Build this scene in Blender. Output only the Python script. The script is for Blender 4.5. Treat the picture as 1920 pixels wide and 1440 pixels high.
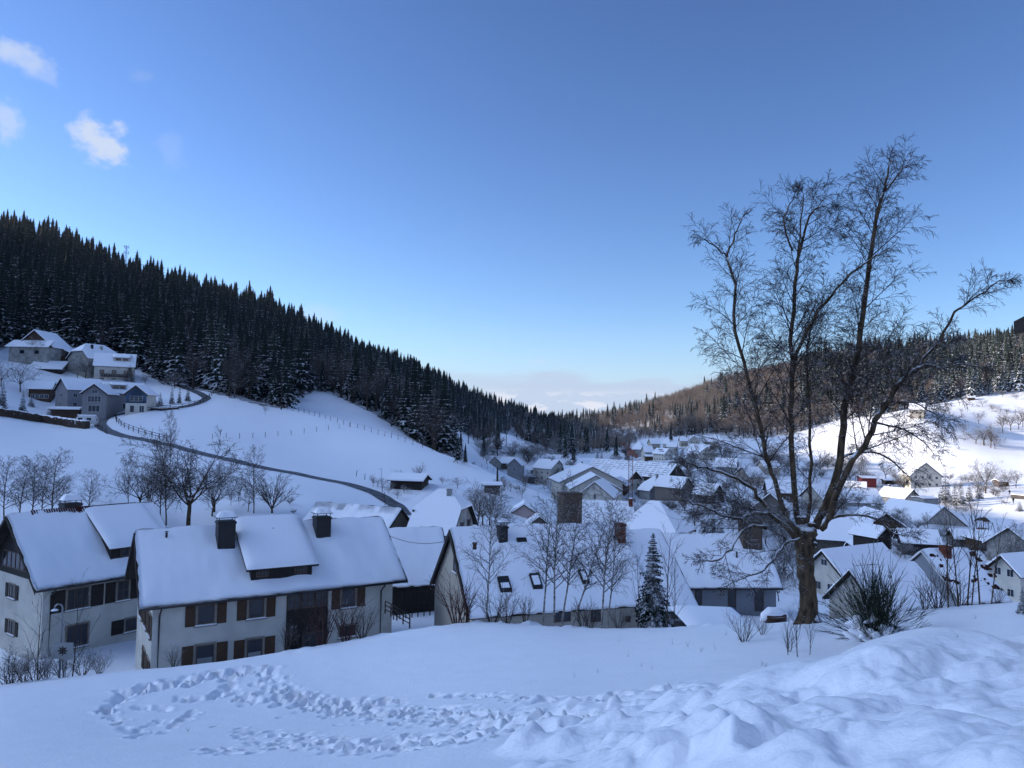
import bpy, math, random
import numpy as np
from mathutils import Vector, Matrix
C = bpy.context.scene.collection
R = math.radians
for _o in list(bpy.data.objects): bpy.data.objects.remove(_o)
SC = bpy.context.scene
# ---------------------------------------------------------------- camera (at the origin, 1.7 m above the snow), world, sun
F = 1380.0; PIT = R(3.0); ROL = R(1.0)
fw = np.array([0, math.cos(PIT), math.sin(PIT)]); u0 = np.array([0, -math.sin(PIT), math.cos(PIT)]); r0 = np.array([1., 0, 0])
cr = math.cos(ROL)*r0 + math.sin(ROL)*u0; cu = -math.sin(ROL)*r0 + math.cos(ROL)*u0
cd = bpy.data.cameras.new('camera'); cam = bpy.data.objects.new('camera', cd); C.objects.link(cam)
cd.sensor_width = 36; cd.lens = 36*F/1920; cd.clip_start = .1; cd.clip_end = 30000
cam.matrix_world = Matrix(((cr[0], cu[0], -fw[0], 0), (cr[1], cu[1], -fw[1], 0), (cr[2], cu[2], -fw[2], 0), (0, 0, 0, 1)))
SC.camera = cam
SUN_AZ, SUN_EL = -76.0, 15.4          # degrees: azimuth from +Y towards +X
SKY_STR, EXPO = 0.15, 0.68
SC.view_settings.view_transform = 'Standard'; SC.view_settings.look = 'None'
SC.view_settings.gamma = 1.0; SC.view_settings.exposure = EXPO
sl = bpy.data.lights.new('sun', 'SUN'); sl.energy = 5.0; sl.angle = R(0.5); sl.color = (1.0, .86, .70)
so = bpy.data.objects.new('sun', sl); C.objects.link(so)
sd = Vector((math.sin(R(SUN_AZ))*math.cos(R(SUN_EL)), math.cos(R(SUN_AZ))*math.cos(R(SUN_EL)), math.sin(R(SUN_EL))))
so.rotation_euler = sd.to_track_quat('Z', 'Y').to_euler()
W = bpy.data.worlds.new("World"); SC.world = W; W.use_nodes = True
def world():
    nt = W.node_tree; N = nt.nodes; L = nt.links; N.clear()
    out = N.new('ShaderNodeOutputWorld'); bg = N.new('ShaderNodeBackground'); bg.inputs[1].default_value = SKY_STR
    sky = N.new('ShaderNodeTexSky'); sky.sky_type = 'NISHITA'; sky.sun_disc = False
    sky.sun_elevation = R(SUN_EL); sky.sun_rotation = R(SUN_AZ); sky.altitude = 700; sky.air_density = 1.0; sky.dust_density = .25; sky.ozone_density = 1.6
    L.new(bg.outputs[0], out.inputs[0])
    tc = N.new('ShaderNodeTexCoord'); nrm = N.new('ShaderNodeVectorMath'); nrm.operation = 'NORMALIZE'; L.new(tc.outputs['Generated'], nrm.inputs[0])
    sep = N.new('ShaderNodeSeparateXYZ'); L.new(nrm.outputs[0], sep.inputs[0])
    def mth(op, a, b=None, c=None, clamp=False):
        n = N.new('ShaderNodeMath'); n.operation = op; n.use_clamp = clamp
        for i, v in enumerate((a, b, c)):
            if v is None: continue
            if isinstance(v, (int, float)): n.inputs[i].default_value = v
            else: L.new(v, n.inputs[i])
        return n.outputs[0]
    def ramp(v, a, b):
        n = N.new('ShaderNodeMapRange'); n.interpolation_type = 'SMOOTHSTEP'; n.inputs[1].default_value = a; n.inputs[2].default_value = b; L.new(v, n.inputs[0]); return n.outputs[0]
    def noise(scale, det, vs=None, rough=.55):
        n = N.new('ShaderNodeTexNoise'); n.inputs['Scale'].default_value = scale; n.inputs['Detail'].default_value = det; n.inputs['Roughness'].default_value = rough
        m = N.new('ShaderNodeVectorMath'); m.operation = 'MULTIPLY'; m.inputs[1].default_value = vs or (1, 1, 1); L.new(nrm.outputs[0], m.inputs[0]); L.new(m.outputs[0], n.inputs[0]); return n.outputs[0]
    z = sep.outputs[2]; x = sep.outputs[0]
    gm = N.new('ShaderNodeGamma'); gm.inputs[1].default_value = 1.25; L.new(sky.outputs[0], gm.inputs[0])
    tn = N.new('ShaderNodeMixRGB'); tn.blend_type = 'MULTIPLY'; tn.inputs[0].default_value = 1; L.new(gm.outputs[0], tn.inputs[1]); tn.inputs[2].default_value = (.415, .482, .635, 1)
    # added bright veil in the unseen sky behind the camera, lifts the shaded snow
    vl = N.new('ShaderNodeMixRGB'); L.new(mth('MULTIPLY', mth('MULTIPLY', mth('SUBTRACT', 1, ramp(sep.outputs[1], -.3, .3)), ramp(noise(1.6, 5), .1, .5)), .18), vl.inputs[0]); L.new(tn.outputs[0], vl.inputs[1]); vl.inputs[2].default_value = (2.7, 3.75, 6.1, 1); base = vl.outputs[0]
    # added glow around the low sun, out of frame left, brightening the snow
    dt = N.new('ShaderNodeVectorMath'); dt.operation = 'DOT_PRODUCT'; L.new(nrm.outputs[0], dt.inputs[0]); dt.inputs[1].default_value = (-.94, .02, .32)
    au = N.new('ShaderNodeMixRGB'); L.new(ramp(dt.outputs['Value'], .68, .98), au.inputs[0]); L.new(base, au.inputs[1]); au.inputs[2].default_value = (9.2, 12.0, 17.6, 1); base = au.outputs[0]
    hz = N.new('ShaderNodeMixRGB'); L.new(mth('MULTIPLY', mth('SUBTRACT', 1, ramp(z, -.02, .16)), .75), hz.inputs[0]); L.new(base, hz.inputs[1]); hz.inputs[2].default_value = (2.05, 2.75, 3.75, 1); base = hz.outputs[0]
    # the cloud bank low over the plain beyond the valley
    n1 = noise(5.5, 7, (1, 1, 5.5)); n2 = noise(24, 10, (1, 1, 3.2))
    top = mth('ADD', mth('MULTIPLY', n1, .07), .034)
    bank = ramp(mth('SUBTRACT', top, z), -.004, .012)
    win = mth('MULTIPLY', ramp(x, -.20, .02), mth('SUBTRACT', 1.0, ramp(x, .24, .5)))
    bank = mth('MULTIPLY', mth('MULTIPLY', bank, win), .85)
    puffs = mth('MULTIPLY', ramp(n2, .49, .58), mth('MULTIPLY', ramp(z, .0, .012), mth('SUBTRACT', 1, ramp(z, .03, .05))))
    col = N.new('ShaderNodeMixRGB'); L.new(bank, col.inputs[0]); L.new(base, col.inputs[1])
    cc = N.new('ShaderNodeMixRGB'); L.new(puffs, cc.inputs[0]); cc.inputs[1].default_value = (2.15, 2.6, 3.4, 1); cc.inputs[2].default_value = (3.7, 3.65, 4.0, 1)
    L.new(cc.outputs[0], col.inputs[2]); cur = col.outputs[0]
    # small clouds, each at its own bearing
    for (px, py, rad, sc, amt, sq) in ((188, 268, .030, 38, .95, 1.2), (40, 108, .030, 40, .5, 2.0), (12, 92, .026, 42, .5, 2.2), (80, 130, .018, 46, .3, 1.2), (12, 230, .020, 36, .6, .8), (320, 283, .02, 34, .14, .8), (600, 592, .04, 16, .3, 3), (1012, 679, .016, 30, .25, 3), (270, 143, .014, 36, .1, 2)):
        d = fw + cr*(px-960)/F - cu*(py-720)/F; d = d/np.linalg.norm(d)
        sub = N.new('ShaderNodeVectorMath'); sub.operation = 'SUBTRACT'; L.new(nrm.outputs[0], sub.inputs[0]); sub.inputs[1].default_value = tuple(d)
        ml = N.new('ShaderNodeVectorMath'); ml.operation = 'MULTIPLY'; ml.inputs[1].default_value = (1, 1, sq); L.new(sub.outputs[0], ml.inputs[0])
        ln = N.new('ShaderNodeVectorMath'); ln.operation = 'LENGTH'; L.new(ml.outputs[0], ln.inputs[0])
        nn = noise(sc, 9, (1, 1, 1.3), .6)
        dd = mth('ADD', mth('DIVIDE', ln.outputs['Value'], rad), mth('MULTIPLY', mth('SUBTRACT', nn, .5), 2.6))
        m = mth('MULTIPLY', mth('SUBTRACT', 1.0, ramp(dd, .25, 1.15)), amt)
        mx = N.new('ShaderNodeMixRGB'); L.new(m, mx.inputs[0]); L.new(cur, mx.inputs[1]); mx.inputs[2].default_value = (2.6, 3.0, 3.8, 1); cur = mx.outputs[0]
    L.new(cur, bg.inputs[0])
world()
# ---------------------------------------------------------------- small helpers
def P(px, py, Y):
    d = fw + cr*(px-960)/F - cu*(py-720)/F
    return d*(Y/d[1])
def proj(p):
    p = np.asarray(p, float); k = p@fw
    return 960+F*(p@cr)/k, 720-F*(p@cu)/k
def tag(o, label=None, cat=None, group=None, kind=None):
    if label: o['label'] = label
    if cat: o['category'] = cat
    if group: o['group'] = group
    if kind: o['kind'] = kind
    return o
def empty(name, loc, rz=0):
    o = bpy.data.objects.new(name, None); C.objects.link(o); o.location = tuple(float(v) for v in loc); o.rotation_euler = (0, 0, rz); o.empty_display_size = .5; return o
class MB:
    def __init__(s): s.v = []; s.f = []; s.m = []; s.sm = []
    def add(s, vs, fs, m=0, smooth=False):
        b = len(s.v); s.v.extend(vs)
        for f in fs: s.f.append([b+i for i in f]); s.m.append(m); s.sm.append(smooth)
    def box(s, a, b, m=0):
        x0, y0, z0 = a; x1, y1, z1 = b
        s.add([(x0, y0, z0), (x1, y0, z0), (x1, y1, z0), (x0, y1, z0), (x0, y0, z1), (x1, y0, z1), (x1, y1, z1), (x0, y1, z1)],
              [(0, 3, 2, 1), (4, 5, 6, 7), (0, 1, 5, 4), (1, 2, 6, 5), (2, 3, 7, 6), (3, 0, 4, 7)], m)
    def obox(s, c, ax, ay, az, m=0):     # oriented box: centre and three half-axis vectors
        c = np.asarray(c, float); ax, ay, az = (np.asarray(k, float) for k in (ax, ay, az))
        vs = [tuple(c+i*ax+j*ay+k*az) for k in (-1, 1) for j in (-1, 1) for i in (-1, 1)]
        s.add(vs, [(0, 2, 3, 1), (4, 5, 7, 6), (0, 1, 5, 4), (2, 6, 7, 3), (0, 4, 6, 2), (1, 3, 7, 5)], m)
    def bar(s, a, b, r, m=0, n=6, r2=None, smooth=True): s.tube([a, b], [r, r if r2 is None else r2], n, m, smooth)
    def tube(s, pts, rad, n=5, m=0, smooth=True):
        pts = np.asarray(pts, float); k = len(pts); T = np.gradient(pts, axis=0); T /= (np.linalg.norm(T, axis=1)[:, None]+1e-9)
        up = np.array([0, 0, 1.]) if abs(T[0, 2]) < .9 else np.array([1., 0, 0])
        A = np.cross(T, up); A /= (np.linalg.norm(A, axis=1)[:, None]+1e-9); B = np.cross(T, A)
        a = np.arange(n)*2*math.pi/n; ca, sa = np.cos(a), np.sin(a); rad = np.asarray(rad, float)
        V = pts[:, None]+rad[:, None, None]*(A[:, None]*ca[None, :, None]+B[:, None]*sa[None, :, None])
        vs = [tuple(q) for q in V.reshape(-1, 3)]; fs = []
        for i in range(k-1):
            for j in range(n):
                j2 = (j+1) % n; fs.append((i*n+j, i*n+j2, (i+1)*n+j2, (i+1)*n+j))
        fs.append(tuple(range(n))[::-1]); fs.append(tuple((k-1)*n+j for j in range(n)))
        s.add(vs, fs, m, smooth)
    def slab(s, poly, off, m=0):         # polygon (3D points) extruded by a vector
        n = len(poly); p = [np.asarray(q, float) for q in poly]; off = np.asarray(off, float)
        vs = [tuple(q) for q in p]+[tuple(q+off) for q in p]
        s.add(vs, [tuple(range(n))[::-1], tuple(range(n, 2*n))]+[(i, (i+1) % n, n+(i+1) % n, n+i) for i in range(n)], m)
    def data(s, name, mats):
        me = bpy.data.meshes.new(name); me.from_pydata(s.v, [], s.f)
        for mt in mats: me.materials.append(mt)
        me.polygons.foreach_set('material_index', s.m); me.polygons.foreach_set('use_smooth', s.sm); me.update(); return me
    def build(s, name, mats, parent=None):
        if not isinstance(mats, (list, tuple)): mats = [mats]
        o = bpy.data.objects.new(name, s.data(name, mats)); C.objects.link(o)
        if parent is not None: o.parent = parent
        return o
def fast_mesh(name, V, Q, mats, smooth=True, mi=None):
    me = bpy.data.meshes.new(name); V = np.ascontiguousarray(V, np.float32); Q = np.ascontiguousarray(Q, np.int32); k = Q.shape[1]
    me.vertices.add(len(V)); me.vertices.foreach_set('co', V.ravel()); me.loops.add(Q.size); me.loops.foreach_set('vertex_index', Q.ravel())
    me.polygons.add(len(Q)); me.polygons.foreach_set('loop_start', np.arange(0, Q.size, k, dtype=np.int32)); me.polygons.foreach_set('loop_total', np.full(len(Q), k, np.int32))
    for mt in mats: me.materials.append(mt)
    me.polygons.foreach_set('use_smooth', np.full(len(Q), smooth))
    if mi is not None: me.polygons.foreach_set('material_index', np.asarray(mi, np.int32))
    me.update(calc_edges=True); me.validate(); return me
# ---------------------------------------------------------------- value noise
def _hash(ix, iy, seed):
    h = (ix.astype(np.int64)*374761393+iy.astype(np.int64)*668265263+seed*1442695041) & 0xffffffff
    h = ((h ^ (h >> 13))*1274126177) & 0xffffffff
    return ((h ^ (h >> 16)) & 0xffff)/65535.0
def vnoise(x, y, seed=0):
    ix, iy = np.floor(x), np.floor(y); fx, fy = x-ix, y-iy; fx = fx*fx*fx*(fx*(fx*6-15)+10); fy = fy*fy*fy*(fy*(fy*6-15)+10)
    a, b, c, d = _hash(ix, iy, seed), _hash(ix+1, iy, seed), _hash(ix, iy+1, seed), _hash(ix+1, iy+1, seed)
    return (a*(1-fx)+b*fx)*(1-fy)+(c*(1-fx)+d*fx)*fy-.5
def fbm(x, y, oc=4, seed=0):
    s = 0; a = 1
    for o in range(oc): s = s+a*vnoise(x, y, seed+o*17); x = x*2.03+7.1; y = y*2.03+3.7; a *= .5
    return s
def sstep(a, b, x): t = np.clip((x-a)/(b-a), 0, 1); return t*t*(3-2*t)
# ---------------------------------------------------------------- materials
def mat(name, col, rough=.8, spec=.3, noise=None, bump=None, metal=0, snow=None, stretch=(1, 1, 1), col2=None, coord='Object', frost=None):
    """noise=(scale, detail, amount); col2 = second colour; bump=(scale, strength); snow=(lo, hi, noise scale) real snow lying on upward faces"""
    m = bpy.data.materials.new(name); m.use_nodes = True; nt = m.node_tree; N = nt.nodes; L = nt.links; b = N['Principled BSDF']
    b.inputs['Roughness'].default_value = rough; b.inputs['Specular IOR Level'].default_value = spec; b.inputs['Metallic'].default_value = metal
    b.inputs['Base Color'].default_value = (*col, 1); cur = None
    tc = N.new('ShaderNodeTexCoord'); mp = N.new('ShaderNodeMapping'); mp.inputs['Scale'].default_value = stretch; L.new(tc.outputs[coord], mp.inputs[0])
    if noise:
        n = N.new('ShaderNodeTexNoise'); n.inputs['Scale'].default_value = noise[0]; n.inputs['Detail'].default_value = noise[1]; L.new(mp.outputs[0], n.inputs[0])
        r = N.new('ShaderNodeMapRange'); r.inputs[1].default_value = .35; r.inputs[2].default_value = .65; L.new(n.outputs[0], r.inputs[0])
        mx = N.new('ShaderNodeMixRGB'); L.new(r.outputs[0], mx.inputs[0]); c2 = col2 or tuple(c*(1-noise[2]) for c in col)
        mx.inputs[1].default_value = (*col, 1); mx.inputs[2].default_value = (*c2, 1); cur = mx.outputs[0]
    if snow:
        g = N.new('ShaderNodeNewGeometry'); sp = N.new('ShaderNodeSeparateXYZ'); L.new(g.outputs['Normal'], sp.inputs[0])
        ns = N.new('ShaderNodeTexNoise'); ns.inputs['Scale'].default_value = snow[2]; ns.inputs['Detail'].default_value = 3; L.new(tc.outputs[coord], ns.inputs[0])
        ab = N.new('ShaderNodeMath'); ab.operation = 'ABSOLUTE' if frost else 'ADD'; L.new(sp.outputs[2], ab.inputs[0]); ab.inputs[1].default_value = 0
        ad = N.new('ShaderNodeMath'); ad.operation = 'MULTIPLY_ADD'; L.new(ns.outputs[0], ad.inputs[0]); ad.inputs[1].default_value = 1.6; L.new(ab.outputs[0], ad.inputs[2])
        r = N.new('ShaderNodeMapRange'); r.inputs[1].default_value = snow[0]+.8; r.inputs[2].default_value = snow[1]+.8; L.new(ad.outputs[0], r.inputs[0])
        mx = N.new('ShaderNodeMixRGB'); L.new(r.outputs[0], mx.inputs[0])
        if cur: L.new(cur, mx.inputs[1])
        else: mx.inputs[1].default_value = (*col, 1)
        mx.inputs[2].default_value = (.78, .80, .84, 1); cur = mx.outputs[0]
    if cur: L.new(cur, b.inputs['Base Color'])
    if bump:
        n = N.new('ShaderNodeTexNoise'); n.inputs['Scale'].default_value = bump[0]; n.inputs['Detail'].default_value = 4; L.new(mp.outputs[0], n.inputs[0])
        bp = N.new('ShaderNodeBump'); bp.inputs['Strength'].default_value = bump[1]; bp.inputs['Distance'].default_value = .03; L.new(n.outputs[0], bp.inputs['Height']); L.new(bp.outputs[0], b.inputs['Normal'])
    return m
M = {}
M['snow'] = mat('snow', (.86, .87, .90), .55, .25, bump=(6, .25))
M['ground'] = mat('snow_ground', (.86, .87, .90), .5, .3, bump=(13, .6))
M['stucco'] = mat('white_stucco', (.54, .52, .46), .9, .1, noise=(.8, 8, .2), bump=(30, .3))
M['stucco_grey'] = mat('grey_stucco', (.27, .28, .28), .9, .1, noise=(.8, 6, .2), bump=(30, .3))
M['stucco_old'] = mat('stained_stucco', (.36, .35, .32), .9, .1, noise=(.9, 7, .4), bump=(20, .4))
M['stucco_warm'] = mat('cream_stucco', (.42, .38, .32), .9, .1, noise=(.9, 5, .15))
M['stucco_pink'] = mat('pale_pink_stucco', (.46, .36, .34), .9, .1, noise=(.9, 5, .15))
M['plum'] = mat('mauve_grey_render', (.225, .225, .235), .9, .1, noise=(.9, 5, .1))
M['blue'] = mat('blue_grey_boarding', (.07, .12, .19), .8, .2, noise=(.9, 5, .15), stretch=(8, 8, .3))
M['taupe'] = mat('taupe_render', (.16, .14, .125), .9, .1, noise=(.7, 5, .12))
M['bluewall'] = mat('blue_grey_render', (.21, .225, .25), .9, .1, noise=(.9, 5, .12))
M['dark_wood'] = mat('dark_stained_boards', (.022, .017, .014), .7, .3, noise=(3, 5, .5), stretch=(9, 9, .5))
M['brown_wood'] = mat('brown_boards', (.085, .048, .028), .75, .3, noise=(3, 5, .5), stretch=(9, 9, .5))
M['shutter'] = mat('shutter_wood', (.085, .046, .024), .7, .3, noise=(3, 5, .5), stretch=(1, 1, 14))
M['shutter_dark'] = mat('dark_shutter_wood', (.03, .02, .016), .7, .3, noise=(3, 5, .5), stretch=(1, 1, 14))
M['clad'] = mat('brown_metal_cladding', (.085, .056, .036), .6, .4, noise=(2, 5, .25), stretch=(6, 6, .4))
M['clad_dark'] = mat('dark_slate_cladding', (.012, .011, .013), .5, .4, noise=(3, 4, .4))
M['brick'] = mat('old_brick', (.16, .055, .035), .9, .1, noise=(5, 6, .6), bump=(12, .5))
M['tile'] = mat('red_roof_tiles', (.07, .018, .014), .8, .2, noise=(5, 5, .5), bump=(14, .6))
M['under'] = mat('eave_boards', (.035, .027, .022), .8, .2, noise=(3, 4, .4))
M['trim'] = mat('sandstone_surround', (.26, .235, .20), .9, .1, noise=(4, 4, .2))
M['frame'] = mat('white_window_frame', (.5, .5, .5), .5, .4)
M['frame_brown'] = mat('brown_window_frame', (.075, .05, .036), .6, .3)
M['glass'] = mat('window_glass', (.018, .022, .03), .08, .6)
M['gutter'] = mat('gutter_metal', (.03, .028, .03), .4, .5, metal=.5)
M['metal'] = mat('galvanised_metal', (.25, .26, .27), .45, .5, metal=.7)
M['asphalt'] = mat('wet_asphalt', (.03, .032, .036), .55, .4, noise=(1.1, 6, 0), col2=(.12, .12, .125), bump=(5, .2))
M['stone'] = mat('dry_stone', (.10, .09, .08), .95, .1, noise=(3, 5, .5), bump=(6, .8), snow=(.55, .8, 2))
M['bark'] = mat('grey_bark', (.125, .085, .052), .9, .1, noise=(7, 6, 0), col2=(.03, .024, .016), bump=(12, 1.0), stretch=(1, 1, .35), snow=(.45, .7, 2.2))
M['twig'] = mat('dark_twigs', (.060, .048, .042), .9, .1, snow=(.75, .95, 3))
M['twig_frost'] = mat('frosted_twigs', (.070, .060, .055), .9, .1, snow=(.35, .9, 3))
M['twig_red'] = mat('reddish_twigs', (.075, .04, .036), .9, .1, snow=(.9, 1.1, 3))
M['birch'] = mat('birch_bark', (.40, .38, .35), .85, .1, noise=(4, 6, 0), col2=(.05, .045, .04), stretch=(1, 1, 2.6))
M['needle'] = mat('spruce_needles', (.020, .036, .022), .85, .15, noise=(1.5, 3, .5), snow=(.74, 1.05, 1.1))
M['needle_dust'] = mat('dusted_spruce_needles', (.010, .018, .014), .85, .15, noise=(1.5, 3, .5), snow=(.70, 1.1, .8))
M['needle_snowy'] = mat('snow_laden_spruce_needles', (.022, .032, .024), .85, .15, noise=(1.5, 3, .5), snow=(.34, .7, .8))
M['trunk_far'] = mat('conifer_bark', (.05, .038, .03), .9, .1)
M['wood_post'] = mat('weathered_post', (.045, .038, .033), .9, .1, noise=(6, 3, .3))
M['broom'] = mat('green_broom_stems', (.03, .038, .024), .85, .15, snow=(.7, .95, 5))
M['mid_twig'] = mat('brown_twigs', (.07, .05, .04), .9, .1, snow=(.7, 1.0, 2))
M['brush'] = mat('frosted_beech_twigs', (.155, .118, .092), .9, .1, snow=(.66, 1.15, .7), frost=True)
M['hedge'] = mat('brown_hedge_leaves', (.05, .036, .028), .9, .1, snow=(.6, .8, 3))
M['paint_white'] = mat('white_paint', (.6, .6, .6), .4, .5)
M['crane_red'] = mat('crane_paint', (.20, .085, .06), .5, .4)
M['barn_red'] = mat('red_painted_boards', (.20, .025, .025), .7, .3, noise=(3, 5, .3), stretch=(8, 8, .4))
M['cloth'] = mat('dark_coat', (.02, .02, .028), .9, .1)
M['skin'] = mat('skin', (.35, .2, .15), .6, .3)
# house frames fitted to the photograph: ridge centre x, y, z; ridge bearing; roof length; half width; rise; wall height
HD={'A': [-16.19, 50.02, -7.19, 32.12, 16.22, 4.64, 3.59, 5.2], 'B': [-33.14, 57.99, -7.36, 54.67, 10.92, 5.3, 4.59, 5.2], 'C': [1.66, 51.06, -7.23, 19.22, 11.03, 3.82, 4.53, 2.6], 'C2': [7.72, 50.05, -7.28, 22.89, 6.16, 4.47, 4.15, 2.6], 'D': [16.45, 66.06, -9.74, 5.27, 12.56, 3.98, 3.78, 2.7], 'E': [-8.97, 66.03, -9.68, 17.77, 6.16, 4.66, 3.94, 2.5], 'F': [-19.37, 94.39, -10.86, -26.82, 13.61, 2.91, 2.38, 3], 'G': [-8.2, 92.09, -8.6, -12.49, 5.98, 5.58, 4.69, 3], 'H1': [-162.31, 254.48, 28.44, 90.62, 12.52, 6.68, 5.8, 5], 'H2': [-135.07, 249.91, 20.83, 24.91, 12.78, 5.31, 4.51, 6], 'H3': [-130.14, 222.11, 10.81, 54.61, 11.69, 4.37, 3.49, 5.5], 'H3g': [-114.82, 205.18, 8.56, 99.15, 8.84, 3.65, 2.81, 5], 'H4': [-113.73, 215.18, 9.43, 42.39, 11.77, 3.78, 3.09, 5], 'H4g': [-103.29, 205.21, 8.4, 94.86, 7.86, 3.32, 2.62, 5], 'H5': [-143.73, 225.31, 9.88, 15.57, 7.04, 2.75, 2.26, 3], 'V1': [-11.08, 396.09, -18.19, 115.77, 11.97, 4.73, 4.07, 3], 'V2': [2.72, 372.26, -17.82, 80.52, 11.88, 4.02, 3.6, 3], 'V3': [19.33, 371.79, -18.3, -49.69, 14.58, 5.28, 4.37, 6], 'V4': [32.74, 348.26, -18.73, 72.81, 11.87, 3.94, 3.18, 4], 'J': [26.34, 257.8, -14.39, 96.65, 20.55, 11.49, 5.34, 4], 'J2': [24.76, 206.5, -15.69, 73.28, 13.8, 5.28, 4.2, 4], 'P': [52.74, 317.65, -15.82, -49.69, 46.49, 6.67, 5.39, 2.5], 'V7': [42.65, 276.21, -17.06, 125.98, 11.86, 3.93, 3.3, 3], 'V8': [50.61, 257.69, -17.71, -54.8, 6.1, 6.08, 4.84, 3], 'V9': [54.43, 246.2, -17.06, -44.76, 11.12, 4.15, 3.34, 4.5], 'V10': [62.87, 234.22, -18.31, -48.71, 7.84, 4.04, 3.26, 3], 'V11': [87.73, 503.39, -11.27, -29.92, 7.08, 6.2, 5.46, 4], 'V12': [88.73, 480.25, -13.84, 7.54, 6.66, 4.56, 3.82, 4], 'V13': [104.7, 540.29, -10.14, 9.63, 7.96, 4.3, 3.58, 4], 'V14': [116.51, 552.5, -10.65, -22.31, 5.05, 4.12, 3.38, 4], 'V15': [115.29, 528.32, -11.99, -15.37, 8.0, 4.19, 3.49, 4], 'V16': [93.88, 456.26, -14.38, -55.32, 10.64, 4.12, 3.33, 4.5], 'V18': [131.88, 564.55, -8.7, -2.74, 6.7, 3.79, 3.14, 4], 'V19': [137.32, 552.23, -7.59, 71.17, 7.98, 4.49, 3.69, 5], 'V20': [143.65, 528.02, -7.1, -15.99, 11.37, 5.03, 4.27, 4], 'V21': [110.35, 431.58, -10.85, -28.69, 12.71, 6.0, 5.22, 3], 'V22': [105.12, 396.04, -10.93, 78.7, 8.99, 4.88, 4.06, 4], 'S1': [17.84, 135.71, -14.14, -4.24, 9.51, 5.0, 4.25, 3], 'S2': [24.77, 128.82, -13.21, -36.42, 3.58, 4.94, 3.89, 3], 'W1': [169.25, 305.54, -13.44, 79.66, 14.42, 6.3, 5.46, 4.5], 'W3': [129.17, 246.21, -19.65, 110.28, 11.79, 3.79, 2.94, 3], 'W5': [111.37, 198.14, -19.03, 45.1, 19.53, 5.64, 4.44, 4], 'W6': [76.88, 156.07, -17.13, 85.04, 11.81, 4.43, 2.99, 4], 'W7': [61.58, 126.1, -16.42, 113.11, 5.9, 2.28, 1.66, 2.5], 'W8': [71.85, 132.18, -18.39, -59.95, 4.56, 2.58, 2.08, 2.5], 'W10': [47.21, 102.09, -16.33, 30.4, 13.42, 2.96, 2.71, 3.5], 'W11': [24.24, 48.06, -8.96, 21.11, 5.89, 2.23, 2.18, 2.5], 'W12': [36.38, 62.07, -10.0, 12.08, 4.57, 4.23, 3.34, 2.5], 'W13': [72.78, 105.72, -17.39, 22.29, 8.86, 2.85, 2.56, 4], 'W14': [97.18, 150.17, -20.74, 90.49, 9.67, 2.93, 1.26, 2.5], 'T': [220.91, 400.31, 14.25, -37.97, 7.97, 4.21, 3.47, 3]}
HD['C'] = [2.0, 51.0, -7.1, 19.5, 12.6, 5.03, 4.5, 2.7]
HD['C2'] = [8.83, 53.2, -7.7, 19.5, 4.6, 5.0, 4.4, 2.8]
# ---------------------------------------------------------------- terrain: a smooth surface through surveyed ground points, on a polar grid
VS = 1.2
near_pts = [(0,1440,14),(300,1440,13),(600,1440,10.5),(900,1440,6.5),(1150,1440,4.6),(1400,1440,3.7),(1650,1440,3.2),(1919,1440,2.9),
 (0,1285,34),(270,1258,37),(500,1230,38),(720,1190,38),(900,1168,37),(1100,1180,35),(1300,1175,33),(1430,1172,30),(1515,1166,25),(1640,1205,19),(1750,1141,23),(1850,1133,22),(1919,1131,20),
 (0,1360,22),(300,1350,23),(700,1300,25),(500,1430,12),(800,1360,14),(1100,1270,20),(1300,1235,20),(1250,1300,11),(1100,1380,7.6),(1480,1250,13),(1450,1300,7.5),(1200,1400,6),
 (1560,1256,6.9),(1400,1300,7.2),(1330,1330,6.4),(1740,1203,6.6),(1850,1212,6.3),(1919,1216,6.2),(1700,1300,4.9),(1850,1320,4.6),(1550,1350,4.6),(950,1400,7.6),(1640,1236,9.5)]
hid_pts = [(0,1290,41),(0,1262,50),(60,1246,50),(150,1262,47),(270,1274,44),(500,1262,44),(720,1215,46),(900,1196,44),(1100,1200,43),(1290,1180,42),(1500,1200,36),(1640,1190,34),(1740,1225,9.3),(1860,1235,9.0),(1560,1245,10.5),
 (1750,1165,36),(1850,1160,36),(1919,1150,34)]
mid_pts = [(350,985,95),(500,957,100),(600,945,108),(745,950,125),(550,905,125),(420,866,140),(300,833,165),(200,800,185),(0,785,185),(0,870,120),(150,900,110),(0,965,85),(180,960,85),(270,975,88),
 (270,771,205),(370,750,225),(395,738,235),(500,757,235),(620,789,217),(760,826,200),(900,876,185),(1000,916,172),(600,835,185),(700,880,158),(850,905,150),(950,935,142),(920,985,112),(810,905,140),
 (150,792,205),(50,768,205),(60,684,245),(200,712,245),(300,722,250),(0,655,270),(130,655,280),
 (550,762,260),(600,735,300),(700,773,290),(780,822,262),(845,835,330),(905,866,330),(935,814,450),(1000,847,430),(840,790,370)]
vil_pts = [(1200,948,185),(1100,958,185),(1300,948,190),(1400,932,200),(1350,1000,130),(1290,990,140),(1600,1065,110),(1700,1045,120),(1850,1003,150),(1750,993,150),(1900,968,170),(1880,1035,120),(1000,975,170),(1000,930,230),(1100,906,280),(1200,868,400),(940,878,330),(1040,884,310),(1250,866,410),(1780,940,200)]
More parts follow.
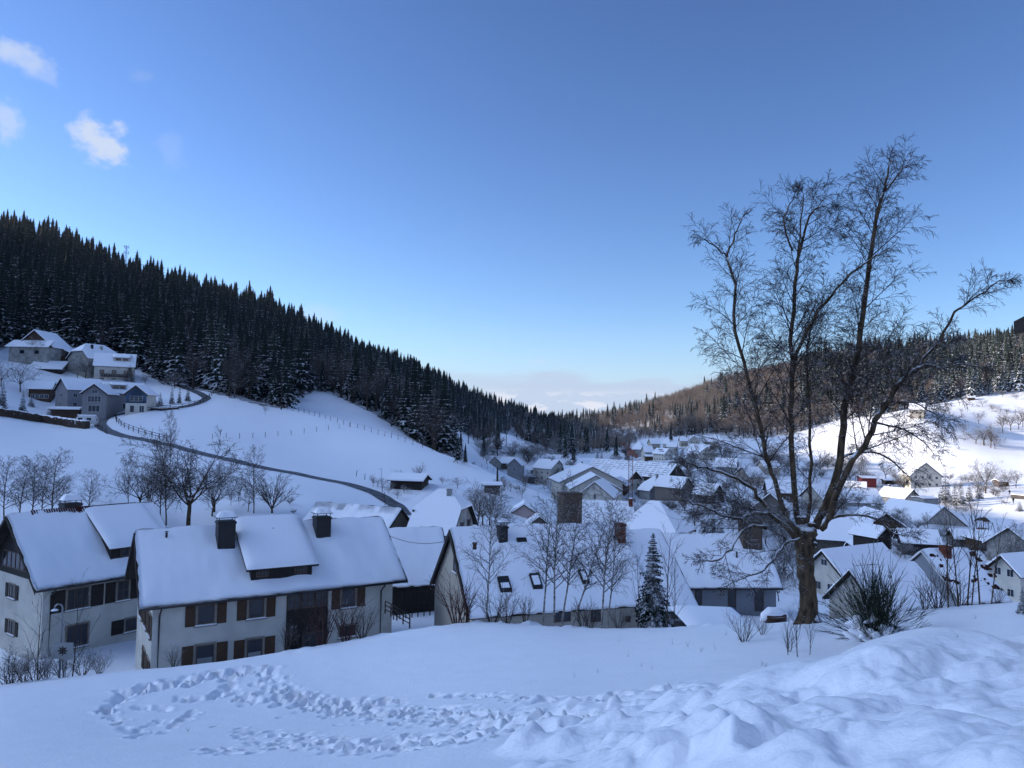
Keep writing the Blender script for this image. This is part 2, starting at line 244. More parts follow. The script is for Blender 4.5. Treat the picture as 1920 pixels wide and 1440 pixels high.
far_pts = [(0,452,700),(0,555,420),(150,590,400),(300,560,740),(220,530,720),(140,488,700),(300,645,400),(300,697,290),(450,584,770),(500,604,800),(450,745,300),(640,656,900),(640,740,335),(760,706,1100),(760,800,400),(830,732,1150),(900,772,1350),(900,836,470),(870,750,1150),(917,772,1150),(969,786,1180),(1026,802,1220),(1045,808,1250),(1082,806,1280),(1130,793,1300),(1186,777,1330),(1040,840,900),(985,806,1600),(1060,814,1900),(1050,851,720),
 (1100,806,1900),(1180,782,1700),(1250,757,1500),(1400,712,1300),(1520,690,1150),(1620,672,1000),(1750,672,900),(1860,672,760),(1919,668,640),(1150,848,780),(1290,818,640),(1400,822,560),(1500,813,520),(1600,786,520),(1700,772,500),(1830,749,500),(1919,738,500),
 (1250,790,1000),(1400,762,850),(1600,730,760),(1800,715,640),(1540,860,400),(1620,865,380),(1700,870,370),(1700,900,330),(1800,905,310),(1919,895,310),(1919,820,400),(1850,800,430),(1780,855,360),(1893,928,240),(1919,950,215),(1850,950,225),(1780,960,205)]
cp = [P(*q) for q in near_pts+hid_pts+mid_pts]+[P(a, b, c*VS) for a, b, c in vil_pts]+[P(*q) for q in far_pts]
cp += [np.array(q, float) for q in [
 (0,1.3,-1.72),(1.2,.6,-1.66),(-1.2,.4,-1.8),(0,-1.3,-1.7),(1.5,2.6,-1.45),(-3,3,-2.5),(-8,5,-4.6),(4,0,-1.5),(0,-6,-1.3),(10,0,-2.),(-10,0,-4),(8,6,-2.6),
 (14,10,-4.0),(-20,15,-9.5),(-30,10,-11),(0,-30,2),(40,0,-5),(-40,0,-9),(60,30,-14),(-60,35,-13),(0,-120,30),(140,-60,10),(-140,-60,20),(-160,60,14),(160,60,-18),
 (-420,420,112),(-560,470,168),(-500,600,148),(-600,200,205),(-480,800,150),(-640,700,160),(-800,900,90),(-1000,300,180),(-250,1400,20),(-400,2000,0),(-900,2000,20),(-300,200,60),(-350,-200,120),(-250,120,34),
 (250,230,-12),(330,330,18),(450,300,60),(700,500,120),(600,0,110),(900,1400,60),(1200,700,90),(500,2000,0),(300,-400,100),(0,-600,160),(-500,-600,250),(0,2600,-150),(200,2600,-150),(300,3400,-230),(-800,3600,-60),(1000,3400,-60),(0,6000,-260),(2500,5000,-200),(-2500,5000,-200),(4000,1000,0),(-4000,1000,0),(0,-5000,0)]]
for k, h in HD.items():
    if k in ('H3g', 'H4g', 'J', 'P', 'W5', 'C2', 'H2', 'V2'): continue
    cp.append(np.array([h[0], h[1], h[2]-h[6]-h[7]+.15]))
cp = np.array(cp)
def emb(x, y):
    d = np.hypot(x, y); d = np.maximum(d, .5); return np.stack([x/d, y/d, .62*np.log(d)], -1), d
ce, cdist = emb(cp[:, 0], cp[:, 1]); cs = cp[:, 2]/cdist
def kern(r2): return .5*r2*np.log(r2+1e-9)
n_ = len(cp); A_ = kern(((ce[:, None]-ce[None])**2).sum(-1))+np.eye(n_)*2e-5
Q_ = np.concatenate([np.ones((n_, 1)), ce], 1)
S_ = np.block([[A_, Q_], [Q_.T, np.zeros((4, 4))]]); wts = np.linalg.lstsq(S_, np.concatenate([cs, np.zeros(4)]), rcond=None)[0]
rows = np.concatenate([np.exp(np.arange(math.log(1.2), math.log(45), .0055)), np.exp(np.arange(math.log(45), math.log(600), .011)), np.exp(np.arange(math.log(600), math.log(9000), .03))])
az = np.concatenate([np.arange(-180, -60, 4.), np.arange(-60, -38, .6), np.arange(-38, 38, .12), np.arange(38, 60, .6), np.arange(60, 180.1, 4.)]); azr = np.radians(az); NC = len(az); NR = len(rows)
SG = np.zeros((NR, NC)); lr = np.log(rows)
for i0 in range(0, NR, 12):
    rr = rows[i0:i0+12]; x = rr[:, None]*np.sin(azr)[None]; y = rr[:, None]*np.cos(azr)[None]; e, _ = emb(x, y); e = e.reshape(-1, 3)
    r2 = (e**2).sum(1)[:, None]+(ce**2).sum(1)[None]-2*e@ce.T; np.maximum(r2, 0, out=r2)
    SG[i0:i0+12] = (kern(r2)@wts[:n_]+wts[n_]+e@wts[n_+1:]).reshape(len(rr), NC)
ZG = SG*rows[:, None]; XG = rows[:, None]*np.sin(azr)[None]; YG = rows[:, None]*np.cos(azr)[None]; DG = rows[:, None]+0*XG
amp = np.clip(DG/60, 0, 1)
ZG += fbm(XG/26, YG/26, 4, 3)*1.0*amp*np.clip(DG/200, .04, 1) + fbm(XG/3.2, YG/3.2, 4, 9)*.09*np.clip(DG/4, 0, 1)*(DG < 70)
SG = ZG/rows[:, None]
def fidx(x, y):
    d = math.hypot(x, y); a = math.degrees(math.atan2(x, y)); return float(np.interp(math.log(d), lr, np.arange(NR))), float(np.interp(a, az, np.arange(NC))), d
def gz(x, y):
    i, j, d = fidx(x, y); i0 = min(int(i), NR-2); j0 = min(int(j), NC-2); a = i-i0; b = j-j0
    return float(((ZG[i0, j0]*(1-b)+ZG[i0, j0+1]*b)*(1-a)+(ZG[i0+1, j0]*(1-b)+ZG[i0+1, j0+1]*b)*a))
ZF = ZG.copy()
def G(px, py, dmin=1.3, dmax=6000):
    """the ground point seen at a pixel, the first one beyond dmin"""
    d = fw+cr*(px-960)/F-cu*(py-720)/F; h = math.hypot(d[0], d[1]); s = d[2]/h; j = float(np.interp(math.degrees(math.atan2(d[0], d[1])), az, np.arange(NC))); j0 = int(j); b = j-j0
    col = (ZF[:, j0]*(1-b)+ZF[:, j0+1]*b)/rows
    ok = np.nonzero((col >= s) & (rows >= dmin))[0]
    if len(ok) == 0 or rows[ok[0]] > dmax: return None
    i = ok[0]; r = rows[i]
    if i > 0 and rows[i-1] >= dmin*.97 and col[i] != col[i-1]:
        t = (s-col[i-1])/(col[i]-col[i-1]); t = min(max(t, 0), 1); r = rows[i-1]+(rows[i]-rows[i-1])*t
    return np.array([d[0]/h*r, d[1]/h*r, s*r])
# --- trodden snow: boot pits, lumps of thrown snow, a sledge run
rg = random.Random(5)
def dent(x, y, r, depth, rim=.3, el=1.0, ang=0.):
    i, j, d = fidx(x, y); R3 = r*2.2
    di = int(R3/d/.0055)+2; dj = int(math.degrees(R3/d)/.12)+2; i0, i1 = max(0, int(i)-di), min(NR, int(i)+di+2); j0, j1 = max(0, int(j)-dj), min(NC, int(j)+dj+2)
    dx = XG[i0:i1, j0:j1]-x; dy = YG[i0:i1, j0:j1]-y; c, s_ = math.cos(ang), math.sin(ang); u = (dx*c+dy*s_)/el; v = -dx*s_+dy*c; q = np.sqrt(u*u+v*v)/r
    ZG[i0:i1, j0:j1] += -depth*np.exp(-(q**4)*1.1)+depth*rim*np.exp(-((q-1.35)/.35)**2)
def trail(pl, width, n, r=.12, depth=.15):
    pl = np.array(pl, float); seg = np.hypot(*(pl[1:]-pl[:-1]).T); cum = np.concatenate([[0], np.cumsum(seg)])
    for k in range(n):
        t = (k+rg.random()*.8)/n*cum[-1]; px = np.interp(t, cum, pl[:, 0]); py = np.interp(t, cum, pl[:, 1])
        g = G(px+rg.gauss(0, width), py+rg.gauss(0, width*.45))
        if g is None or math.hypot(g[0], g[1]) > 42: continue
        r_ = max(r, math.hypot(g[0], g[1])*.0058); dent(g[0], g[1], r_*rg.uniform(.7, 1.25), r_*1.0*rg.uniform(.6, 1.3), rg.uniform(0, .25), rg.uniform(1, 1.7), rg.uniform(0, 3.1))
trail([(225,1303),(330,1275),(450,1258),(508,1254)], 9, 110)
trail([(230,1300),(300,1290),(430,1262),(500,1258)], 6, 60)
trail([(508,1256),(520,1285),(560,1308),(640,1320),(750,1314)], 10, 90)
trail([(430,1262),(430,1290),(400,1308),(330,1310)], 6, 36)
trail([(190,1336),(240,1300)], 4, 18); trail([(195,1335),(250,1375),(312,1350)], 7, 30); trail([(240,1384),(310,1372),(370,1332)], 3, 22)
trail([(440,1302),(560,1315),(700,1338),(960,1338)], 18, 200); trail([(560,1320),(760,1345),(980,1350),(1100,1330)], 16, 190)
trail([(380,1412),(560,1396),(760,1392),(980,1362),(1150,1330)], 12, 170); trail([(430,1370),(520,1385),(700,1405),(900,1385)], 16, 130)
trail([(810,1304),(900,1304),(1000,1312),(1150,1310),(1300,1285)], 6, 90); trail([(740,1333),(860,1325)], 3, 22); trail([(250,1325),(320,1331)], 3, 14)
trail([(640,1338),(780,1346),(960,1352),(1200,1340)], 20, 150)
def lump(px, py, rp, k):      # rp = radius in hundredths of the distance
    g = G(px, py)
    if g is None: return
    d_ = math.hypot(g[0], g[1])
    if d_ < 30: r = max(rp*.01*d_, .05); dent(g[0], g[1], r, -r*k, 0, rg.uniform(1, 1.6), rg.uniform(0, 3))
for k in range(150):
    px = 960+430*rg.random(); lo_ = 1290+max(0, (1250-px))*.05; lump(px, lo_+(1440-lo_)*rg.random()**.8, rg.uniform(1.0, 2.3), rg.uniform(.2, .42))
for k in range(60): lump(rg.uniform(1200, 1560), rg.uniform(1290, 1440), rg.uniform(1.6, 3.6), rg.uniform(.12, .3))
for (px, py, r, h) in ((1010,1405,4.5,.22),(1120,1395,6,.26),(1230,1345,4,.3),(1560,1262,9,.16),(1460,1262,6,.16),(1380,1330,5,.2),(1690,1205,9,.12),(1560,1310,5,-.2),(1620,1390,6,-.18),(1480,1410,5,-.2),(1750,1330,7,-.14),(1400,1390,4,-.2),(1880,1370,7,-.15)):
    lump(px, py, r, h*1.1)
# snow-buried tussocks along the crest
for k in range(150):
    px = rg.uniform(540, 1130) if k < 110 else rg.uniform(1130, 1520); a_ = math.atan((px-960)/1380); d_ = rg.uniform(35.0, 38.5) if px < 1130 else rg.uniform(30, 34); r_ = rg.uniform(.10, .5)*rg.uniform(.4, 1); dent(math.sin(a_)*d_, math.cos(a_)*d_, r_, -r_*rg.uniform(.2, .5)*(1 if 880 < px < 1130 else .4), 0, rg.uniform(1, 1.8), rg.uniform(0, 3))
# rough surface of the thrown-up bank
PXg, PYg = proj(np.stack([XG[:400], YG[:400], ZG[:400]], -1))
wb = sstep(960, 1200, PXg)*sstep(1240, 1330, PYg+(PXg-1300)*.18)*(DG[:400] < 14)*(YG[:400] > 1)
ZG[:400] += wb*((np.abs(fbm(XG[:400]/.30, YG[:400]/.30, 3, 41))-.15)*.08*sstep(.0, .25, fbm(XG[:400]/1.6, YG[:400]/1.6, 2, 51)+.12)+fbm(XG[:400]/.42, YG[:400]/.42, 3, 21)*.11+np.abs(fbm(XG[:400]/.9, YG[:400]/.9, 3, 31))*.17)
SG = ZG/rows[:, None]
ZF = ZG.copy()
# --- forest floor: where woods grow the snow is broken by litter and brush
LEDGE = np.array([(0,655),(30,645),(130,650),(260,692),(300,716),(340,726),(400,737),(450,750),(530,770),(555,747),(590,733),(620,738),(700,775),(770,818),(800,850),(870,862),(960,852),(1060,852),(1110,850)], float)
REDGE = np.array([(1040,853),(1120,850),(1180,838),(1200,824),(1300,816),(1340,814),(1400,822),(1480,816),(1500,810),(1560,790),(1640,780),(1700,768),(1790,750),(1850,741),(1920,733),(2100,705)], float)
GAPS = [[(796,768),(830,785),(905,838),(908,868),(880,864),(850,838),(800,802)], [(925,810),(960,816),(1012,848),(960,852),(930,832)]]
def inpoly(x, y, pl):
    c = np.zeros(np.shape(x), bool); n = len(pl)
    for i in range(n):
        x0, y0 = pl[i]; x1, y1 = pl[(i+1) % n]
        c ^= ((y0 > y) != (y1 > y)) & (x < (x1-x0)*(y-y0)/(y1-y0+1e-9)+x0)
    return c
def in_forest(x, y, z, d):
    k = np.maximum(y, 1)*1.0; px, py = proj(np.stack([x, k, z], -1))
    L_ = (px < 1075) & (py < np.interp(px, LEDGE[:, 0], LEDGE[:, 1])) & (d > 240)
    R_ = (px >= 1075) & (py < np.interp(px, REDGE[:, 0], REDGE[:, 1])) & (d > 430)
    f = (L_ | R_) & (y > 40)
    for gp in GAPS: f &= ~inpoly(px, py, gp)
    return f, px, py
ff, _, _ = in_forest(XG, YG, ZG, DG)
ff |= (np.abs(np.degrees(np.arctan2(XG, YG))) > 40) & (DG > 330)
V = np.stack([XG, YG, ZG], -1).reshape(-1, 3); V = np.concatenate([V, [[0, 0, -1.7]]])
idx = np.arange(NR*NC).reshape(NR, NC)
Qd = np.stack([idx[:-1, :-1], idx[:-1, 1:], idx[1:, 1:], idx[1:, :-1]], -1).reshape(-1, 4)
Qc = np.stack([np.full(NC-1, NR*NC), idx[0, 1:], idx[0, :-1], idx[0, :-1]], -1)
gm = fast_mesh('ground', V, Qd, [M['ground']])
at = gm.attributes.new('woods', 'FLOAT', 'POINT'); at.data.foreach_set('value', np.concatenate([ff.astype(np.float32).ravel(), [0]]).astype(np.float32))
ground = bpy.data.objects.new('ground', gm); C.objects.link(ground); tag(ground, kind='structure')
cpatch = MB(); cpatch.add([(0, 0, -1.7)]+[(float(XG[0, j]), float(YG[0, j]), float(ZG[0, j])) for j in range(NC-1)], [(0, 1+(j+1) % (NC-1), 1+j) for j in range(NC-1)], 0, True)
tag(cpatch.build('path', M['ground']), kind='structure')
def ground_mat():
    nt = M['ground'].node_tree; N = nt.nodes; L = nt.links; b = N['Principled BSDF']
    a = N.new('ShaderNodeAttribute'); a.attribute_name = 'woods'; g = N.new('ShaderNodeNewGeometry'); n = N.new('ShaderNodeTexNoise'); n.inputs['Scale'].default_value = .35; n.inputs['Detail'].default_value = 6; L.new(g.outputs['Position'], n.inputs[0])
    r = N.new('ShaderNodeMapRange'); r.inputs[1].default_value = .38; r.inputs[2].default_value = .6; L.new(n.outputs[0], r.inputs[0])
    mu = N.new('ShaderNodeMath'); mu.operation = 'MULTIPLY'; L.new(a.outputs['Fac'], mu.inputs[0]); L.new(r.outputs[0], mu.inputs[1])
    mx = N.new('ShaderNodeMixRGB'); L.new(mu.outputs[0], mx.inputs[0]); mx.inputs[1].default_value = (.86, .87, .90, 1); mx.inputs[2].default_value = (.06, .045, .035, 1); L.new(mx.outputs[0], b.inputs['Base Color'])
ground_mat()
# ---------------------------------------------------------------- houses
def ray_plane(px, py, p0, n):
    d = fw+cr*(px-960)/F-cu*(py-720)/F; return d*(np.dot(p0, n)/np.dot(d, n))
class House:
    def __init__(s, key, name, label, cat, wall='stucco', group=None, ov_e=.55, ov_g=.55, wallh=None, near=False, hip=0, snow_t=.22, gable_mat=None, gable_z=None, roof_m='under', base=None, sag=0, hip_ends=(1, 1)):
        x, y, z, phi, L, w, rise, wh = HD[key]; s.key = key; s.phi = R(phi); s.L, s.w, s.rise = L, w, rise; s.near = near; s.ov_e, s.ov_g = ov_e, ov_g; s.st = snow_t
        if wallh: wh = wallh
        zb = z-rise-wh if base is None else base; s.org = np.array([x, y, zb]); s.u = np.array([math.cos(s.phi), math.sin(s.phi), 0]); s.vv = np.array([-math.sin(s.phi), math.cos(s.phi), 0])
        s.zr = z-zb; s.ze = s.zr-rise; s.wy = max(w-ov_e, w*.7); s.lx = max(L/2-ov_g, L*.35); s.root = empty(name, s.org, s.phi); tag(s.root, label, cat, group)
        if len(label.split()) > 16: print('LONG', label)
        s.tn = rise/w; s.wall = M[wall]; zt = s.zr-s.tn*s.wy-.16; za = s.zr-.16; s.zt = zt; s.za = za
        # walls sink to below the lowest ground under the house
        lo = min(gz(*(s.org+s.u*a*s.lx+s.vv*b*s.wy)[:2]) for a in (-1, 1) for b in (-1, 1))-s.org[2]-.6; lo = max(min(lo, -.3), -6); s.lo = lo
        b = MB(); lx, wy = s.lx, s.wy; hz = za-(za-zt)*hip if hip else za
        if hip:
            cut = lambda e: hip*hip_ends[e]
            vs = []; 
            for e, sx in ((0, -lx), (1, lx)):
                c = cut(e); yk = wy*c; zk = za-(za-zt)*c; vs += [(sx, -wy, lo), (sx, wy, lo), (sx, wy, zt), (sx, yk, zk), (sx, -yk-1e-3, zk), (sx, -wy, zt)]
            b.add(vs, [(0, 5, 4, 3, 2, 1), (6, 7, 8, 9, 10, 11), (0, 6, 11, 5), (1, 2, 8, 7)], 0)
        else:
            vs = [(-lx, -wy, lo), (-lx, wy, lo), (-lx, wy, zt), (-lx, 0, za), (-lx, -wy, zt), (lx, -wy, lo), (lx, wy, lo), (lx, wy, zt), (lx, 0, za), (lx, -wy, zt)]
            b.add(vs, [(0, 4, 3, 2, 1), (5, 6, 7, 8, 9), (0, 5, 9, 4), (1, 2, 7, 6)], 0)
        b.build('wall', s.wall, s.root)
        if gable_mat:                      # boarded gable triangles above a given height
            gzv = zt if gable_z is None else gable_z
            yg = min((za-gzv)/s.tn, wy+.1)
            for sx, e in ((-lx-.03, -1), (lx+.03, 1)): g = MB(); g.slab([(sx, -yg, gzv), (sx, yg, gzv), (sx, 0, za+.02)], (-e*.025, 0, 0)); g.build('gable_boarding', M[gable_mat], s.root)
        s.roof(hip, hip_ends, roof_m)
    def roofpolys(s, hip, ends):
        L, w, zr, t = s.L/2, s.w, s.zr, s.tn
        def zz(y): return zr-abs(y)*t
        pl = []
        if not hip:
            for sg in (-1, 1): pl.append([(-L, 0, zr), (L, 0, zr), (L, sg*w, zr-s.rise), (-L, sg*w, zr-s.rise)])
            return pl
        a = [min(hip*w*.95, L*.95)*e for e in ends]; c = [w*hip*e for e in ends]
        for sg in (-1, 1): pl.append([(-L+a[0], 0, zr), (L-a[1], 0, zr), (L, sg*c[1], zz(c[1])), (L, sg*w, zr-s.rise), (-L, sg*w, zr-s.rise), (-L, sg*c[0], zz(c[0]))])
        if ends[0]: pl.append([(-L+a[0], 0, zr), (-L, c[0], zz(c[0])), (-L, -c[0], zz(c[0]))])
        if ends[1]: pl.append([(L-a[1], 0, zr), (L, -c[1], zz(c[1])), (L, c[1], zz(c[1]))])
        return pl
    def roof(s, hip, ends, roof_m):
        b = MB(); sn = MB(); polys = s.roofpolys(hip, ends)
        for p in polys:
            q = [np.array(k) for k in p]; n = np.cross(q[1]-q[0], q[-1]-q[0]); n /= np.linalg.norm(n); n = n if n[2] > 0 else -n
            b.slab(p, -n*.14)
            if not s.near: 
                c = sum(q)/len(q); sn.slab([c+(k-c)*np.array([.992, .992, 1])+n*.004 for k in q], np.array([0, 0, s.st]))
        b.build('roof', M[roof_m], s.root)
        if s.near:
            for sg in (-1, 1): s.snow_grid(sn, sg)
        s.snow_obj = sn.build('roof_snow', M['snow'], s.root)
    def snow_grid(s, mb, sg, x0=None, x1=None, bare=None):
        L, w, zr, t = s.L/2, s.w, s.zr, s.tn; x0 = -L if x0 is None else x0; x1 = L if x1 is None else x1
        nx = int((x1-x0)/.22)+2; ny = int(math.hypot(w, s.rise)/.22)+2; sd_ = int(abs(s.org[0])*7+sg+9)
        X = np.linspace(x0+.03, x1-.03, nx)[:, None]; Yv = np.linspace(0, w+.03, ny)[None, :]
        ed = np.minimum(np.minimum(X-x0, x1-X), (w+.03)-Yv); wob = vnoise(X*.9+sd_, Yv*.5, sd_)*.16+vnoise(X*2.6+sd_, Yv*1.4, sd_+3)*.06+vnoise(X*7+sd_, Yv*5, sd_+5)*.02
        th = s.st*(.35+.65*np.clip((ed+.02)/.34, 0, 1)**.5)+wob*np.clip(ed/.3, 0, 1)
        if s.key == 'C': th = th*.8
        th = np.maximum(th, .03)
        if bare is not None: th = np.where(bare(X, Yv), -.02, th)
        jx = (vnoise(Yv*2.4+0*X, X*0+sd_*3., 5)*.12)*(np.minimum(X-x0, x1-X) < .1); jy = (vnoise(X*2.2+0*Yv, Yv*0+7.7, 8)*.14-.02)*(Yv > w-.05)
        top = np.stack([X+0*Yv+jx, sg*(Yv+0*X+jy), zr-Yv*t+th+0*X], -1); bot = np.stack([X+0*Yv+jx, sg*(Yv+0*X+jy), zr-Yv*t+.004+0*X], -1)
        id0 = np.arange(nx*ny).reshape(nx, ny); fs = []
        for i in range(nx-1):
            for j in range(ny-1):
                q = (id0[i, j], id0[i+1, j], id0[i+1, j+1], id0[i, j+1]); fs.append(q if sg > 0 else q[::-1])
        o = nx*ny
        for i in range(nx-1): fs.append((id0[i, -1], id0[i+1, -1], id0[i+1, -1]+o, id0[i, -1]+o))
        for j in range(ny-1): fs.append((id0[0, j], id0[0, j+1], id0[0, j+1]+o, id0[0, j]+o)); fs.append((id0[-1, j], id0[-1, j+1], id0[-1, j+1]+o, id0[-1, j]+o))
        vs = [tuple(map(float, q)) for q in top.reshape(-1, 3)]+[tuple(map(float, q)) for q in bot.reshape(-1, 3)]; mb.add(vs, [[int(k) for k in f] for f in fs], 0, True)
    # local frames of the four sides: s = along the wall, n = outwards
    def pt(s, side, a, z, n):
        if side == 'near': return (a, -s.wy-n, z)
        if side == 'far': return (a, s.wy+n, z)
        if side == 'g0': return (-s.lx-n, a, z)
        return (s.lx+n, a, z)
    def sbox(s, mb, side, a0, a1, z0, z1, n0, n1, m=0):
        p, q = s.pt(side, a0, z0, n0), s.pt(side, a1, z1, n1); mb.box([min(i, j) for i, j in zip(p, q)], [max(i, j) for i, j in zip(p, q)], m)
    def loc(s, p): d = np.asarray(p)-s.org; return np.array([d@s.u, d@s.vv, d[2]])
    def wpx(s, side, px, py):
        n = {'near': -s.vv, 'far': s.vv, 'g0': -s.u, 'g1': s.u}[side]; off = s.wy if side in ('near', 'far') else s.lx
        q = s.loc(ray_plane(px, py, s.org+n*off, n)); return (q[0] if side in ('near', 'far') else q[1]), q[2]
    def rpx(s, px, py, sg=-1, lift=0):     # a pixel on the near or far roof slope, in local coordinates
        n = s.vv*sg*s.tn+np.array([0, 0, 1]); return s.loc(ray_plane(px, py, s.org+np.array([0, 0, s.zr+lift]), n))
    def window(s, side, a0, a1, z0, z1, shutters=0, frame='frame', surround=None, nx=2, nz=1, sh_m='shutter', simple=False, parent=None, curtain=False, shw=None, off=0):
        a0, a1 = min(a0, a1), max(a0, a1); z0, z1 = min(z0, z1), max(z0, z1); b = MB(); o = off
        if simple:
            s.sbox(b, side, a0, a1, z0, z1, .0+o, .035+o, 0); w_ = b.build('window', M[frame], parent or s.root)
            g = MB(); t = min(.08, (a1-a0)*.12); md = (a0+a1)/2
            s.sbox(g, side, a0+t, md-t*.3, z0+t, z1-t, .036+o, .045+o); s.sbox(g, side, md+t*.3, a1-t, z0+t, z1-t, .036+o, .045+o); g.build('pane', M['glass'], w_)
            if shutters:
                for e, (c0, c1) in ((0, (a0-(a1-a0)*.5, a0-.02)), (1, (a1+.02, a1+(a1-a0)*.5))):
                    k = MB(); s.sbox(k, side, c0, c1, z0, z1, .01+o, .06+o); k.build('shutter', M[sh_m], w_)
            return w_
        if surround: 
            t = .12
            for q in ((a0-t, a0, z0-t, z1+t), (a1, a1+t, z0-t, z1+t), (a0, a1, z1, z1+t)): s.sbox(b, side, *q, .0+o, .035+o, 1)
            s.sbox(b, side, a0-t-.06, a1+t+.06, z0-t-.05, z0-t+.04, .036+o, .10+o, 1)
        t = .07
        for q in ((a0, a0+t, z0, z1), (a1-t, a1, z0, z1), (a0+t, a1-t, z0, z0+t), (a0+t, a1-t, z1-t, z1)): s.sbox(b, side, *q, .01+o, .045+o, 0)
        for i in range(1, nx): c = a0+(a1-a0)*i/nx; s.sbox(b, side, c-.035, c+.035, z0+t, z1-t, .012+o, .05+o, 0)
        for i in range(1, nz): c = z0+(z1-z0)*i/nz; s.sbox(b, side, a0+t, a1-t, c-.02, c+.02, .012+o, .042+o, 0)
        w_ = b.build('window', [M[frame], M['trim']], parent or s.root)
        g = MB(); s.sbox(g, side, a0+t, a1-t, z0+t, z1-t, .004+o, .02+o); g.build('pane', M['glass'], w_)
        if curtain:
            k = MB(); s.sbox(k, side, a0+t+.02, a1-t-.02, z0+t, z0+(z1-z0)*.42, .021+o, .026+o); k.build('curtain', M['stucco_grey'], w_)
        if surround:
            k = MB(); s.sbox(k, side, a0-.14, a1+.14, z0-.13+.045, z0-.13+.10, .04+o, .11+o); k.build('sill_snow', M['snow'], w_)
        if shutters:
            ww = shw or (a1-a0)*.5; e0 = .14 if surround else .02
            for (c0, c1) in (((a0-e0-ww, a0-e0),) if shutters != 2 else ())+(((a1+e0, a1+e0+ww),) if shutters != 3 else ()):
                k = MB(); s.sbox(k, side, c0, c1, z0-.08, z1+.05, .02+o, .05+o)
                for zq in (z0+.12, (z0+z1)/2, z1-.15): s.sbox(k, side, c0+.04, c1-.04, zq-.04, zq+.04, .051+o, .07+o)
                k.build('shutter', M[sh_m], w_)
        return w_
    def win_px(s, side, x0, y0, x1, y1, **k):
        xm, ym = (x0+x1)/2, (y0+y1)/2; a0, _ = s.wpx(side, x0, ym); a1, _ = s.wpx(side, x1, ym); _, z0 = s.wpx(side, xm, y1); _, z1 = s.wpx(side, xm, y0); return s.window(side, a0, a1, z0, z1, **k)
    def auto(s, side, cols, floors, z0=.9, fh=2.7, w=1.0, h=1.15, attic=0, **k):
        half = (s.lx if side in ('near', 'far') else s.wy)-.5
        for f in range(floors):
            zb = z0+f*fh
            if side in ('near', 'far') and zb+h > s.zt-.1: continue
            for c in range(cols):
                a = -half+(c+.5)*2*half/cols
                if side in ('g0', 'g1') and zb+h > s.za-abs(a)*s.tn-.5: continue
                s.window(side, a-w/2, a+w/2, zb, zb+h, simple=not s.near, **k)
        if attic: s.window(side, -w*.5, w*.5, s.za-attic-h*.8, s.za-attic, simple=not s.near, **k)
    def chimney(s, x, y, w=.6, h=1.2, d=None, m='brick', cap='snow', taper=1, plate=False, depth=None, label=None, snow=True):
        zr = s.zr-abs(y)*s.tn; d = d or w; b = MB(); zt = zr+h; z0 = zr-d*s.tn-.3
        b.box((x-w/2, y-d/2, z0), (x+w/2, y+d/2, zt)); b.box((x-w/2-.05, y-d/2-.05, zt-.16), (x+w/2+.05, y+d/2+.05, zt-.05)); o = b.build('chimney', M[m], s.root)
        if label: o['label'] = label
        if plate:
            p = MB(); 
            for sx in (-1, 1):
                for sy in (-1, 1): p.box((x+sx*(w/2-.06)-.02, y+sy*(d/2-.06)-.02, zt), (x+sx*(w/2-.06)+.02, y+sy*(d/2-.06)+.02, zt+.22))
            p.box((x-w/2-.1, y-d/2-.1, zt+.22), (x+w/2+.1, y+d/2+.1, zt+.25)); p.build('cowl', M['clad_dark'], o); zt += .25
        if snow:
            c = MB(); n = 7; hs = w*.32 if plate else w*.2
            vs = []; 
            for i in range(n):
                for j in range(n):
                    fx, fy = i/(n-1)*2-1, j/(n-1)*2-1; e = 1.12 if plate else 1.05
                    vs.append((x+fx*w/2*e, y+fy*d/2*e, zt+.004+hs*(max(0, 1-max(abs(fx), abs(fy))**4)**.5)*(1+.3*math.sin(i*2+j+x*3))))
            fs = [(i*n+j, (i+1)*n+j, (i+1)*n+j+1, i*n+j+1) for i in range(n-1) for j in range(n-1)]; c.add(vs, fs, 0, True); c.build('snow_cap', M['snow'], o)
        return o
    def dormer(s, x0, x1, yf, zf, yb, m='dark_wood', ov=.25, st=.2, wins=(), zbk=None, tm='dark_wood'):
        """shed dormer: front wall at y=-yf rising to zf, roof running back to y=-yb"""
        zfb = s.zr-yf*s.tn; zb_ = (s.zr-yb*s.tn if yb >= 0 else s.zr)+.12 if zbk is None else zbk; b = MB()
        b.add([(x0, -yf, zfb-.1), (x0, -yf, zf), (x0, -yb, zb_), (x0, -yb, s.zr-max(yb, 0)*s.tn-.1), (x1, -yf, zfb-.1), (x1, -yf, zf), (x1, -yb, zb_), (x1, -yb, s.zr-max(yb, 0)*s.tn-.1)], [(0, 1, 2, 3), (4, 7, 6, 5), (0, 4, 5, 1), (3, 2, 6, 7)])
        o = b.build('dormer', M[m], s.root); sl = (zb_-zf)/(yf-yb)
        r = MB(); e = .3; r.slab([(x0-ov, -yf-e, zf-e*sl), (x1+ov, -yf-e, zf-e*sl), (x1+ov, -yb, zb_), (x0-ov, -yb, zb_)], (0, 0, .10)); r.build('dormer_roof', M[tm], o)
        sn = MB(); nx = max(3, int((x1-x0)/.35)); ny = max(3, int((yf-yb)/.35)); vs = []; 
        for i in range(nx+1):
            for j in range(ny+1):
                fx = i/nx; fy = j/ny; xx = x0-ov+.02+(x1-x0+2*ov-.04)*fx; yy = -yf-e+.02+(yf+e-yb-.02)*fy
                ed = min(fx, 1-fx, fy*1.5); zz = zf-e*sl+(yy+yf+e)*sl+.10+st*(.3+.7*min(1, ed*8)**.5); vs.append((xx, yy, zz))
        o2 = len(vs); vs += [(v[0], v[1], zf-e*sl+(v[1]+yf+e)*sl+.104) for v in vs]; I = lambda i, j: i*(ny+1)+j
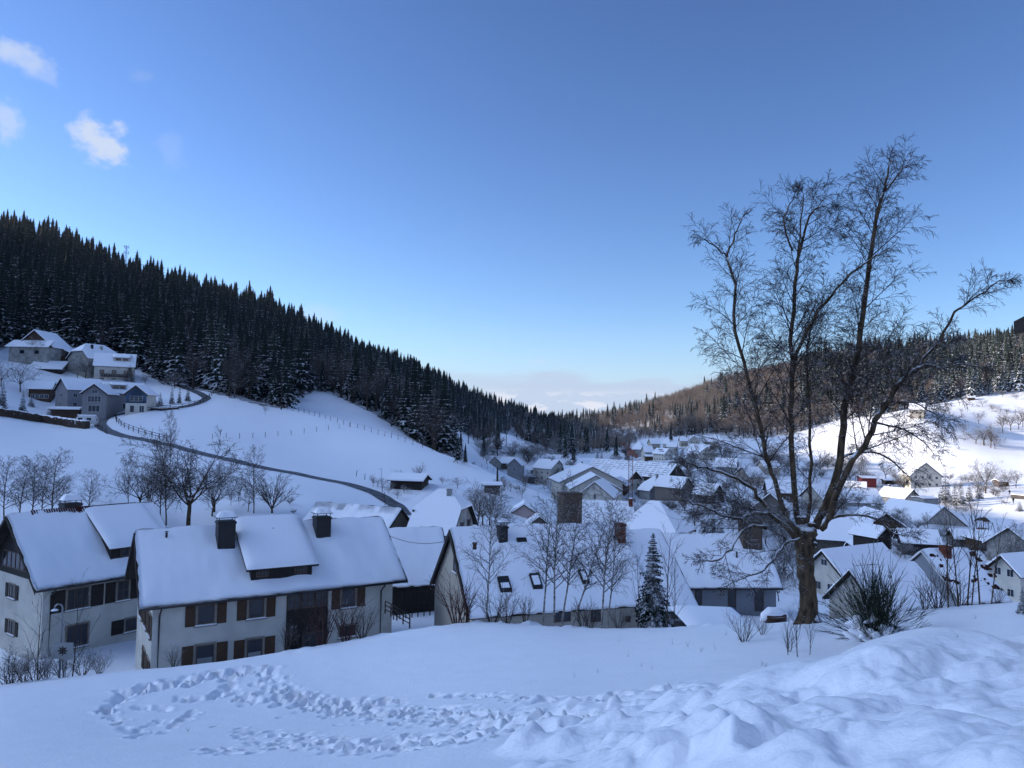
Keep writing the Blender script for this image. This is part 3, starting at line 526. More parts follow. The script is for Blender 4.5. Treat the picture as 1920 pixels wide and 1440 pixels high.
        fs = [(I(i, j), I(i+1, j), I(i+1, j+1), I(i, j+1)) for i in range(nx) for j in range(ny)]
        fs += [(I(i, 0), I(i, 0)+o2, I(i+1, 0)+o2, I(i+1, 0)) for i in range(nx)]
        for j in range(ny): fs += [(I(0, j), I(0, j+1), I(0, j+1)+o2, I(0, j)+o2), (I(nx, j), I(nx, j)+o2, I(nx, j+1)+o2, I(nx, j+1))]
        sn.add(vs, fs, 0, True); sn.build('dormer_snow', M['snow'], o)
        for (a0, a1, q0, q1, nx_, nz_) in wins: 
            s.window('near', a0, a1, q0, q1, frame='frame_brown', nx=nx_, nz=nz_, parent=o, off=yf-s.wy)
        return o
    def pipe(s, side, a, z0=0.0, top=None, mt='gutter'):
        b = MB(); zt = s.ze+.02 if top is None else top; sg = -1 if side == 'near' else 1; y = sg*(s.wy+.07)
        b.tube([(a, sg*(s.w+.02), zt-.12), (a, sg*(s.w-.05), zt-.25), (a, y, zt-.65), (a, y, s.lo)], [.05]*4, 8); b.build('downpipe', M[mt], s.root)
    def gutter(s, side='near'):
        sg = -1 if side == 'near' else 1; b = MB(); b.bar((-s.L/2, sg*(s.w+.06), s.ze-.05), (s.L/2, sg*(s.w+.06), s.ze-.05), .075, n=8); b.build('gutter', M['gutter'], s.root)
    def vent(s, px, py, h=.35, r=.07, kind='gutter'):
        q = s.rpx(px, py, lift=s.st*.6); b = MB(); b.bar((q[0], q[1], q[2]-.3), (q[0], q[1], q[2]+h), r, n=8); b.bar((q[0], q[1], q[2]+h+.03), (q[0], q[1], q[2]+h+.07), r*1.6, n=8); b.build('vent_pipe', M[kind], s.root)
    def barge(s, side, m='dark_wood', h=.28):
        b = MB(); x = -s.L/2 if side == 'g0' else s.L/2; e = -1 if side == 'g0' else 1
        for sg in (-1, 1): b.slab([(x+e*.003, 0, s.zr+.02), (x+e*.003, sg*s.w, s.ze+.02), (x+e*.003, sg*s.w, s.ze-h+.02), (x+e*.003, 0, s.zr-h+.02)], (e*.045, 0, 0))
        b.build('bargeboard', M[m], s.root)
    def skylight(s, px0, py0, px1, py1, snow=.5):
        a = s.rpx(px0, py0, lift=s.st*.7); c = s.rpx(px1, py1, lift=s.st*.7); x0, x1 = min(a[0], c[0]), max(a[0], c[0]); y0, y1 = min(a[1], c[1]), max(a[1], c[1])
        def Q(x, y, o): return (x, y, s.zr+y*s.tn+s.st*.75+o)
        b = MB(); t = .09
        for q in ((x0, x0+t, y0, y1), (x1-t, x1, y0, y1), (x0+t, x1-t, y0, y0+t), (x0+t, x1-t, y1-t, y1)): b.slab([Q(q[0], q[2], -.25), Q(q[1], q[2], -.25), Q(q[1], q[3], -.25), Q(q[0], q[3], -.25)], (0, 0, .42))
        o = b.build('skylight', M['clad_dark'], s.root)
        g = MB(); g.slab([Q(x0+t, y0+t, .08), Q(x1-t, y0+t, .08), Q(x1-t, y1-t, .08), Q(x0+t, y1-t, .08)], (0, 0, .03)); g.build('pane', M['glass'], o)
        if snow: 
            k = MB(); ym = y0+t+(y1-y0-2*t)*snow; k.slab([Q(x0+t+.01, y0+t+.01, .112), Q(x1-t-.01, y0+t+.01, .112), Q(x1-t-.01, ym, .112), Q(x0+t+.01, ym, .112)], (0, 0, .07)); k.build('snow_patch', M['snow'], o)
    def bare(s, x0, x1, y0, y1, m='tile', lift=None):
        lift = s.st+.06 if lift is None else lift
        return lift
# ================= the near houses
A = House('A', 'house', 'nearest white two-storey house with wide dark dormer and two dark clad chimneys', 'house', near=True, ov_e=.7, ov_g=.75, wallh=5.3)
for q in ((371,1134,402,1169), (466.5,1123,495,1157), (641,1103,665.6,1137)): A.win_px('near', *q, shutters=1, surround=1, shw=.55, frame='frame_brown', nx=1, nz=1)
for q in ((366.6,1209,401,1250), (462.5,1198,491.6,1240)): A.win_px('near', *q, shutters=1, surround=1, shw=.62, frame='frame_brown', nx=1, nz=1, curtain=True)
A.win_px('near', 637, 1173, 666, 1192, surround=1, frame='shutter', nx=4)
(a0, z1), (a1, z0) = A.wpx('near', 538, 1113), A.wpx('near', 614, 1150); b = MB()
A.sbox(b, 'near', a0, a1, A.lo, A.zt+.05, .0, .05); _, zm = A.wpx('near', 576, 1141)
for i in range(12): A.sbox(b, 'near', a0+(a1-a0)*i/12+.02, a0+(a1-a0)*(i+1)/12-.03, A.lo, zm-.1, .051, .07)
bd = b.build('stair_screen', M['dark_wood'], A.root)
for i in range(3): c = a0+(a1-a0)*(i+.5)/3; A.window('near', c-.42, c+.42, zm+.05, zm+1.15, frame='frame_brown', nx=2, nz=3, parent=bd, off=.06)
_, zq = A.wpx('near', 576, 1200); c = (a0+a1)/2+.4; A.window('near', c-.7, c+.7, zq-.5, zq+.5, frame='frame_brown', nx=3, nz=2, parent=bd, off=.075)
for (yy, zz, ww) in ((-2.9, 3.35, .9), (-.9, 3.35, .9), (-2.9, .75, .9), (-.9, .75, .9), (1.6, 3.35, .9)): A.window('g0', yy-ww/2, yy+ww/2, zz, zz+1.2, shutters=1, surround=1, frame='frame_brown', nx=2)
A.window('g0', -.6, .6, 5.9, 6.8, frame='frame_brown', nx=2, shutters=1)
A.gutter(); a_, _ = A.wpx('near', 297, 1200); A.pipe('near', a_); a_, _ = A.wpx('near', 713, 1150); A.pipe('near', a_)
A.barge('g0'); A.barge('g1', h=.2)
fl = A.rpx(470, 1090, lift=.1); fr = A.rpx(585, 1082, lift=.1); yf = -(fl[1]+fr[1])/2
n_ = -A.vv; tl = A.loc(ray_plane(467, 1068, A.org+n_*yf, n_)); x0, x1 = fl[0], fr[0]
w0 = A.loc(ray_plane(480, 1081, A.org+n_*yf, n_)); w1 = A.loc(ray_plane(504, 1068, A.org+n_*yf, n_)); w2 = A.loc(ray_plane(552, 1074, A.org+n_*yf, n_)); w3 = A.loc(ray_plane(576, 1060, A.org+n_*yf, n_))
zfb = A.zr-yf*A.tn; zf = max(tl[2], zfb+.95)
A.dormer(x0, x1, yf, zf, -.35, zbk=A.zr+.30, wins=((w0[0], w1[0], zfb+.35, zf-.15, 4, 2), (w2[0], w3[0], zfb+.35, zf-.15, 4, 2)), ov=.35, st=.24)
for (px, py, w_, h_) in ((424, 1030, 1.05, 1.75), (606, 1008, 1.0, 1.4)):
    q = A.rpx(px, py, lift=.1); A.chimney(q[0], q[1]+.4, w=w_, d=.95, h=h_-.2, m='clad_dark', plate=True)
A.vent(312, 1009); A.vent(511, 1003, .4)
B = House('B', 'house', 'white two-storey house at the left edge with red tiles along its ridge', 'house', near=True, ov_e=.75, ov_g=.8, wallh=5.2, gable_mat='dark_wood', gable_z=5.45)
for q, k in (((126,1103,166,1140), dict(shutters=1, nx=3, shw=.9)), ((220,1089,241,1124), dict(shutters=1, nx=2, shw=.75, nz=2)), ((125,1171,164,1211), dict(nx=3)), ((235,1158,266,1181), dict(shutters=3, nx=3, shw=.9))): B.win_px('near', *q, surround=1, frame='frame_brown', sh_m='shutter_dark', **k)
for q in ((18,1096,28,1120), (17,1164,27,1188)): B.win_px('g0', *q, shutters=1, surround=1, frame='frame_brown', sh_m='shutter_dark', nx=2, shw=.5)
B.window('g0', -2.2, 2.2, 5.9, 7.1, frame='frame_brown', nx=6, off=.04); B.gutter(); a_, _ = B.wpx('near', 92, 1180); B.pipe('near', a_); B.barge('g0'); B.barge('g1')
fl = B.rpx(207, 1052, lift=.1); yf = -fl[1]; n_ = -B.vv; tl = B.loc(ray_plane(206, 1031, B.org+n_*yf, n_)); zfb = B.zr-yf*B.tn; fr = B.rpx(283, 1045, lift=.1); zf = max(tl[2], zfb+1.1)
B.dormer(fl[0], fl[0]+4.2, yf, zf, .25, wins=((fl[0]+.7, fl[0]+1.9, zfb+.3, zf-.12, 2, 1), (fl[0]+2.3, fl[0]+3.5, zfb+.3, zf-.12, 2, 1)), st=.22)
q = B.rpx(141, 956, sg=1); B.chimney(-.6, 1.2, w=1.3, d=1.0, h=1.5, m='clad_dark', plate=True)
tl_ = MB()      # the strip of tiles along the ridge that has lost its snow, with teeth of snow between the courses
for i in range(46):
    x = -3.9+i*.17; h = .25+.75*math.exp(-((i-30)/9)**2)+rg.uniform(-.08, .08); zt_ = B.zr+.235
    tl_.slab([(x, -.02, zt_), (x+.10, -.02, zt_), (x+.10, -h, zt_-h*B.tn), (x, -h, zt_-h*B.tn)], (0, 0, .045))
    if 18 < i < 42: tl_.slab([(x-.08, -.02, zt_-.02), (x+.15, -.02, zt_-.02), (x+.15, -h*.8, zt_-.02-h*.8*B.tn), (x-.08, -h*.8, zt_-.02-h*.8*B.tn)], (0, 0, .045))
tl_.build('bare_tiles', M['tile'], B.root)
Cc = House('C', 'house', 'long steep snowy roof with skylights and a pale grey gable facing left, behind the birches', 'house', wall='stucco_warm', near=True, ov_e=.35, ov_g=.25, snow_t=.2)
Cc.barge('g0', h=.42); Cc.window('g0', -1.0, -.35, 4.6, 5.9, frame='frame_brown', nx=1, surround=1)
for q in ((932,1086,960,1110,.5), (992,1080,1018,1104,.9), (1084,1073,1106,1095,.97)): Cc.skylight(*q[:4], snow=q[4])
for q in ((968,1013,988,1018), (1150,1010,1160,1014)): Cc.skylight(*q, snow=0)
q = Cc.rpx(944, 1020, lift=.1); Cc.chimney(q[0], q[1]+.3, w=.6, d=.6, h=1.0, m='clad_dark', plate=True)
q = Cc.rpx(1169, 1022, lift=.1); Cc.chimney(q[0]-.1, q[1]+.3, w=.55, d=.6, h=1.3, m='brick', snow=False)
Cc.chimney(2.55, .55, w=1.42, d=1.1, h=2.75, m='clad', snow=False, label='tall wide brown clad chimney')
for q in ((1040,1146,1070,1166), (1108,1142,1126,1166)): Cc.win_px('near', *q, frame='frame_brown', nx=2)
Cc.auto('far', 3, 1)
C2 = House('C2', 'house', 'grey annex at the right end of the skylit roof, behind the young spruce', 'annex', wall='stucco_grey', near=True, ov_e=.35, ov_g=.3, snow_t=.2)
for q in ((1258,1145,1272,1160), (1172,1155,1182,1167)): C2.win_px('near', *q, frame='frame_brown', nx=2)
C2.pipe('near', C2.lx-.1); C2.gutter(); C2.barge('g1', h=.12, m='gutter')
D = House('D', 'house', 'grey hall with tall glazed bays under a snowy roof, left of the big bare tree', 'hall', wall='bluewall', near=True, ov_e=.5, ov_g=.35, snow_t=.2, wallh=3.0)
for q in ((1303,1106,1316,1150), (1365,1106,1380,1146), (1415,1106,1432,1146)): D.win_px('near', *q, frame='brown_wood', nx=1, nz=3, off=.0)
D.gutter(); D.barge('g1', h=.15, m='gutter'); q = D.rpx(1413, 1036, lift=.1); D.chimney(q[0], q[1]+.7, w=1.75, d=1.1, h=2.1, m='clad', snow=False, label='tall wide dark clad chimney')
q = D.rpx(1396, 1050); b = MB(); b.bar((q[0]-.7, q[1], q[2]-.2), (q[0]-.7, q[1], q[2]+.7), .08); b.build('vent_pipe', M['gutter'], D.root)
E_ = House('E', 'barn', 'low barn with smooth snowy roof and dark boarded wall between the two big houses', 'barn', wall='dark_wood', near=True, ov_e=.6, ov_g=.3, snow_t=.2); E_.barge('g1', h=.12)
F_ = House('F', 'barn', 'long shed with ribbed snowy roof and plain taupe gable above the big house ridge', 'shed', wall='taupe', near=True, ov_e=.5, ov_g=.35, snow_t=.1); F_.barge('g1', h=.2)
rb = MB()
for i in range(56):
    x = -F_.L/2+.15+i*(F_.L-.3)/56; rb.slab([(x, -.05, F_.zr+.085), (x+.07, -.05, F_.zr+.085), (x+.07, -.85-rg.random()*.1, F_.zr+.085-.9*F_.tn), (x, -.85, F_.zr+.085-.9*F_.tn)], (0, 0, .03))
rb.build('roof_ribs', M['metal'], F_.root)
G_ = House('G', 'house', 'old farmhouse with big half-hipped snowy roof, grey chimney and shuttered gable below the road bend', 'farmhouse', wall='stucco_old', near=False, ov_e=.6, ov_g=.6, hip=.42, snow_t=.25, wallh=3.2)
G_.auto('g1', 3, 2, z0=.7, fh=2.4, w=.8, h=1.1, shutters=1, sh_m='shutter'); G_.chimney(.9, -.7, w=.55, h=.9, m='stucco_grey', snow=False); G_.vent(775, 960, .2, .12)
# upper left farmsteads
H1 = House('H1', 'farmhouse', 'highest farmhouse at the edge of the dark wood, boarded gable over a snowy skirt roof', 'farmhouse', wall='stucco_old', gable_mat='brown_wood', snow_t=.35, hip=0)
H1.auto('g0', 2, 1, z0=3.1, w=1.3, h=1.2); H1.chimney(2, 1.2, w=.8, h=1.4, m='stucco_old')
b = MB(); sk = [(-H1.lx-3.2, -H1.w, H1.ze-.2), (-H1.lx-3.2, H1.w+1, H1.ze-.2), (-H1.lx, H1.w+.3, H1.ze+2.1), (-H1.lx, -H1.w-.0, H1.ze+2.1)]; b.slab(sk, (0, 0, -.15)); o = b.build('skirt_roof', M['under'], H1.root)
b = MB(); b.slab([(x, y, z+.004) for x, y, z in sk], (0, 0, .35)); b.build('snow_cover', M['snow'], o)
b = MB(); b.box((-H1.lx-2.6, -H1.w+.6, H1.lo-2), (-H1.lx, H1.w, H1.ze-.1)); o = b.build('front_room', M['stucco_old'], H1.root)
for yy in (-3.3, 1.6): b = MB(); b.box((-H1.lx-2.66, yy, 2.6), (-H1.lx-2.601, yy+1.5, 3.8)); b.build('window', M['glass'], o)
b = MB(); b.slab([(-1, -H1.w-4.6, H1.ze-2.3), (5.5, -H1.w-4.6, H1.ze-2.3), (5.5, -H1.w+.4, H1.ze+.35), (-1, -H1.w+.4, H1.ze+.35)], (0, 0, .3)); b.build('side_roof_snow', M['snow'], H1.root)
b = MB(); b.box((-.8, -H1.w-4.2, H1.lo), (5.3, -H1.w+.6, H1.ze-2.35)); b.build('side_barn', M['brown_wood'], H1.root)
H2 = House('H2', 'farmhouse', 'upper house with long dormer, balcony and big dark evergreen in front', 'house', wall='stucco', snow_t=.35, wallh=6.0)
H2.auto('near', 3, 2, z0=.8, fh=2.7, w=1.6, h=1.5); H2.dormer(-.5, 4.6, 3.4, H2.zr-3.4*H2.tn+1.6, .3, m='stucco', st=.3, wins=((.2, 1.9, H2.zr-3.4*H2.tn+.6, H2.zr-3.4*H2.tn+1.4, 3, 1), (2.4, 4.1, H2.zr-3.4*H2.tn+.6, H2.zr-3.4*H2.tn+1.4, 3, 1)))
b = MB(); b.box((-H2.lx+2, -H2.wy-1.5, 2.6), (H2.lx-1, -H2.wy-.003, 2.75))
for i in range(16): b.box((-H2.lx+2+i*.5, -H2.wy-1.5, 2.75), (-H2.lx+2.35+i*.5, -H2.wy-1.42, 3.6))
b.build('balcony', M['dark_wood'], H2.root)
HD['H2w'] = [-143.2, 251.5, 24.0, 62, 12.5, 6.2, 5.2, 7.5]; HD['H2b'] = [-155.5, 248.0, 17.9, 12, 10.5, 5.4, 2.9, 4.3]
H2w = House('H2w', 'farmhouse', 'steep gabled wing with one narrow opening, left of the balcony house', 'house', wall='stucco_old', snow_t=.35, hip=.5); H2w.chimney(1, -2.0, w=.7, h=1.3, m='stucco_old')
b = MB(); q = (-1.8, -1.4, 0); 
b.box((-2.6, -2.3, H2w.zr-2.0*H2w.tn-.2), (-2.0, -1.7, H2w.zr-2.0*H2w.tn+1.6)); b.build('roof_hatch', M['dark_wood'], H2w.root)
H2b = House('H2b', 'barn', 'low dark boarded barn left of the balcony house on the upper slope', 'barn', wall='dark_wood', snow_t=.25, gable_mat='dark_wood')
H3 = House('H3', 'house', 'mauve-grey rendered house with two gables above the hedge wall', 'house', wall='plum', snow_t=.3)
H3.auto('near', 3, 2, z0=.7, fh=2.7, w=1.2, h=1.2); H3.auto('g0', 1, 2, z0=.7, w=1.0, h=1.2)
H3g = House('H3g', 'house', 'mauve gabled wing with tall white grid window facing the valley', 'house', wall='plum', snow_t=.3, ov_g=.7)
H3g.window('g0', -1.7, 1.7, 2.9, 4.5, nx=4, nz=2); H3g.window('g0', -1.5, 1.5, .2, 2.0, nx=3); H3g.window('g0', -.7, .7, 5.2, 6.2, nx=2); H3g.barge('g0', h=.35)
H4 = House('H4', 'house', 'house with small dormer between the mauve and the blue gables', 'house', wall='plum', snow_t=.3)
H4.auto('near', 3, 1, z0=.6, w=1.6, h=1.6); H4.dormer(-3.6, .2, 2.6, H4.zr-2.6*H4.tn+1.5, .3, m='plum', st=.3, wins=((-3.2, -1.9, H4.zr-2.6*H4.tn+.45, H4.zr-2.6*H4.tn+1.3, 2, 1), (-1.5, -.2, H4.zr-2.6*H4.tn+.45, H4.zr-2.6*H4.tn+1.3, 2, 1)))
H4g = House('H4g', 'house', 'gabled wing with blue boarded upper floor and white ground floor', 'house', wall='stucco', snow_t=.3, gable_mat='blue', gable_z=2.75, ov_g=.7)
b = MB()
for sx, e in ((-H4g.lx-.03, -1),): b.slab([(sx, -H4g.wy, 2.75), (sx, H4g.wy, 2.75), (sx, H4g.wy, H4g.zt), (sx, 0, H4g.za), (sx, -H4g.wy, H4g.zt)], (.025, 0, 0))
b.build('boarding', M['blue'], H4g.root)
H4g.window('g0', -1.7, 1.7, 3.3, 4.7, nx=3, nz=2, off=.035); H4g.window('g0', -2.2, -.9, .2, 2.1, nx=2); H4g.window('g0', .4, 1.6, .2, 2.1, nx=1); H4g.barge('g0', h=.35, m='brown_wood')
H5 = House('H5', 'outbuilding', 'low brown outbuilding left of the mauve house', 'outbuilding', wall='brown_wood', snow_t=.35, wallh=3.4); H5.auto('near', 4, 1, z0=.6, w=1.1, h=1.3)
def seat(key, px, py, dmin=100, dmax=700, pr=None):
    g = G(px, py, dmin, dmax); h = pr or HD[key][3:]
    if g is None: g = P(px, py, dmin); g[2] = gz(g[0], g[1])
    HD[key] = [float(g[0]), float(g[1]), float(g[2])+h[3]+h[4]-.1]+list(h)
# ================= village houses: key, kind, label, category, wall, windows
def vh(key, label, cat='house', wall='stucco', near=0, g0=0, g1=0, fl=1, chim=0, hip=0, **k):
    sh = k.pop('shutters', 0); at = k.pop('attic', 0); z0 = k.pop('z0', .8)
    h = House(key, k.pop('name', cat.replace(' ', '_')), label, cat, wall=wall, snow_t=k.pop('snow_t', .3), hip=hip, group='snow-covered houses of the village', **k)
    for sd, n in (('near', near), ('g0', g0), ('g1', g1)):
        if n: h.auto(sd, n, fl, z0=z0, w=1.0, h=1.1, shutters=sh, sh_m='shutter_dark', attic=at if sd != 'near' else 0)
    if chim: h.chimney(h.L*.18*chim, -.5, w=.7, h=1.2, m='clad_dark' if chim > 1 else 'stucco_grey')
    return h
vh('V1', 'grey gabled house with chimney just below the left meadow crest', wall='stucco_old', g0=1, near=2, chim=1)
vh('V2', 'house with long snowy roof face behind the meadow crest, right of the grey gable', wall='stucco_grey', g0=1)
vh('V3', 'white gabled house with dark barge boards left of the low one with a chimney', g1=2, near=3, fl=2, attic=1, chim=1, gable_z=None)
vh('V4', 'small white gabled house with grey panels, just above the big white hall', wall='stucco', g0=2, attic=1, chim=1)
V5 = dict(V5=[14.2, 262, -15.9, -8, 9, 3.2, .9, 3.2], V6=[21, 287, -17.4, -10, 5.5, 2.4, .8, 2.5]); HD.update(V5); seat('V5', 996, 905, 200); seat('V6', 1004, 890, 230)
vh('V5', 'low stone outbuilding with thick flat snow left of the brown conifer', 'outbuilding', 'stone', near=2)
vh('V6', 'small snow-roofed shed behind the low stone outbuilding', 'shed', 'brown_wood')
J = vh('J', 'broad low-pitched rear part of the big white stepped hall', 'hall', 'stucco', g0=0, ov_e=1.0, snow_t=.3)
J2 = vh('J2', 'white gabled front of the big stepped hall with one small window', 'hall', 'stucco', snow_t=.3, ov_g=.5)
J2.window('g0', -.35, .35, 3.6, 4.9, nx=1); J2.barge('g0', h=.25)
HD['J3'] = [HD['J'][0]-.1, (HD['J'][1]+HD['J2'][1])/2+2, HD['J'][2]-1.4, 90, 16, 8.2, 4.4, 4]
J3 = vh('J3', 'middle step of the big white hall between its front gable and rear roof', 'hall', 'stucco'); J3.barge('g0', h=.25)
Pb = vh('P', 'long barn roof ruled with dark lines of clear glazing behind the crane', 'barn', 'dark_wood', gable_mat='dark_wood')
b = MB()
for i in range(17):
    x = -Pb.L/2+1+i*2.75; b.slab([(x, -.3, Pb.zr-.3*Pb.tn+.303), (x+.12, -.3, Pb.zr-.3*Pb.tn+.303), (x+.12, -Pb.w+.3, Pb.ze+.3*Pb.tn+.303), (x, -Pb.w+.3, Pb.ze+.3*Pb.tn+.303)], (0, 0, .03))
for j in range(7):
    y = -.6-j*.95
    for i in range(16):
        if rg.random() < .8:
            x = -Pb.L/2+1.2+i*2.75; ww = rg.uniform(1.2, 2.4); b.slab([(x, y, Pb.zr+y*Pb.tn+.303), (x+ww, y, Pb.zr+y*Pb.tn+.303), (x+ww, y-.14, Pb.zr+(y-.14)*Pb.tn+.303), (x, y-.14, Pb.zr+(y-.14)*Pb.tn+.303)], (0, 0, .03))
b.build('glazing_bars', M['gutter'], Pb.root)
vh('V7', 'house with dark boarded gable over white wall beside the crane', gable_mat='dark_wood', g0=2)
vh('V8', 'house with sweeping snowy roof and green wall right of the crane', wall='stucco_grey', hip=.6, chim=1)
vh('V9', 'tall grey barn gable right of the two dark village spruces', 'barn', 'taupe')
vh('V10', 'low barn with dark open front at the left of the big tree crown', 'barn', 'dark_wood')
vh('V11', 'farthest hip-roofed house above the crane jib', hip=.8, wall='stucco_grey', near=2)
vh('V12', 'snow-roofed annex right of the farthest hip-roofed house', wall='stucco', near=1)
vh('V13', 'house with dark roof openings, second from left in the far row', wall='stucco_warm', near=3)
vh('V14', 'small white gabled house in the far row behind the smooth white-walled one', near=1)
vh('V15', 'smooth snow-roofed white house directly above the pair of village spruces', near=1)
V16 = vh('V16', 'white house with dark solar panels on its snowy roof', near=4, g1=2, fl=2)
b = MB()
for j, (xa, xb) in enumerate(((-2.6, 1.2), (-.6, 3.4))):
    y = -1.0-j*1.1; b.slab([(xa, y, V16.zr+y*V16.tn+.31), (xb, y, V16.zr+y*V16.tn+.31), (xb, y-.5, V16.zr+(y-.5)*V16.tn+.31), (xa, y-.5, V16.zr+(y-.5)*V16.tn+.31)], (0, 0, .08))
b.build('solar_panel', M['glass'], V16.root)
HD['V17'] = [82.5, 428, -20.2, 0, 7, 2.6, .9, 2.6]; seat('V17', 1218, 863, 330)
vh('V17', 'brown boarded shed with snow roof below the house with solar panels', 'shed', 'shutter')
vh('V18', 'house with snowy roof at the foot of the right-hand wood', wall='stucco_warm', near=2, chim=2)
vh('V19', 'white house in the far row partly behind the twigs of the big tree', g0=2, fl=2)
vh('V20', 'long snow-roofed house in the far row behind the big tree', wall='stucco_warm', near=4)
vh('V21', 'broad snow roof behind the pair of village spruces, amid frosted twigs', wall='stucco_grey', near=3)
vh('V22', 'steep gabled house behind the left branches of the big tree', g0=2, fl=2)
S1 = vh('S1', 'broad roof behind the skylit house, with red chimney at its right end', wall='stucco_warm', near=3, snow_t=.25); 
S1.chimney(S1.L/2-.6, -.8, w=.7, h=1.4, m='brick')
HD['S2'] = [25.2, 129, -13.4, -30, 11.5, 5.6, 5.2, 3.2]
S2 = vh('S2', 'steep hipped roof with a slit dormer and cream wall behind the annex', wall='stucco_warm', hip=.92, near=3, snow_t=.25)
W1 = vh('W1', 'big white house with two rows of dark windows below the sunlit field', g0=4, fl=2, near=4, attic=0, snow_t=.4); W1.chimney(3, -1, w=.8, h=1, m='stucco_grey')
HD['W2'] = [150.5, 318, -13.0, -4, 7, 3.2, .8, 4.0]; seat('W2', 1625, 913, 240)
vh('W2', 'dark red boarded barn left of the big white house', 'barn', 'barn_red', roof_m='dark_wood', snow_t=.1)
HD['W2b'] = [158.0, 308, -15.8, -4, 11, 2.2, .5, 1.6]; seat('W2b', 1678, 907, 240)
vh('W2b', 'long low dark shed joining the red barn and the white house', 'shed', 'dark_wood')
vh('W3', 'snow-roofed house with dark gable above the grey block', wall='stucco_warm', g0=1, chim=2)
HD['W3b'] = [109.0, 236, -19.4, -8, 15, 7.0, 3.6, 3.0]
vh('W3b', 'wide snow roof behind the big tree, left of the grey block', wall='stucco_grey', near=3)
HD['W4'] = [124.4, 219.0, -20.6, 10, 4.6, 2.6, .3, 4.3]; seat('W4', 1734, 962, 170)
vh('W4', 'plain grey concrete block with flat snowy top', 'outbuilding', 'stucco_grey', snow_t=.2, ov_e=.15, ov_g=.15, roof_m='gutter')
HD['W5'] = [107.5, 196.0, -19.3, 100, 20, 7.6, 5.6, 3.0]
vh('W5', 'long farm building with wide pale gable and sweeping low eave', 'barn', 'stucco_old', snow_t=.3, ov_g=.3)
W6 = vh('W6', 'house with brown boarded gable over a full-width grid of windows', wall='stucco', gable_mat='brown_wood', gable_z=4.0, chim=1)
W6.window('g0', -3.0, 3.0, 1.9, 3.9, nx=8, nz=2)
vh('W7', 'small snow-covered gable roof in front of the window-grid house', 'shed', 'dark_wood')
W8 = vh('W8', 'snow-covered roof with two open skylights among frosted shrubs', wall='stucco_warm', snow_t=.2)
HD['W9'] = [68.0, 133.0, -19.3, -12, 13, 6.0, 3.4, 2.6]
vh('W9', 'rounded half-hipped snow roof behind the broom bush', wall='stucco_grey', hip=.5, snow_t=.35)
W10 = vh('W10', 'white gabled house with two dark windows immediately right of the big trunk', g0=2, fl=2, z0=1.0, attic=.9, ov_g=.6)
W10.barge('g0', h=.25)
W11 = House('W11', 'garage', 'weathered grey garage with stained gable behind the broom bush', 'garage', wall='stucco_old', near=True, ov_e=.3, ov_g=.25, snow_t=.25, wallh=2.8)
W11.barge('g0', h=.14); b = MB(); b.box((-W11.lx-.9, -1.9, 1.3), (-W11.lx-.003, 1.2, 1.42)); o = b.build('porch_slab', M['stucco_grey'], W11.root); b = MB(); b.box((-W11.lx-.88, -1.8, 1.424), (-W11.lx-.01, .6, 1.62)); b.build('snow_cover', M['snow'], o)
W12 = House('W12', 'house', 'steep-roofed house with brick chimney, bare tile patches and blue-grey gable at right', 'house', wall='bluewall', near=True, ov_e=.25, ov_g=.15, snow_t=.18)
W12.barge('g0', h=.14, m='frame'); q = W12.rpx(1778, 1048, lift=.1); W12.chimney(q[0], q[1]+.3, w=.6, d=.7, h=.9, m='brick', snow=False)
for q in ((1756,1044,1766,1054), (1846,1088,1854,1098)): W12.skylight(*q, snow=.7)
b = MB()
for (px, py, r) in ((1782,1083,.5),(1826,1086,.55),(1821,1036,.4),(1845,1062,.35),(1866,1100,.35),(1762,1060,.2),(1745,1040,.2),(1793,1090,.25),(1858,1078,.3),(1834,1048,.3),(1772,1084,.3)):
    q = W12.rpx(px, py, lift=.2)
    for k in range(14): x, y = q[0]+rg.uniform(-r, r), q[1]+rg.uniform(-r*.5, r*.5); b.slab([(x, y, W12.zr+y*W12.tn+.17), (x+.2, y, W12.zr+y*W12.tn+.17), (x+.2, y-.12, W12.zr+(y-.12)*W12.tn+.17), (x, y-.12, W12.zr+(y-.12)*W12.tn+.17)], (0, 0, .045))
b.build('bare_tiles', M['tile'], W12.root)
vh('W13', 'white gabled house with dark shuttered windows near the right edge', g0=2, fl=2, shutters=0, ov_e=.6, ov_g=.8, z0=1.0)
vh('W14', 'dark boarded barn with shallow snowy roof near the playground', 'barn', 'brown_wood')
vh('T', 'lone farmhouse at the top of the sunlit field below the wood', 'farmhouse', 'stucco_warm', near=3)
HD['W15'] = [47.0, 77.0, -17.6, 30, 9, 4.0, 2.6, 2.5]
HD['T2'] = [266.0, 440.0, 14.2, -20, 5, 2.5, .9, 1.6]; seat('T2', 1821, 750, 330)
vh('T2', 'tiny hut at the upper edge of the sunlit field', 'hut', 'brown_wood')
HD['N1'] = [1.7, 142, -15.7, 100, 7, 3.6, 3.0, 6.0]; HD['N2'] = [4.6, 126, -15.8, 80, 6, 3.6, 3.0, 3.0]
g = P(984, 947, 128); HD['N1'][:3] = [float(g[0]), 131.0, float(g[2])+.1]; HD['N1'][3:7] = [88, 6.5, 2.9, 1.9]; g = P(1013, 969, 112); HD['N2'][:3] = [float(g[0]), 115.0, float(g[2])]; HD['N2'][3:7] = [88, 6, 2.4, 1.9]
N1 = vh('N1', 'small pale pink gabled house with a row of tiny windows above the skylit roof', wall='stucco_pink', ov_e=.35, ov_g=.4, wallh=5.5)
N1.window('g0', -.5, .5, 3.7, 4.0, nx=3); N1.window('g0', -1.4, -1.2, 3.7, 4.0, nx=1); N1.window('g0', 1.2, 1.4, 3.7, 4.0, nx=1)
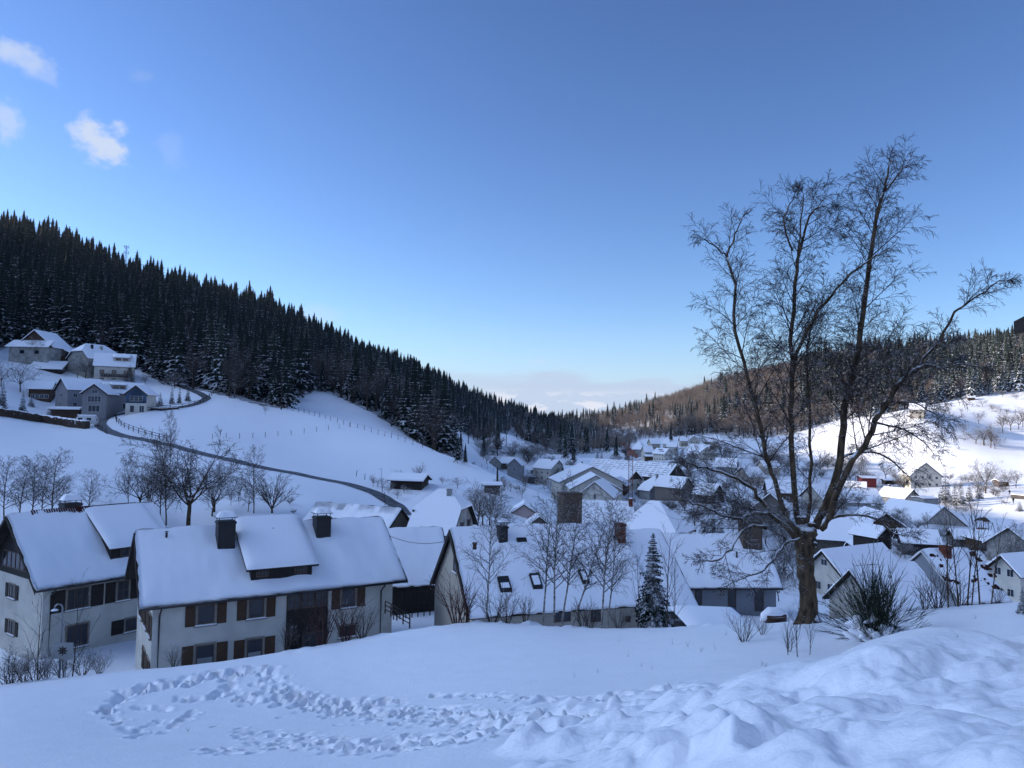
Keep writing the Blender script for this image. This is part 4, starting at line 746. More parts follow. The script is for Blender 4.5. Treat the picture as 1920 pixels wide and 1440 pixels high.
vh('N2', 'low taupe gable just right of the pink house', 'shed', 'taupe', ov_e=.3, ov_g=.3)
# ---------------------------------------------------------------- trees: generators
def rnd_perp(d, rn):
    a = np.array([rn.gauss(0, 1), rn.gauss(0, 1), rn.gauss(0, 1)]); a -= d*np.dot(a, d); return a/(np.linalg.norm(a)+1e-9)
def unit(v): return v/(np.linalg.norm(v)+1e-9)
def branch_poly(p, d, L, n, rn, wig, trop, droop):
    pts = [p]; q = p.copy(); dd = unit(d)
    for i in range(n):
        t = (i+1)/n; dd = unit(dd+rnd_perp(dd, rn)*wig+np.array([0, 0, trop*(1-t)-droop*t])); q = q+dd*(L/n); pts.append(q.copy())
    return pts
def grow(Mt, Mc, p, d, L, r, lvl, mx, rn, o):
    """o: dict with lists per level: n (segments), kids, spread, lratio, wig, trop, droop, rmin, t0"""
    g = lambda k: o[k][min(lvl, len(o[k])-1)]
    n = g('n'); pts = branch_poly(p, d, L, n, rn, g('wig'), g('trop'), g('droop')); rr = [max(r*(1-.82*i/n), o['rmin']) for i in range(n+1)]
    (Mt if lvl <= o.get('tl', 0) else Mc).tube(pts, rr, 7 if r > .12 else (5 if r > .04 else 3), 0)
    if lvl < mx: kids_along(Mt, Mc, pts, rr, L, lvl, mx, rn, o)
def kids_along(Mt, Mc, pts, rr, L, lvl, mx, rn, o, k=None, t0=None, lr=None):
    g = lambda q: o[q][min(lvl, len(o[q])-1)]
    k = g('kids') if k is None else k; t0 = g('t0') if t0 is None else t0; lr = g('lratio') if lr is None else lr; pts = [np.asarray(q) for q in pts]; m = len(pts)-1; ga = rn.random()*6.28
    for c in range(int(k)):
        t = t0+(1-t0)*(c+rn.random())/k; t = min(t, .995); i = min(int(t*m), m-1); f = t*m-i; q = pts[i]*(1-f)+pts[i+1]*f; ax = unit(pts[i+1]-pts[i]); rad = rr[i]*(1-f)+rr[i+1]*f
        ga += 2.4+rn.gauss(0, .3); a = np.cross(ax, [0, 0, 1.]); a = unit(a) if np.linalg.norm(a) > .1 else np.array([1., 0, 0]); b = np.cross(ax, a); pd = a*math.cos(ga)+b*math.sin(ga)
        if lvl >= 1: pd = unit(pd+np.array([0, 0, .15]))
        sp = R(g('spread')*rn.uniform(.75, 1.25)); nd = unit(ax*math.cos(sp)+pd*math.sin(sp)); ll = L*lr*(1-o.get('tap', .55)*(t-t0)/(1-t0+1e-6))*rn.uniform(.7, 1.2)
        grow(Mt, Mc, q, nd, ll, min(rad*.65, ll*o.get('rk', .022)+.004), lvl+1, mx, rn, o)
def bare_tree(H, seed, mx=3, r=None, o=None, mats=('bark', 'twig'), name='tree'):
    rn = random.Random(seed); oo = dict(n=[8, 6, 4, 3], kids=[11, 6, 5, 4], spread=[48, 42, 40, 38], lratio=[.42, .5, .5, .5], wig=[.06, .13, .2, .25], trop=[.04, .10, .04, 0], droop=[0, .04, .04, .05], rmin=.009, t0=[.28, .2, .12, .1], tl=1)
    if o: oo.update(o)
    Mt, Mc = MB(), MB(); grow(Mt, Mc, np.array([0, 0, -.4]), np.array([rn.gauss(0, .03), rn.gauss(0, .03), 1.]), H+.4, r or H*.018, 0, mx, rn, oo)
    return Mt.data(name+'_trunk', [M[mats[0]]]), Mc.data(name+'_crown', [M[mats[1]]])
def round_tree(H, seed, forks=5, mx=3, o=None, mats=('bark', 'twig'), th=.25, r=None):
    """short trunk that forks into several limbs: orchard and field trees"""
    rn = random.Random(seed); oo = dict(n=[5, 6, 5, 4, 3], kids=[forks, 8, 6, 5, 3], spread=[46, 48, 44, 40, 40], lratio=[0, .5, .5, .5, .5], wig=[.08, .16, .22, .28, .3], trop=[.05, .06, .03, 0, 0], droop=[0, .03, .04, .04, .06], rmin=.010, t0=[.7, .18, .15, .1, .1], tl=1, tap=.35)
    if o: oo.update(o)
    Mt, Mc = MB(), MB(); r = r or H*.028; pts = branch_poly(np.array([0, 0, -.3]), np.array([0, 0, 1.]), H*th+.3, 5, rn, .05, 0, 0); rr = [r*(1-.25*i/5) for i in range(6)]; Mt.tube(pts, rr, 8)
    for k in range(forks):
        a = k*6.28/forks+rn.gauss(0, .3); sp = R(rn.uniform(8, oo.get('fs', 58))); d = np.array([math.cos(a)*math.sin(sp), math.sin(a)*math.sin(sp), math.cos(sp)]); L = H*(1-th)*rn.uniform(.75, 1.05)*(1 if sp < .6 else .82)
        grow(Mt, Mc, pts[-1]-np.array([0, 0, rn.uniform(0, H*th*.35)]), d, L, r*.5, 1, mx, rn, oo)
    return Mt.data('round_trunk', [M[mats[0]]]), Mc.data('round_crown', [M[mats[1]]])
def conifer(H, R0, seed, whorls=26, nb=9, detail=1, droop=.35, mats=('trunk_far', 'needle'), z0=.1, narrow=1.0, pe=.82, core=0):
    """spruce: whorls of drooping boughs, each a ragged spray of small blades"""
    rn = random.Random(seed); Mt, Mc = MB(), MB(); Mt.tube([(0, 0, -.5), (0, 0, H*.5), (0, 0, H*.985)], [H*.014, H*.008, .01], 6)
    for wi in range(whorls):
        t = (wi+rn.random()*.6)/whorls; z = H*(z0+(1-z0)*t); prof = (1-t)**pe*(.86+.14*math.sin(wi*2.1+seed)); Rw = R0*prof*rn.uniform(.82, 1.12)*narrow+.06
        for b in range(nb):
            if rn.random() < .10: continue
            a = b*6.283/nb+rn.gauss(0, .22)+wi*1.7; L = Rw*rn.uniform(.62, 1.12); ca, sa = math.cos(a), math.sin(a); dr = droop*(1.15-t*.9); up0 = .25*t
            m = 3 if detail < 2 else 5; P_ = []
            for i in range(m+1):
                f = i/m; P_.append(np.array([ca*L*f, sa*L*f, z+L*(up0*f-dr*f*f+.10*max(0, f-.75))]))
            side = np.array([-sa, ca, 0]); wd = L*.24*(1+.3*rn.random())
            if detail == 0:
                c = P_[2]; Mc.add([tuple(P_[0]), tuple(c+side*wd), tuple(P_[-1]), tuple(c-side*wd-np.array([0, 0, L*.12]))], [(0, 1, 2), (0, 2, 3)]); continue
            for i in range(m):
                f = (i+.6)/m; base = P_[i]; tip = P_[i+1]; ww = wd*(1.25-f)*(.6 if i == 0 else 1)
                for sg in (-1, 1):
                    j = rn.uniform(.7, 1.25); q = (base+tip)/2+side*sg*ww*j+np.array([ca, sa, 0])*L*.10*rn.random()-np.array([0, 0, L*.09*rn.random()+.03])
                    Mc.add([tuple(base), tuple(q), tuple(tip+np.array([0, 0, .0])), ], [(0, 1, 2)])
                    if detail >= 2:
                        for k in range(2):
                            bb = base+(tip-base)*rn.random(); q2 = bb+side*sg*ww*rn.uniform(.5, 1.1)+np.array([ca, sa, 0])*L*rn.uniform(.02, .16)-np.array([0, 0, rn.uniform(.02, .18)]); e = (tip-base)*.22; Mc.add([tuple(bb), tuple(q2), tuple(bb+e)], [(0, 1, 2)])
                # hanging fringe gives the bough its depth
                h = base+(tip-base)*rn.uniform(.2, .8)-np.array([0, 0, L*.16*rn.uniform(.6, 1.3)+.04]); Mc.add([tuple(base), tuple(tip), tuple(h)], [(0, 1, 2)])
            tp = P_[-1]; e = np.array([ca, sa, 0])*L*.07; Mc.add([tuple(P_[-2]+side*wd*.2), tuple(tp+e), tuple(P_[-2]-side*wd*.2)], [(0, 1, 2)])
    if core:
        nn = 9; prev = None
        for i in range(12):
            t = i/11; zz = H*(z0+.02+(1-z0-.03)*t); ring = [(math.cos(a*6.283/nn+i*.35)*q_, math.sin(a*6.283/nn+i*.35)*q_, zz-q_*.25*rn.random()) for a in range(nn) for q_ in [R0*core*((1-t)**pe)*rn.uniform(.7, 1.25)+.03]]
            if prev: Mc.add(prev+ring, [(a, (a+1) % nn, nn+(a+1) % nn, nn+a) for a in range(nn)])
            prev = ring
    Mc.tube([(0, 0, H*.93), (0, 0, H*.99)], [.05, .02], 4)
    return Mt.data('conifer_trunk', [M[mats[0]]]), Mc.data('conifer_crown', [M[mats[1]]])
def shrub(H, seed, stems=9, mx=2, spread=40, mats=('twig', 'twig'), kids=6):
    rn = random.Random(seed); o = dict(n=[5, 4, 3], kids=[kids, 5, 3], spread=[32, 34, 30], lratio=[.5, .5, .5], wig=[.12, .18, .22], trop=[.05, .03, 0], droop=[0, 0, .02], rmin=.007, t0=[.25, .15, .1], tl=0)
    Mt, Mc = MB(), MB()
    for k in range(stems):
        a = k*6.28/stems+rn.gauss(0, .3); sp = R(rn.uniform(4, spread)); grow(Mt, Mc, np.array([math.cos(a)*H*.05, math.sin(a)*H*.05, -.2]), np.array([math.cos(a)*math.sin(sp), math.sin(a)*math.sin(sp), math.cos(sp)]), H*rn.uniform(.7, 1.1), H*.010+.006, 0, mx, rn, o)
    return Mt.data('shrub_stems', [M[mats[0]]]), Mc.data('shrub_twigs', [M[mats[1]]])
def put(meshes, loc, name, label, cat, group=None, rz=None, sc=1.0, parts=('trunk', 'crown'), sz=None):
    e = empty(name, loc, rg.uniform(0, 6.28) if rz is None else rz); s_ = sc; e.scale = (s_, s_, sz or s_); tag(e, label, cat, group)
    for me, pn in zip(meshes, parts):
        o = bpy.data.objects.new(pn, me); C.objects.link(o); o.parent = e
    return e
def on(px, py, dmin=40, dmax=6000, fallback=None):
    g = G(px, py, dmin, dmax)
    if g is None: g = P(px, py, fallback or dmin); g = np.array([g[0], g[1], gz(g[0], g[1])])
    return g
def cg(px, lo=30, hi=42):
    """the crest of the near slope at an image column"""
    d = fw+cr*(px-960)/F-cu*(1180-720)/F; a = math.degrees(math.atan2(d[0], d[1])); j = int(round(float(np.interp(a, az, np.arange(NC))))); i0, i1 = np.searchsorted(rows, lo), np.searchsorted(rows, hi)
    i = i0+int(np.argmax(SG[i0:i1, j])); return np.array([XG[i, j], YG[i, j], ZG[i, j]])
def htop(g, py): return hpx(g, proj(g)[1]-py)      # height that reaches up to image row py
def hpx(g, px_h): return px_h/F*g[1]          # metres that span px_h pixels at that depth

ORD = ['leftmost', 'second from left', 'third from left', 'fourth from left', 'fifth from left', 'sixth from left', 'seventh from left', 'eighth from left', 'ninth from left', 'tenth from left']
ORR = ['rightmost', 'second from right', 'third from right', 'fourth from right', 'fifth from right', 'sixth from right', 'seventh from right', 'eighth from right', 'ninth from right', 'tenth from right']
def order(lst, fmt):
    lst = sorted(lst, key=lambda t: t[0]); n = len(lst)
    for i, (_, o) in enumerate(lst): o['label'] = fmt % (ORD[i] if i < (n+1)//2 else ORR[n-1-i])
# ================= the big many-stemmed tree on the crest
def big_tree():
    rn = random.Random(12); Y0 = 25.0; g = on(1515, 1168, 20, 32); Y0 = g[1]; e = empty('bare_tree', (g[0], g[1], g[2])); tag(e, 'tall bare many-stemmed tree with thick pollarded trunk on the crest', 'tree')
    O = np.array(g); Mt, Mc = MB(), MB()
    def PL(pl, dy0, dy1): n = len(pl); return [P(x, y, Y0+dy0+(dy1-dy0)*i/(n-1))-O for i, (x, y) in enumerate(pl)]
    def smooth(pts, k=3, wig=.03):
        pts = np.array(pts); n = len(pts); t = np.linspace(0, n-1, (n-1)*k+1); out = []
        for q in t:
            i = min(int(q), n-2); f = q-i; p0 = pts[max(i-1, 0)]; p1 = pts[i]; p2 = pts[i+1]; p3 = pts[min(i+2, n-1)]
            out.append(.5*((2*p1)+(-p0+p2)*f+(2*p0-5*p1+4*p2-p3)*f*f+(-p0+3*p1-3*p2+p3)*f**3)+np.array([rn.gauss(0, wig) for _ in range(3)])*(0 < q < n-1))
        return out
    tr = smooth(PL([(1518,1175),(1516,1140),(1512,1090),(1508,1045),(1508,1005),(1512,985)], 0, 0), 4, .02)
    rads = np.interp(np.linspace(0, 1, len(tr)), [0, .08, .3, .7, .9, 1], [.50, .32, .27, .29, .36, .27]); Mt.tube(tr, [r*rn.uniform(.96, 1.05) for r in rads], 18)
    for k in range(9):        # root flare
        a = k*.7+rn.random()*.3; c = tr[1]; Mt.tube([c+np.array([math.cos(a)*.17, math.sin(a)*.17, .55]), c+np.array([math.cos(a)*.29, math.sin(a)*.29, .12]), c+np.array([math.cos(a)*.55, math.sin(a)*.55, -.35])], [.08, .12, .08], 7)
    for k in range(26):       # burrs on the pollard head
        a = rn.uniform(0, 6.28); z = rn.uniform(-.9, .25); c = tr[-1]+np.array([math.cos(a)*.25, math.sin(a)*.25, z]); r = rn.uniform(.05, .12); Mt.tube([c-np.array([math.cos(a), math.sin(a), 0])*r, c, c+np.array([math.cos(a), math.sin(a), .3])*r*.9], [r*.9, r, r*.3], 7)
    stems = [
     ([(1494,1005),(1470,955),(1452,900),(1436,850),(1420,770),(1402,705),(1380,622),(1378,535),(1364,483)], -.2, .6, 0.085, 0.038),
     ([(1364,483),(1372,455),(1381,432),(1392,408)], .6, .7, 0.041, 0.012), ([(1364,483),(1345,465),(1324,452),(1318,448)], .6, .3, 0.033, 0.012),
     ([(1500,1000),(1492,940),(1485,850),(1483,770),(1486,691),(1482,639),(1489,552),(1496,490),(1508,438)], .2, .2, 0.100, 0.043),
     ([(1508,438),(1527,393),(1545,388),(1556,382)], .2, .5, 0.045, 0.012), ([(1487,470),(1470,420),(1481,385),(1490,362)], .2, -.3, 0.037, 0.012), ([(1496,490),(1500,420),(1506,382),(1506,362)], .2, -.1, 0.033, 0.012),
     ([(1512,1000),(1520,900),(1517,800),(1515,700),(1517,640),(1524,600)], .6, 1.2, 0.061, 0.020),
     ([(1528,990),(1556,930),(1576,860),(1582,800),(1590,740),(1597,705),(1611,650),(1621,560),(1635,466),(1642,413),(1656,361)], -.1, -.7, 0.133, 0.047),
     ([(1656,361),(1662,335),(1667,308),(1668,296)], -.7, -.8, 0.049, 0.010), ([(1656,361),(1680,330),(1696,315),(1704,305)], -.7, -.2, 0.033, 0.010),
     ([(1487,690),(1500,650),(1517,615),(1548,566),(1583,528),(1621,493),(1650,478)], .2, -1.6, 0.066, 0.020),
     ([(1540,992),(1557,965),(1590,880),(1620,835),(1641,792),(1662,758),(1682,721),(1710,699),(1739,684)], -.5, -1.6, 0.104, 0.064),
     ([(1700,706),(1725,680),(1756,646),(1791,587),(1833,555),(1868,530),(1885,526)], -1.3, -2.4, 0.057, 0.012),
     ([(1739,684),(1765,690),(1800,683),(1840,690)], -1.6, -2.2, 0.041, 0.012),
     ([(1490,1010),(1462,978),(1440,960),(1405,965),(1385,972),(1360,968)], -.4, -1.6, 0.081, 0.034), ([(1440,960),(1420,930),(1395,905),(1350,885),(1310,875),(1285,868)], -.7, -2.2, 0.066, 0.020),
     ([(1436,990),(1410,985),(1390,1000),(1370,1030),(1345,1050),(1320,1052)], -.8, -2.6, 0.066, 0.020), ([(1360,968),(1330,955),(1300,945),(1275,930)], -1.6, -2, 0.041, 0.015),
     ([(1500,1010),(1470,1020),(1450,1045),(1420,1075),(1390,1085),(1360,1100)], -.7, -2.2, 0.049, 0.015),
     ([(1550,975),(1590,965),(1640,975),(1680,1000),(1706,1005)], -.6, -1.8, 0.057, 0.015), ([(1575,860),(1600,850),(1650,850),(1690,880),(1715,905)], 0, 1.2, 0.049, 0.012), ([(1641,792),(1680,800),(1720,820),(1750,850)], -1, .4, 0.041, 0.012), ([(1662,758),(1700,752),(1740,770),(1775,790)], -1, -2, 0.037, 0.012)]
    o = dict(n=[6, 6, 4, 3, 3], kids=[9, 8, 6, 5], spread=[50, 44, 36, 30], lratio=[.4, .5, .56, .6], wig=[.06, .08, .09, .09], trop=[.03, .08, .02, -.02], droop=[.02, .06, .13, .22], rk=.011, rmin=.0048, t0=[.1, .12, .1, .1], tl=0, tap=.35)
    for si, (pl, d0, d1, ra, rb) in enumerate(stems):
        pts = smooth(PL(pl, d0, d1), 3, .025); n = len(pts); rr = [ra*(1-i/(n-1))**.9+rb*(i/(n-1)) for i in range(n)]; Mt.tube(pts, rr, 9 if ra > .06 else 5)
        L = sum(np.linalg.norm(pts[i+1]-pts[i]) for i in range(n-1)); big = ra > .075
        # side branches spring along the stem; the higher the shorter
        k = int(L*(3.5 if big else 3.6)); m = n-1; ga = rn.random()*6
        for c in range(k):
            t = (.30 if big else .08)+(.985-(.30 if big else .08))*(c+rn.random())/k; i = min(int(t*m), m-1); f = t*m-i; q = pts[i]*(1-f)+pts[i+1]*f; ax = unit(pts[i+1]-pts[i]); ga += 2.4+rn.gauss(0, .4)
            h = np.array([math.cos(ga), math.sin(ga)*.75, 0]); h = unit(h-ax*np.dot(h, ax)); sp = R(rn.uniform(32, 62)); nd = unit(ax*math.cos(sp)+h*math.sin(sp)+np.array([0, 0, .12]))
            ll = (rn.uniform(1.1, 3.0) if big else rn.uniform(.7, 1.6))*(1.05-(.55 if big else .6)*t)*(1.15 if rn.random() < .25 else 1); grow(Mt, Mc, q, nd, ll, min(rr[i]*.5, .006+ll*.0095), 1, 3 if ll < 1.3 else 4, rn, o)
        Mc2 = pts[-1]; 
        for c in range(3 if rb < .03 else 0): grow(Mt, Mc, pts[-1], unit(unit(pts[-1]-pts[-2])+rnd_perp(unit(pts[-1]-pts[-2]), rn)*.6), rn.uniform(.25, .5), .009, 2, 4, rn, o)
    o1 = Mt.build('trunk', [M['bark']], e); o2 = Mc.build('crown', [M['twig']], e)
    return len(Mc.f)
print('big tree faces', big_tree())
# ================= birches and small trees along the crest
birch_o = dict(n=[9, 6, 5, 3], kids=[24, 8, 5, 3], spread=[44, 36, 34, 30], lratio=[.34, .5, .5, .5], wig=[.035, .10, .16, .2], trop=[.03, .05, 0, 0], droop=[0, .05, .14, .2], rmin=.006, t0=[.3, .15, .1, .1], tl=0)
BI = [bare_tree(7.2, 31+k, 3, .065, birch_o, ('birch', 'twig'), 'birch') for k in range(3)]
gb = 'birches on the crest in front of the skylit roof'
for k, (px, py, ht, lean, lab) in enumerate([(405,0,0,0,'')][:0]+[(912,1168,215,.02,'lone white birch with a small bird box at the left roof end'),(1018,1172,225,.06,'first birch of the clump, counted from the lone one'),(1037,1172,250,.08,'second birch of the clump, close beside the first'),(1052,1176,235,.16,'right-leaning birch in the middle of the clump'),(1075,1172,215,.38,'birch with a curved base sweeping low before rising'),(1127,1180,245,.14,'tall birch nearest the brick chimney'),(1140,1180,210,.10,'slender birch between the tall birch and the young spruce')]):
    g = cg(px, 31, 38); e = put(BI[k % 3], g, 'birch', lab, 'birch', gb, sc=htop(g, py-ht)/7.2); e.rotation_euler = (rg.gauss(0, .03), lean*.8, 0)
g = cg(912, 31, 38); q = P(890, 1030, g[1]); b = MB(); b.box((q[0]-.09, q[1]-.09, q[2]), (q[0]+.09, q[1]+.09, q[2]+.26)); b.slab([(q[0]-.12, q[1]-.13, q[2]+.262), (q[0]+.12, q[1]-.13, q[2]+.262), (q[0]+.12, q[1]+.13, q[2]+.30), (q[0]-.12, q[1]+.13, q[2]+.30)], (0, 0, .03))
tag(b.build('bird_box', M['brown_wood']), 'small dark bird box fixed in the lone birch', 'bird box')
SP = conifer(7.6, 1.75, 5, 46, 11, 2, .42, ('bark', 'needle'), .04)
g = cg(1224, 31, 38); put(SP, g, 'spruce', 'slim young spruce with a bare leader, in front of the annex eave', 'spruce', sc=htop(g, 1002)/7.6)
up_o = dict(n=[7, 6, 4, 3], kids=[13, 6, 4, 3], spread=[30, 26, 26, 26], lratio=[.45, .5, .5, .5], wig=[.05, .09, .13, .15], trop=[.05, .10, .06, 0], droop=[0, 0, 0, 0], rmin=.006, t0=[.12, .15, .1, .1], tl=0)
UP = [bare_tree(5.5, 71+k, 2, .05, up_o, ('twig', 'twig'), 'upright') for k in range(2)]
for px, py, ht, lab in ((1252,1172,165,'upright many-branched young tree right of the slim spruce'), (1262,1172,120,'lower leafless shrub tree beside the annex wall'), (1196,1172,130,'thin leafless young tree just left of the slim spruce')):
    g = cg(px, 31, 38); put(UP[0], g, 'young_tree', lab, 'young tree', 'leafless young trees around the slim spruce', sc=hpx(g, ht)/5.5)
for px, py, ht, lab in ((1496,1232,105,'small forked sapling in the snow left of the broom bush'), (1478,1228,85,'thin sapling left of the forked sapling'), (1518,1228,80,'short sapling between the forked sapling and the broom bush')):
    g = on(px, py, 12, 32); put(UP[1], g, 'sapling', lab, 'sapling', 'saplings in front of the big trunk', sc=hpx(g, ht)/5.5)
thin_o = dict(n=[7, 4, 3], kids=[9, 3, 2], spread=[28, 26, 26], lratio=[.32, .5, .5], wig=[.035, .09, .12], trop=[.04, .12, .06], droop=[0, 0, 0], rmin=.008, t0=[.3, .15, .1], tl=0)
TH = [bare_tree(5.0, 91+k, 2, .045, thin_o, ('bark', 'twig'), 'thin') for k in range(3)]
for k, (px, py, ht, lean, lab) in enumerate(((1778,1135,180,-.03,'leftmost tall thin stem against the steep roof'),(1797,1135,175,.02,'tall thin stem under the brick chimney'),(1813,1138,190,.06,'tallest thin stem in the row against the steep roof'),(1822,1138,165,.12,'thin stem leaning right in the middle of the row'),(1838,1133,190,.03,'thin stem topped by a fine tuft, near the row\'s right end'),(1858,1132,155,.12,'rightmost thin stem leaning over the white house'))):
    g = cg(px, 17, 28); e = put(TH[k % 3], g, 'thin_tree', lab, 'thin tree', 'thin tree stems against the steep roof', sc=htop(g, py-ht)/5.0); e.rotation_euler = (0, lean, rg.uniform(0, .3))
SH = [shrub(2.2, 40+k, 11, 1, 34, kids=7) for k in range(3)]; SHF = [shrub(3.0, 60+k, 12, 2, 50, ('bark', 'twig_frost'), 8) for k in range(3)]; SHR = [shrub(2.4, 50+k, 15, 1, 26, ('twig_red', 'twig_red'), 5) for k in range(2)]
def bush(px, py, ht, lab, group=None, kind=0, dmin=26, dmax=600, name='shrub', cat='shrub', w=1.0, crest=None):
    me = (SH, SHF, SHR)[kind][rg.randrange(2)]; H0 = (2.2, 3.0, 2.4)[kind]; g = cg(px, *crest) if crest else on(px, py, dmin, dmax); s_ = (htop(g, py-ht) if crest else hpx(g, ht))/H0; e = put(me, g, name, lab, cat, group, sc=s_*w, parts=('stems', 'twigs')); e.scale = (s_*w, s_*w, s_); return e
gs = 'leafless shrubs along the crest'
for px, py, ht, lab in ((540,1222,62,'shrub before the dark stair screen of the nearest house'),(565,1216,45,'shrub right of the one before the stair screen'),(605,1196,80,'shrub of upright rods under the right windows'),(650,1190,75,'upright rods before the boarded hatch'),(680,1186,55,'low rods right of the boarded hatch'),(330,1256,45,'tiny shrub at the left corner of the nearest house'),
  (855,1168,95,'reddish rods before the pale grey gable'),(870,1166,70,'second clump of rods before the pale grey gable'),(925,1168,75,'upright rods below the first skylight'),(950,1166,65,'upright rods left of the birch clump'),(985,1168,60,'low rods between the skylights and the birch clump'),(1090,1180,60,'dark tangle at the foot of the curved birch'),(1105,1180,50,'dark tangle right of the curved birch'),(1160,1182,50,'frosted tangle below the annex eave'),
  (1480,1222,40,'low twiggy shrub left of the saplings'),(1395,1203,60,'snow-speckled shrub below the dark log pile'),(1430,1190,35,'small twiggy shrub beside the dark log pile'),(1800,1136,70,'twiggy tangle below the blue-grey gable'),(1760,1140,85,'arching brambles beside the broom bush'),(1870,1133,40,'low tangle at the right end of the thin stems'),(1735,1145,60,'bramble shoots right behind the broom bush')):
    bush(px, py, ht, lab, gs, 2 if px in (855, 870, 605, 650) else 0, 12, 46, crest=None if 1370 < px < 1500 else ((16, 30) if px > 1500 else (32, 40)))
# the broom bush
def broom():
    rn = random.Random(8); g = on(1645, 1206, 12, 26); e = empty('broom_bush', g); tag(e, 'big dark green broom bush with snow clumps in its base, right of the trunk', 'bush'); Ms, Mn = MB(), MB(); H = hpx(g, 150)
    for k in range(170):
        a = rn.uniform(0, 6.28); sp = R(abs(rn.gauss(0, 46))); sp = min(sp, R(86)); L = H*rn.uniform(.45, 1.0)*(1-.25*(sp/1.5)); d = np.array([math.cos(a)*math.sin(sp), math.sin(a)*math.sin(sp), math.cos(sp)])
        pts = branch_poly(np.array([rn.gauss(0, .07), rn.gauss(0, .07), .0]), d, L, 5, rn, .07, .10, .05); Ms.tube(pts, [.012, .010, .008, .007, .006, .005], 3)
        for c in range(7):
            t = rn.uniform(.3, .95); i = int(t*5); q = pts[i]+(pts[i+1]-pts[i])*rn.random(); ax = unit(pts[i+1]-pts[i]); Ms.tube(branch_poly(q, unit(ax+rnd_perp(ax, rn)*.35), L*rn.uniform(.2, .42), 3, rn, .06, .08, 0), [.006, .005, .005, .004], 3)
    Ms.build('stems', M['broom'], e)
    for k in range(60):       # pillows of snow caught low in the stems
        a = rn.uniform(0, 6.28); rr = rn.uniform(.1, .75); z = rn.uniform(.05, .45)*(1 if k < 26 else 1.6); c = np.array([math.cos(a)*rr-.05, math.sin(a)*rr*.7-.15, z]); ax = np.array([math.cos(a), math.sin(a), rn.uniform(-.2, .5)])*rn.uniform(.08, .22); r = rn.uniform(.035, .10); Mn.tube([c-ax, c-ax*.5, c, c+ax*.5, c+ax], [r*.2, r*.85, r, r*.8, r*.15], 8)
    Mn.build('snow_clumps', M['snow'], e)
broom()
# hedge of frosted shrubs at the lower left, street lamp, sign
HL_ = []
for k, (px, py, ht) in enumerate(((15,1284,60),(50,1275,62),(90,1270,55),(125,1262,50),(160,1262,55),(190,1258,45),(30,1262,50),(70,1262,45))):
    HL_.append((px, bush(px, py+6, ht, 'x', 'frosted shrubs at the lower left', 1, 30, 44, w=1.1, crest=(36, 46))))
order(HL_, 'clipped frosted shrub before the left-edge house, %s of its row')
def lamp(px, py, ht, lab, arm=-1, head=1.0):
    g = cg(px, 36, 44) if py > 1200 else on(px, py, 50, 400); H = htop(g, py-ht); e = empty('street_lamp', g); tag(e, lab, 'street lamp', 'street lamps'); b = MB(); k = H/6
    pts = [(0, 0, -.8), (0, 0, H*.93)]+[(arm*.32*k*(1-math.cos(t)), 0, H*.93+.32*k*math.sin(t)) for t in (.6, 1.2, 1.8, 2.5, 3.1)]; b.tube(pts, [.07*k**.5]+[.05*k**.5]*6, 8); b.build('pole', M['metal'], e)
    x = arm*.64*k; h = MB(); h.tube([(x, 0, H*.93), (x, 0, H*.93-.12*k), (x, 0, H*.93-.20*k), (x, 0, H*.93-.24*k)], [.06*k, .10*k, .30*k*head, .28*k*head], 14); h.build('lamp_shade', M['metal'], e)
    s_ = MB(); s_.tube([(x, 0, H*.93-.19*k), (x, 0, H*.93-.12*k), (x, 0, H*.93-.06*k)], [.29*k*head, .2*k, .04], 12); s_.build('snow_cap', M['snow'], e); return e
lamp(116, 1268, 133, 'curved street lamp with snowy shade in front of the house at the left edge')
lamp(715, 912, 34, 'small curved street lamp by the road bend', head=.6)
g = cg(118, 36, 44); q = P(118, 1220, g[1]-.35); e = empty('sign', q); tag(e, 'white square notice board with dark emblem beside the street lamp', 'sign'); b = MB(); b.box((-.46, -.02, -.36), (.46, .02, .36)); b.build('panel', M['stucco_grey'], e)
b = MB()
for a in range(8): t = a*math.pi/4; b.slab([(0, -.0245, 0), (.13*math.cos(t-.35), -.0245, .13*math.sin(t-.35)), (.27*math.cos(t), -.0245, .24*math.sin(t)), (.13*math.cos(t+.35), -.0245, .13*math.sin(t+.35))], (0, .003, 0))
b.build('emblem', M['wood_post'], e); b = MB(); b.bar((.06, .06, -1.6), (.06, .06, .3), .03); b.build('post', M['metal'], e)
UPB = bare_tree(6, 130, 2, .045, dict(kids=[9, 3, 2], spread=[38, 30, 30], lratio=[.5, .5, .5], t0=[.15, .1, .1], rmin=.007), ('twig', 'twig'))
for px, py, ht, lab in ((75,1270,150,'young leafless tree before the left house corner'), (140,1262,165,'young leafless tree just right of the street lamp')): g = cg(px, 36, 44); put(UPB, g, 'young_tree', lab, 'young tree', sc=htop(g, py-ht)/6)
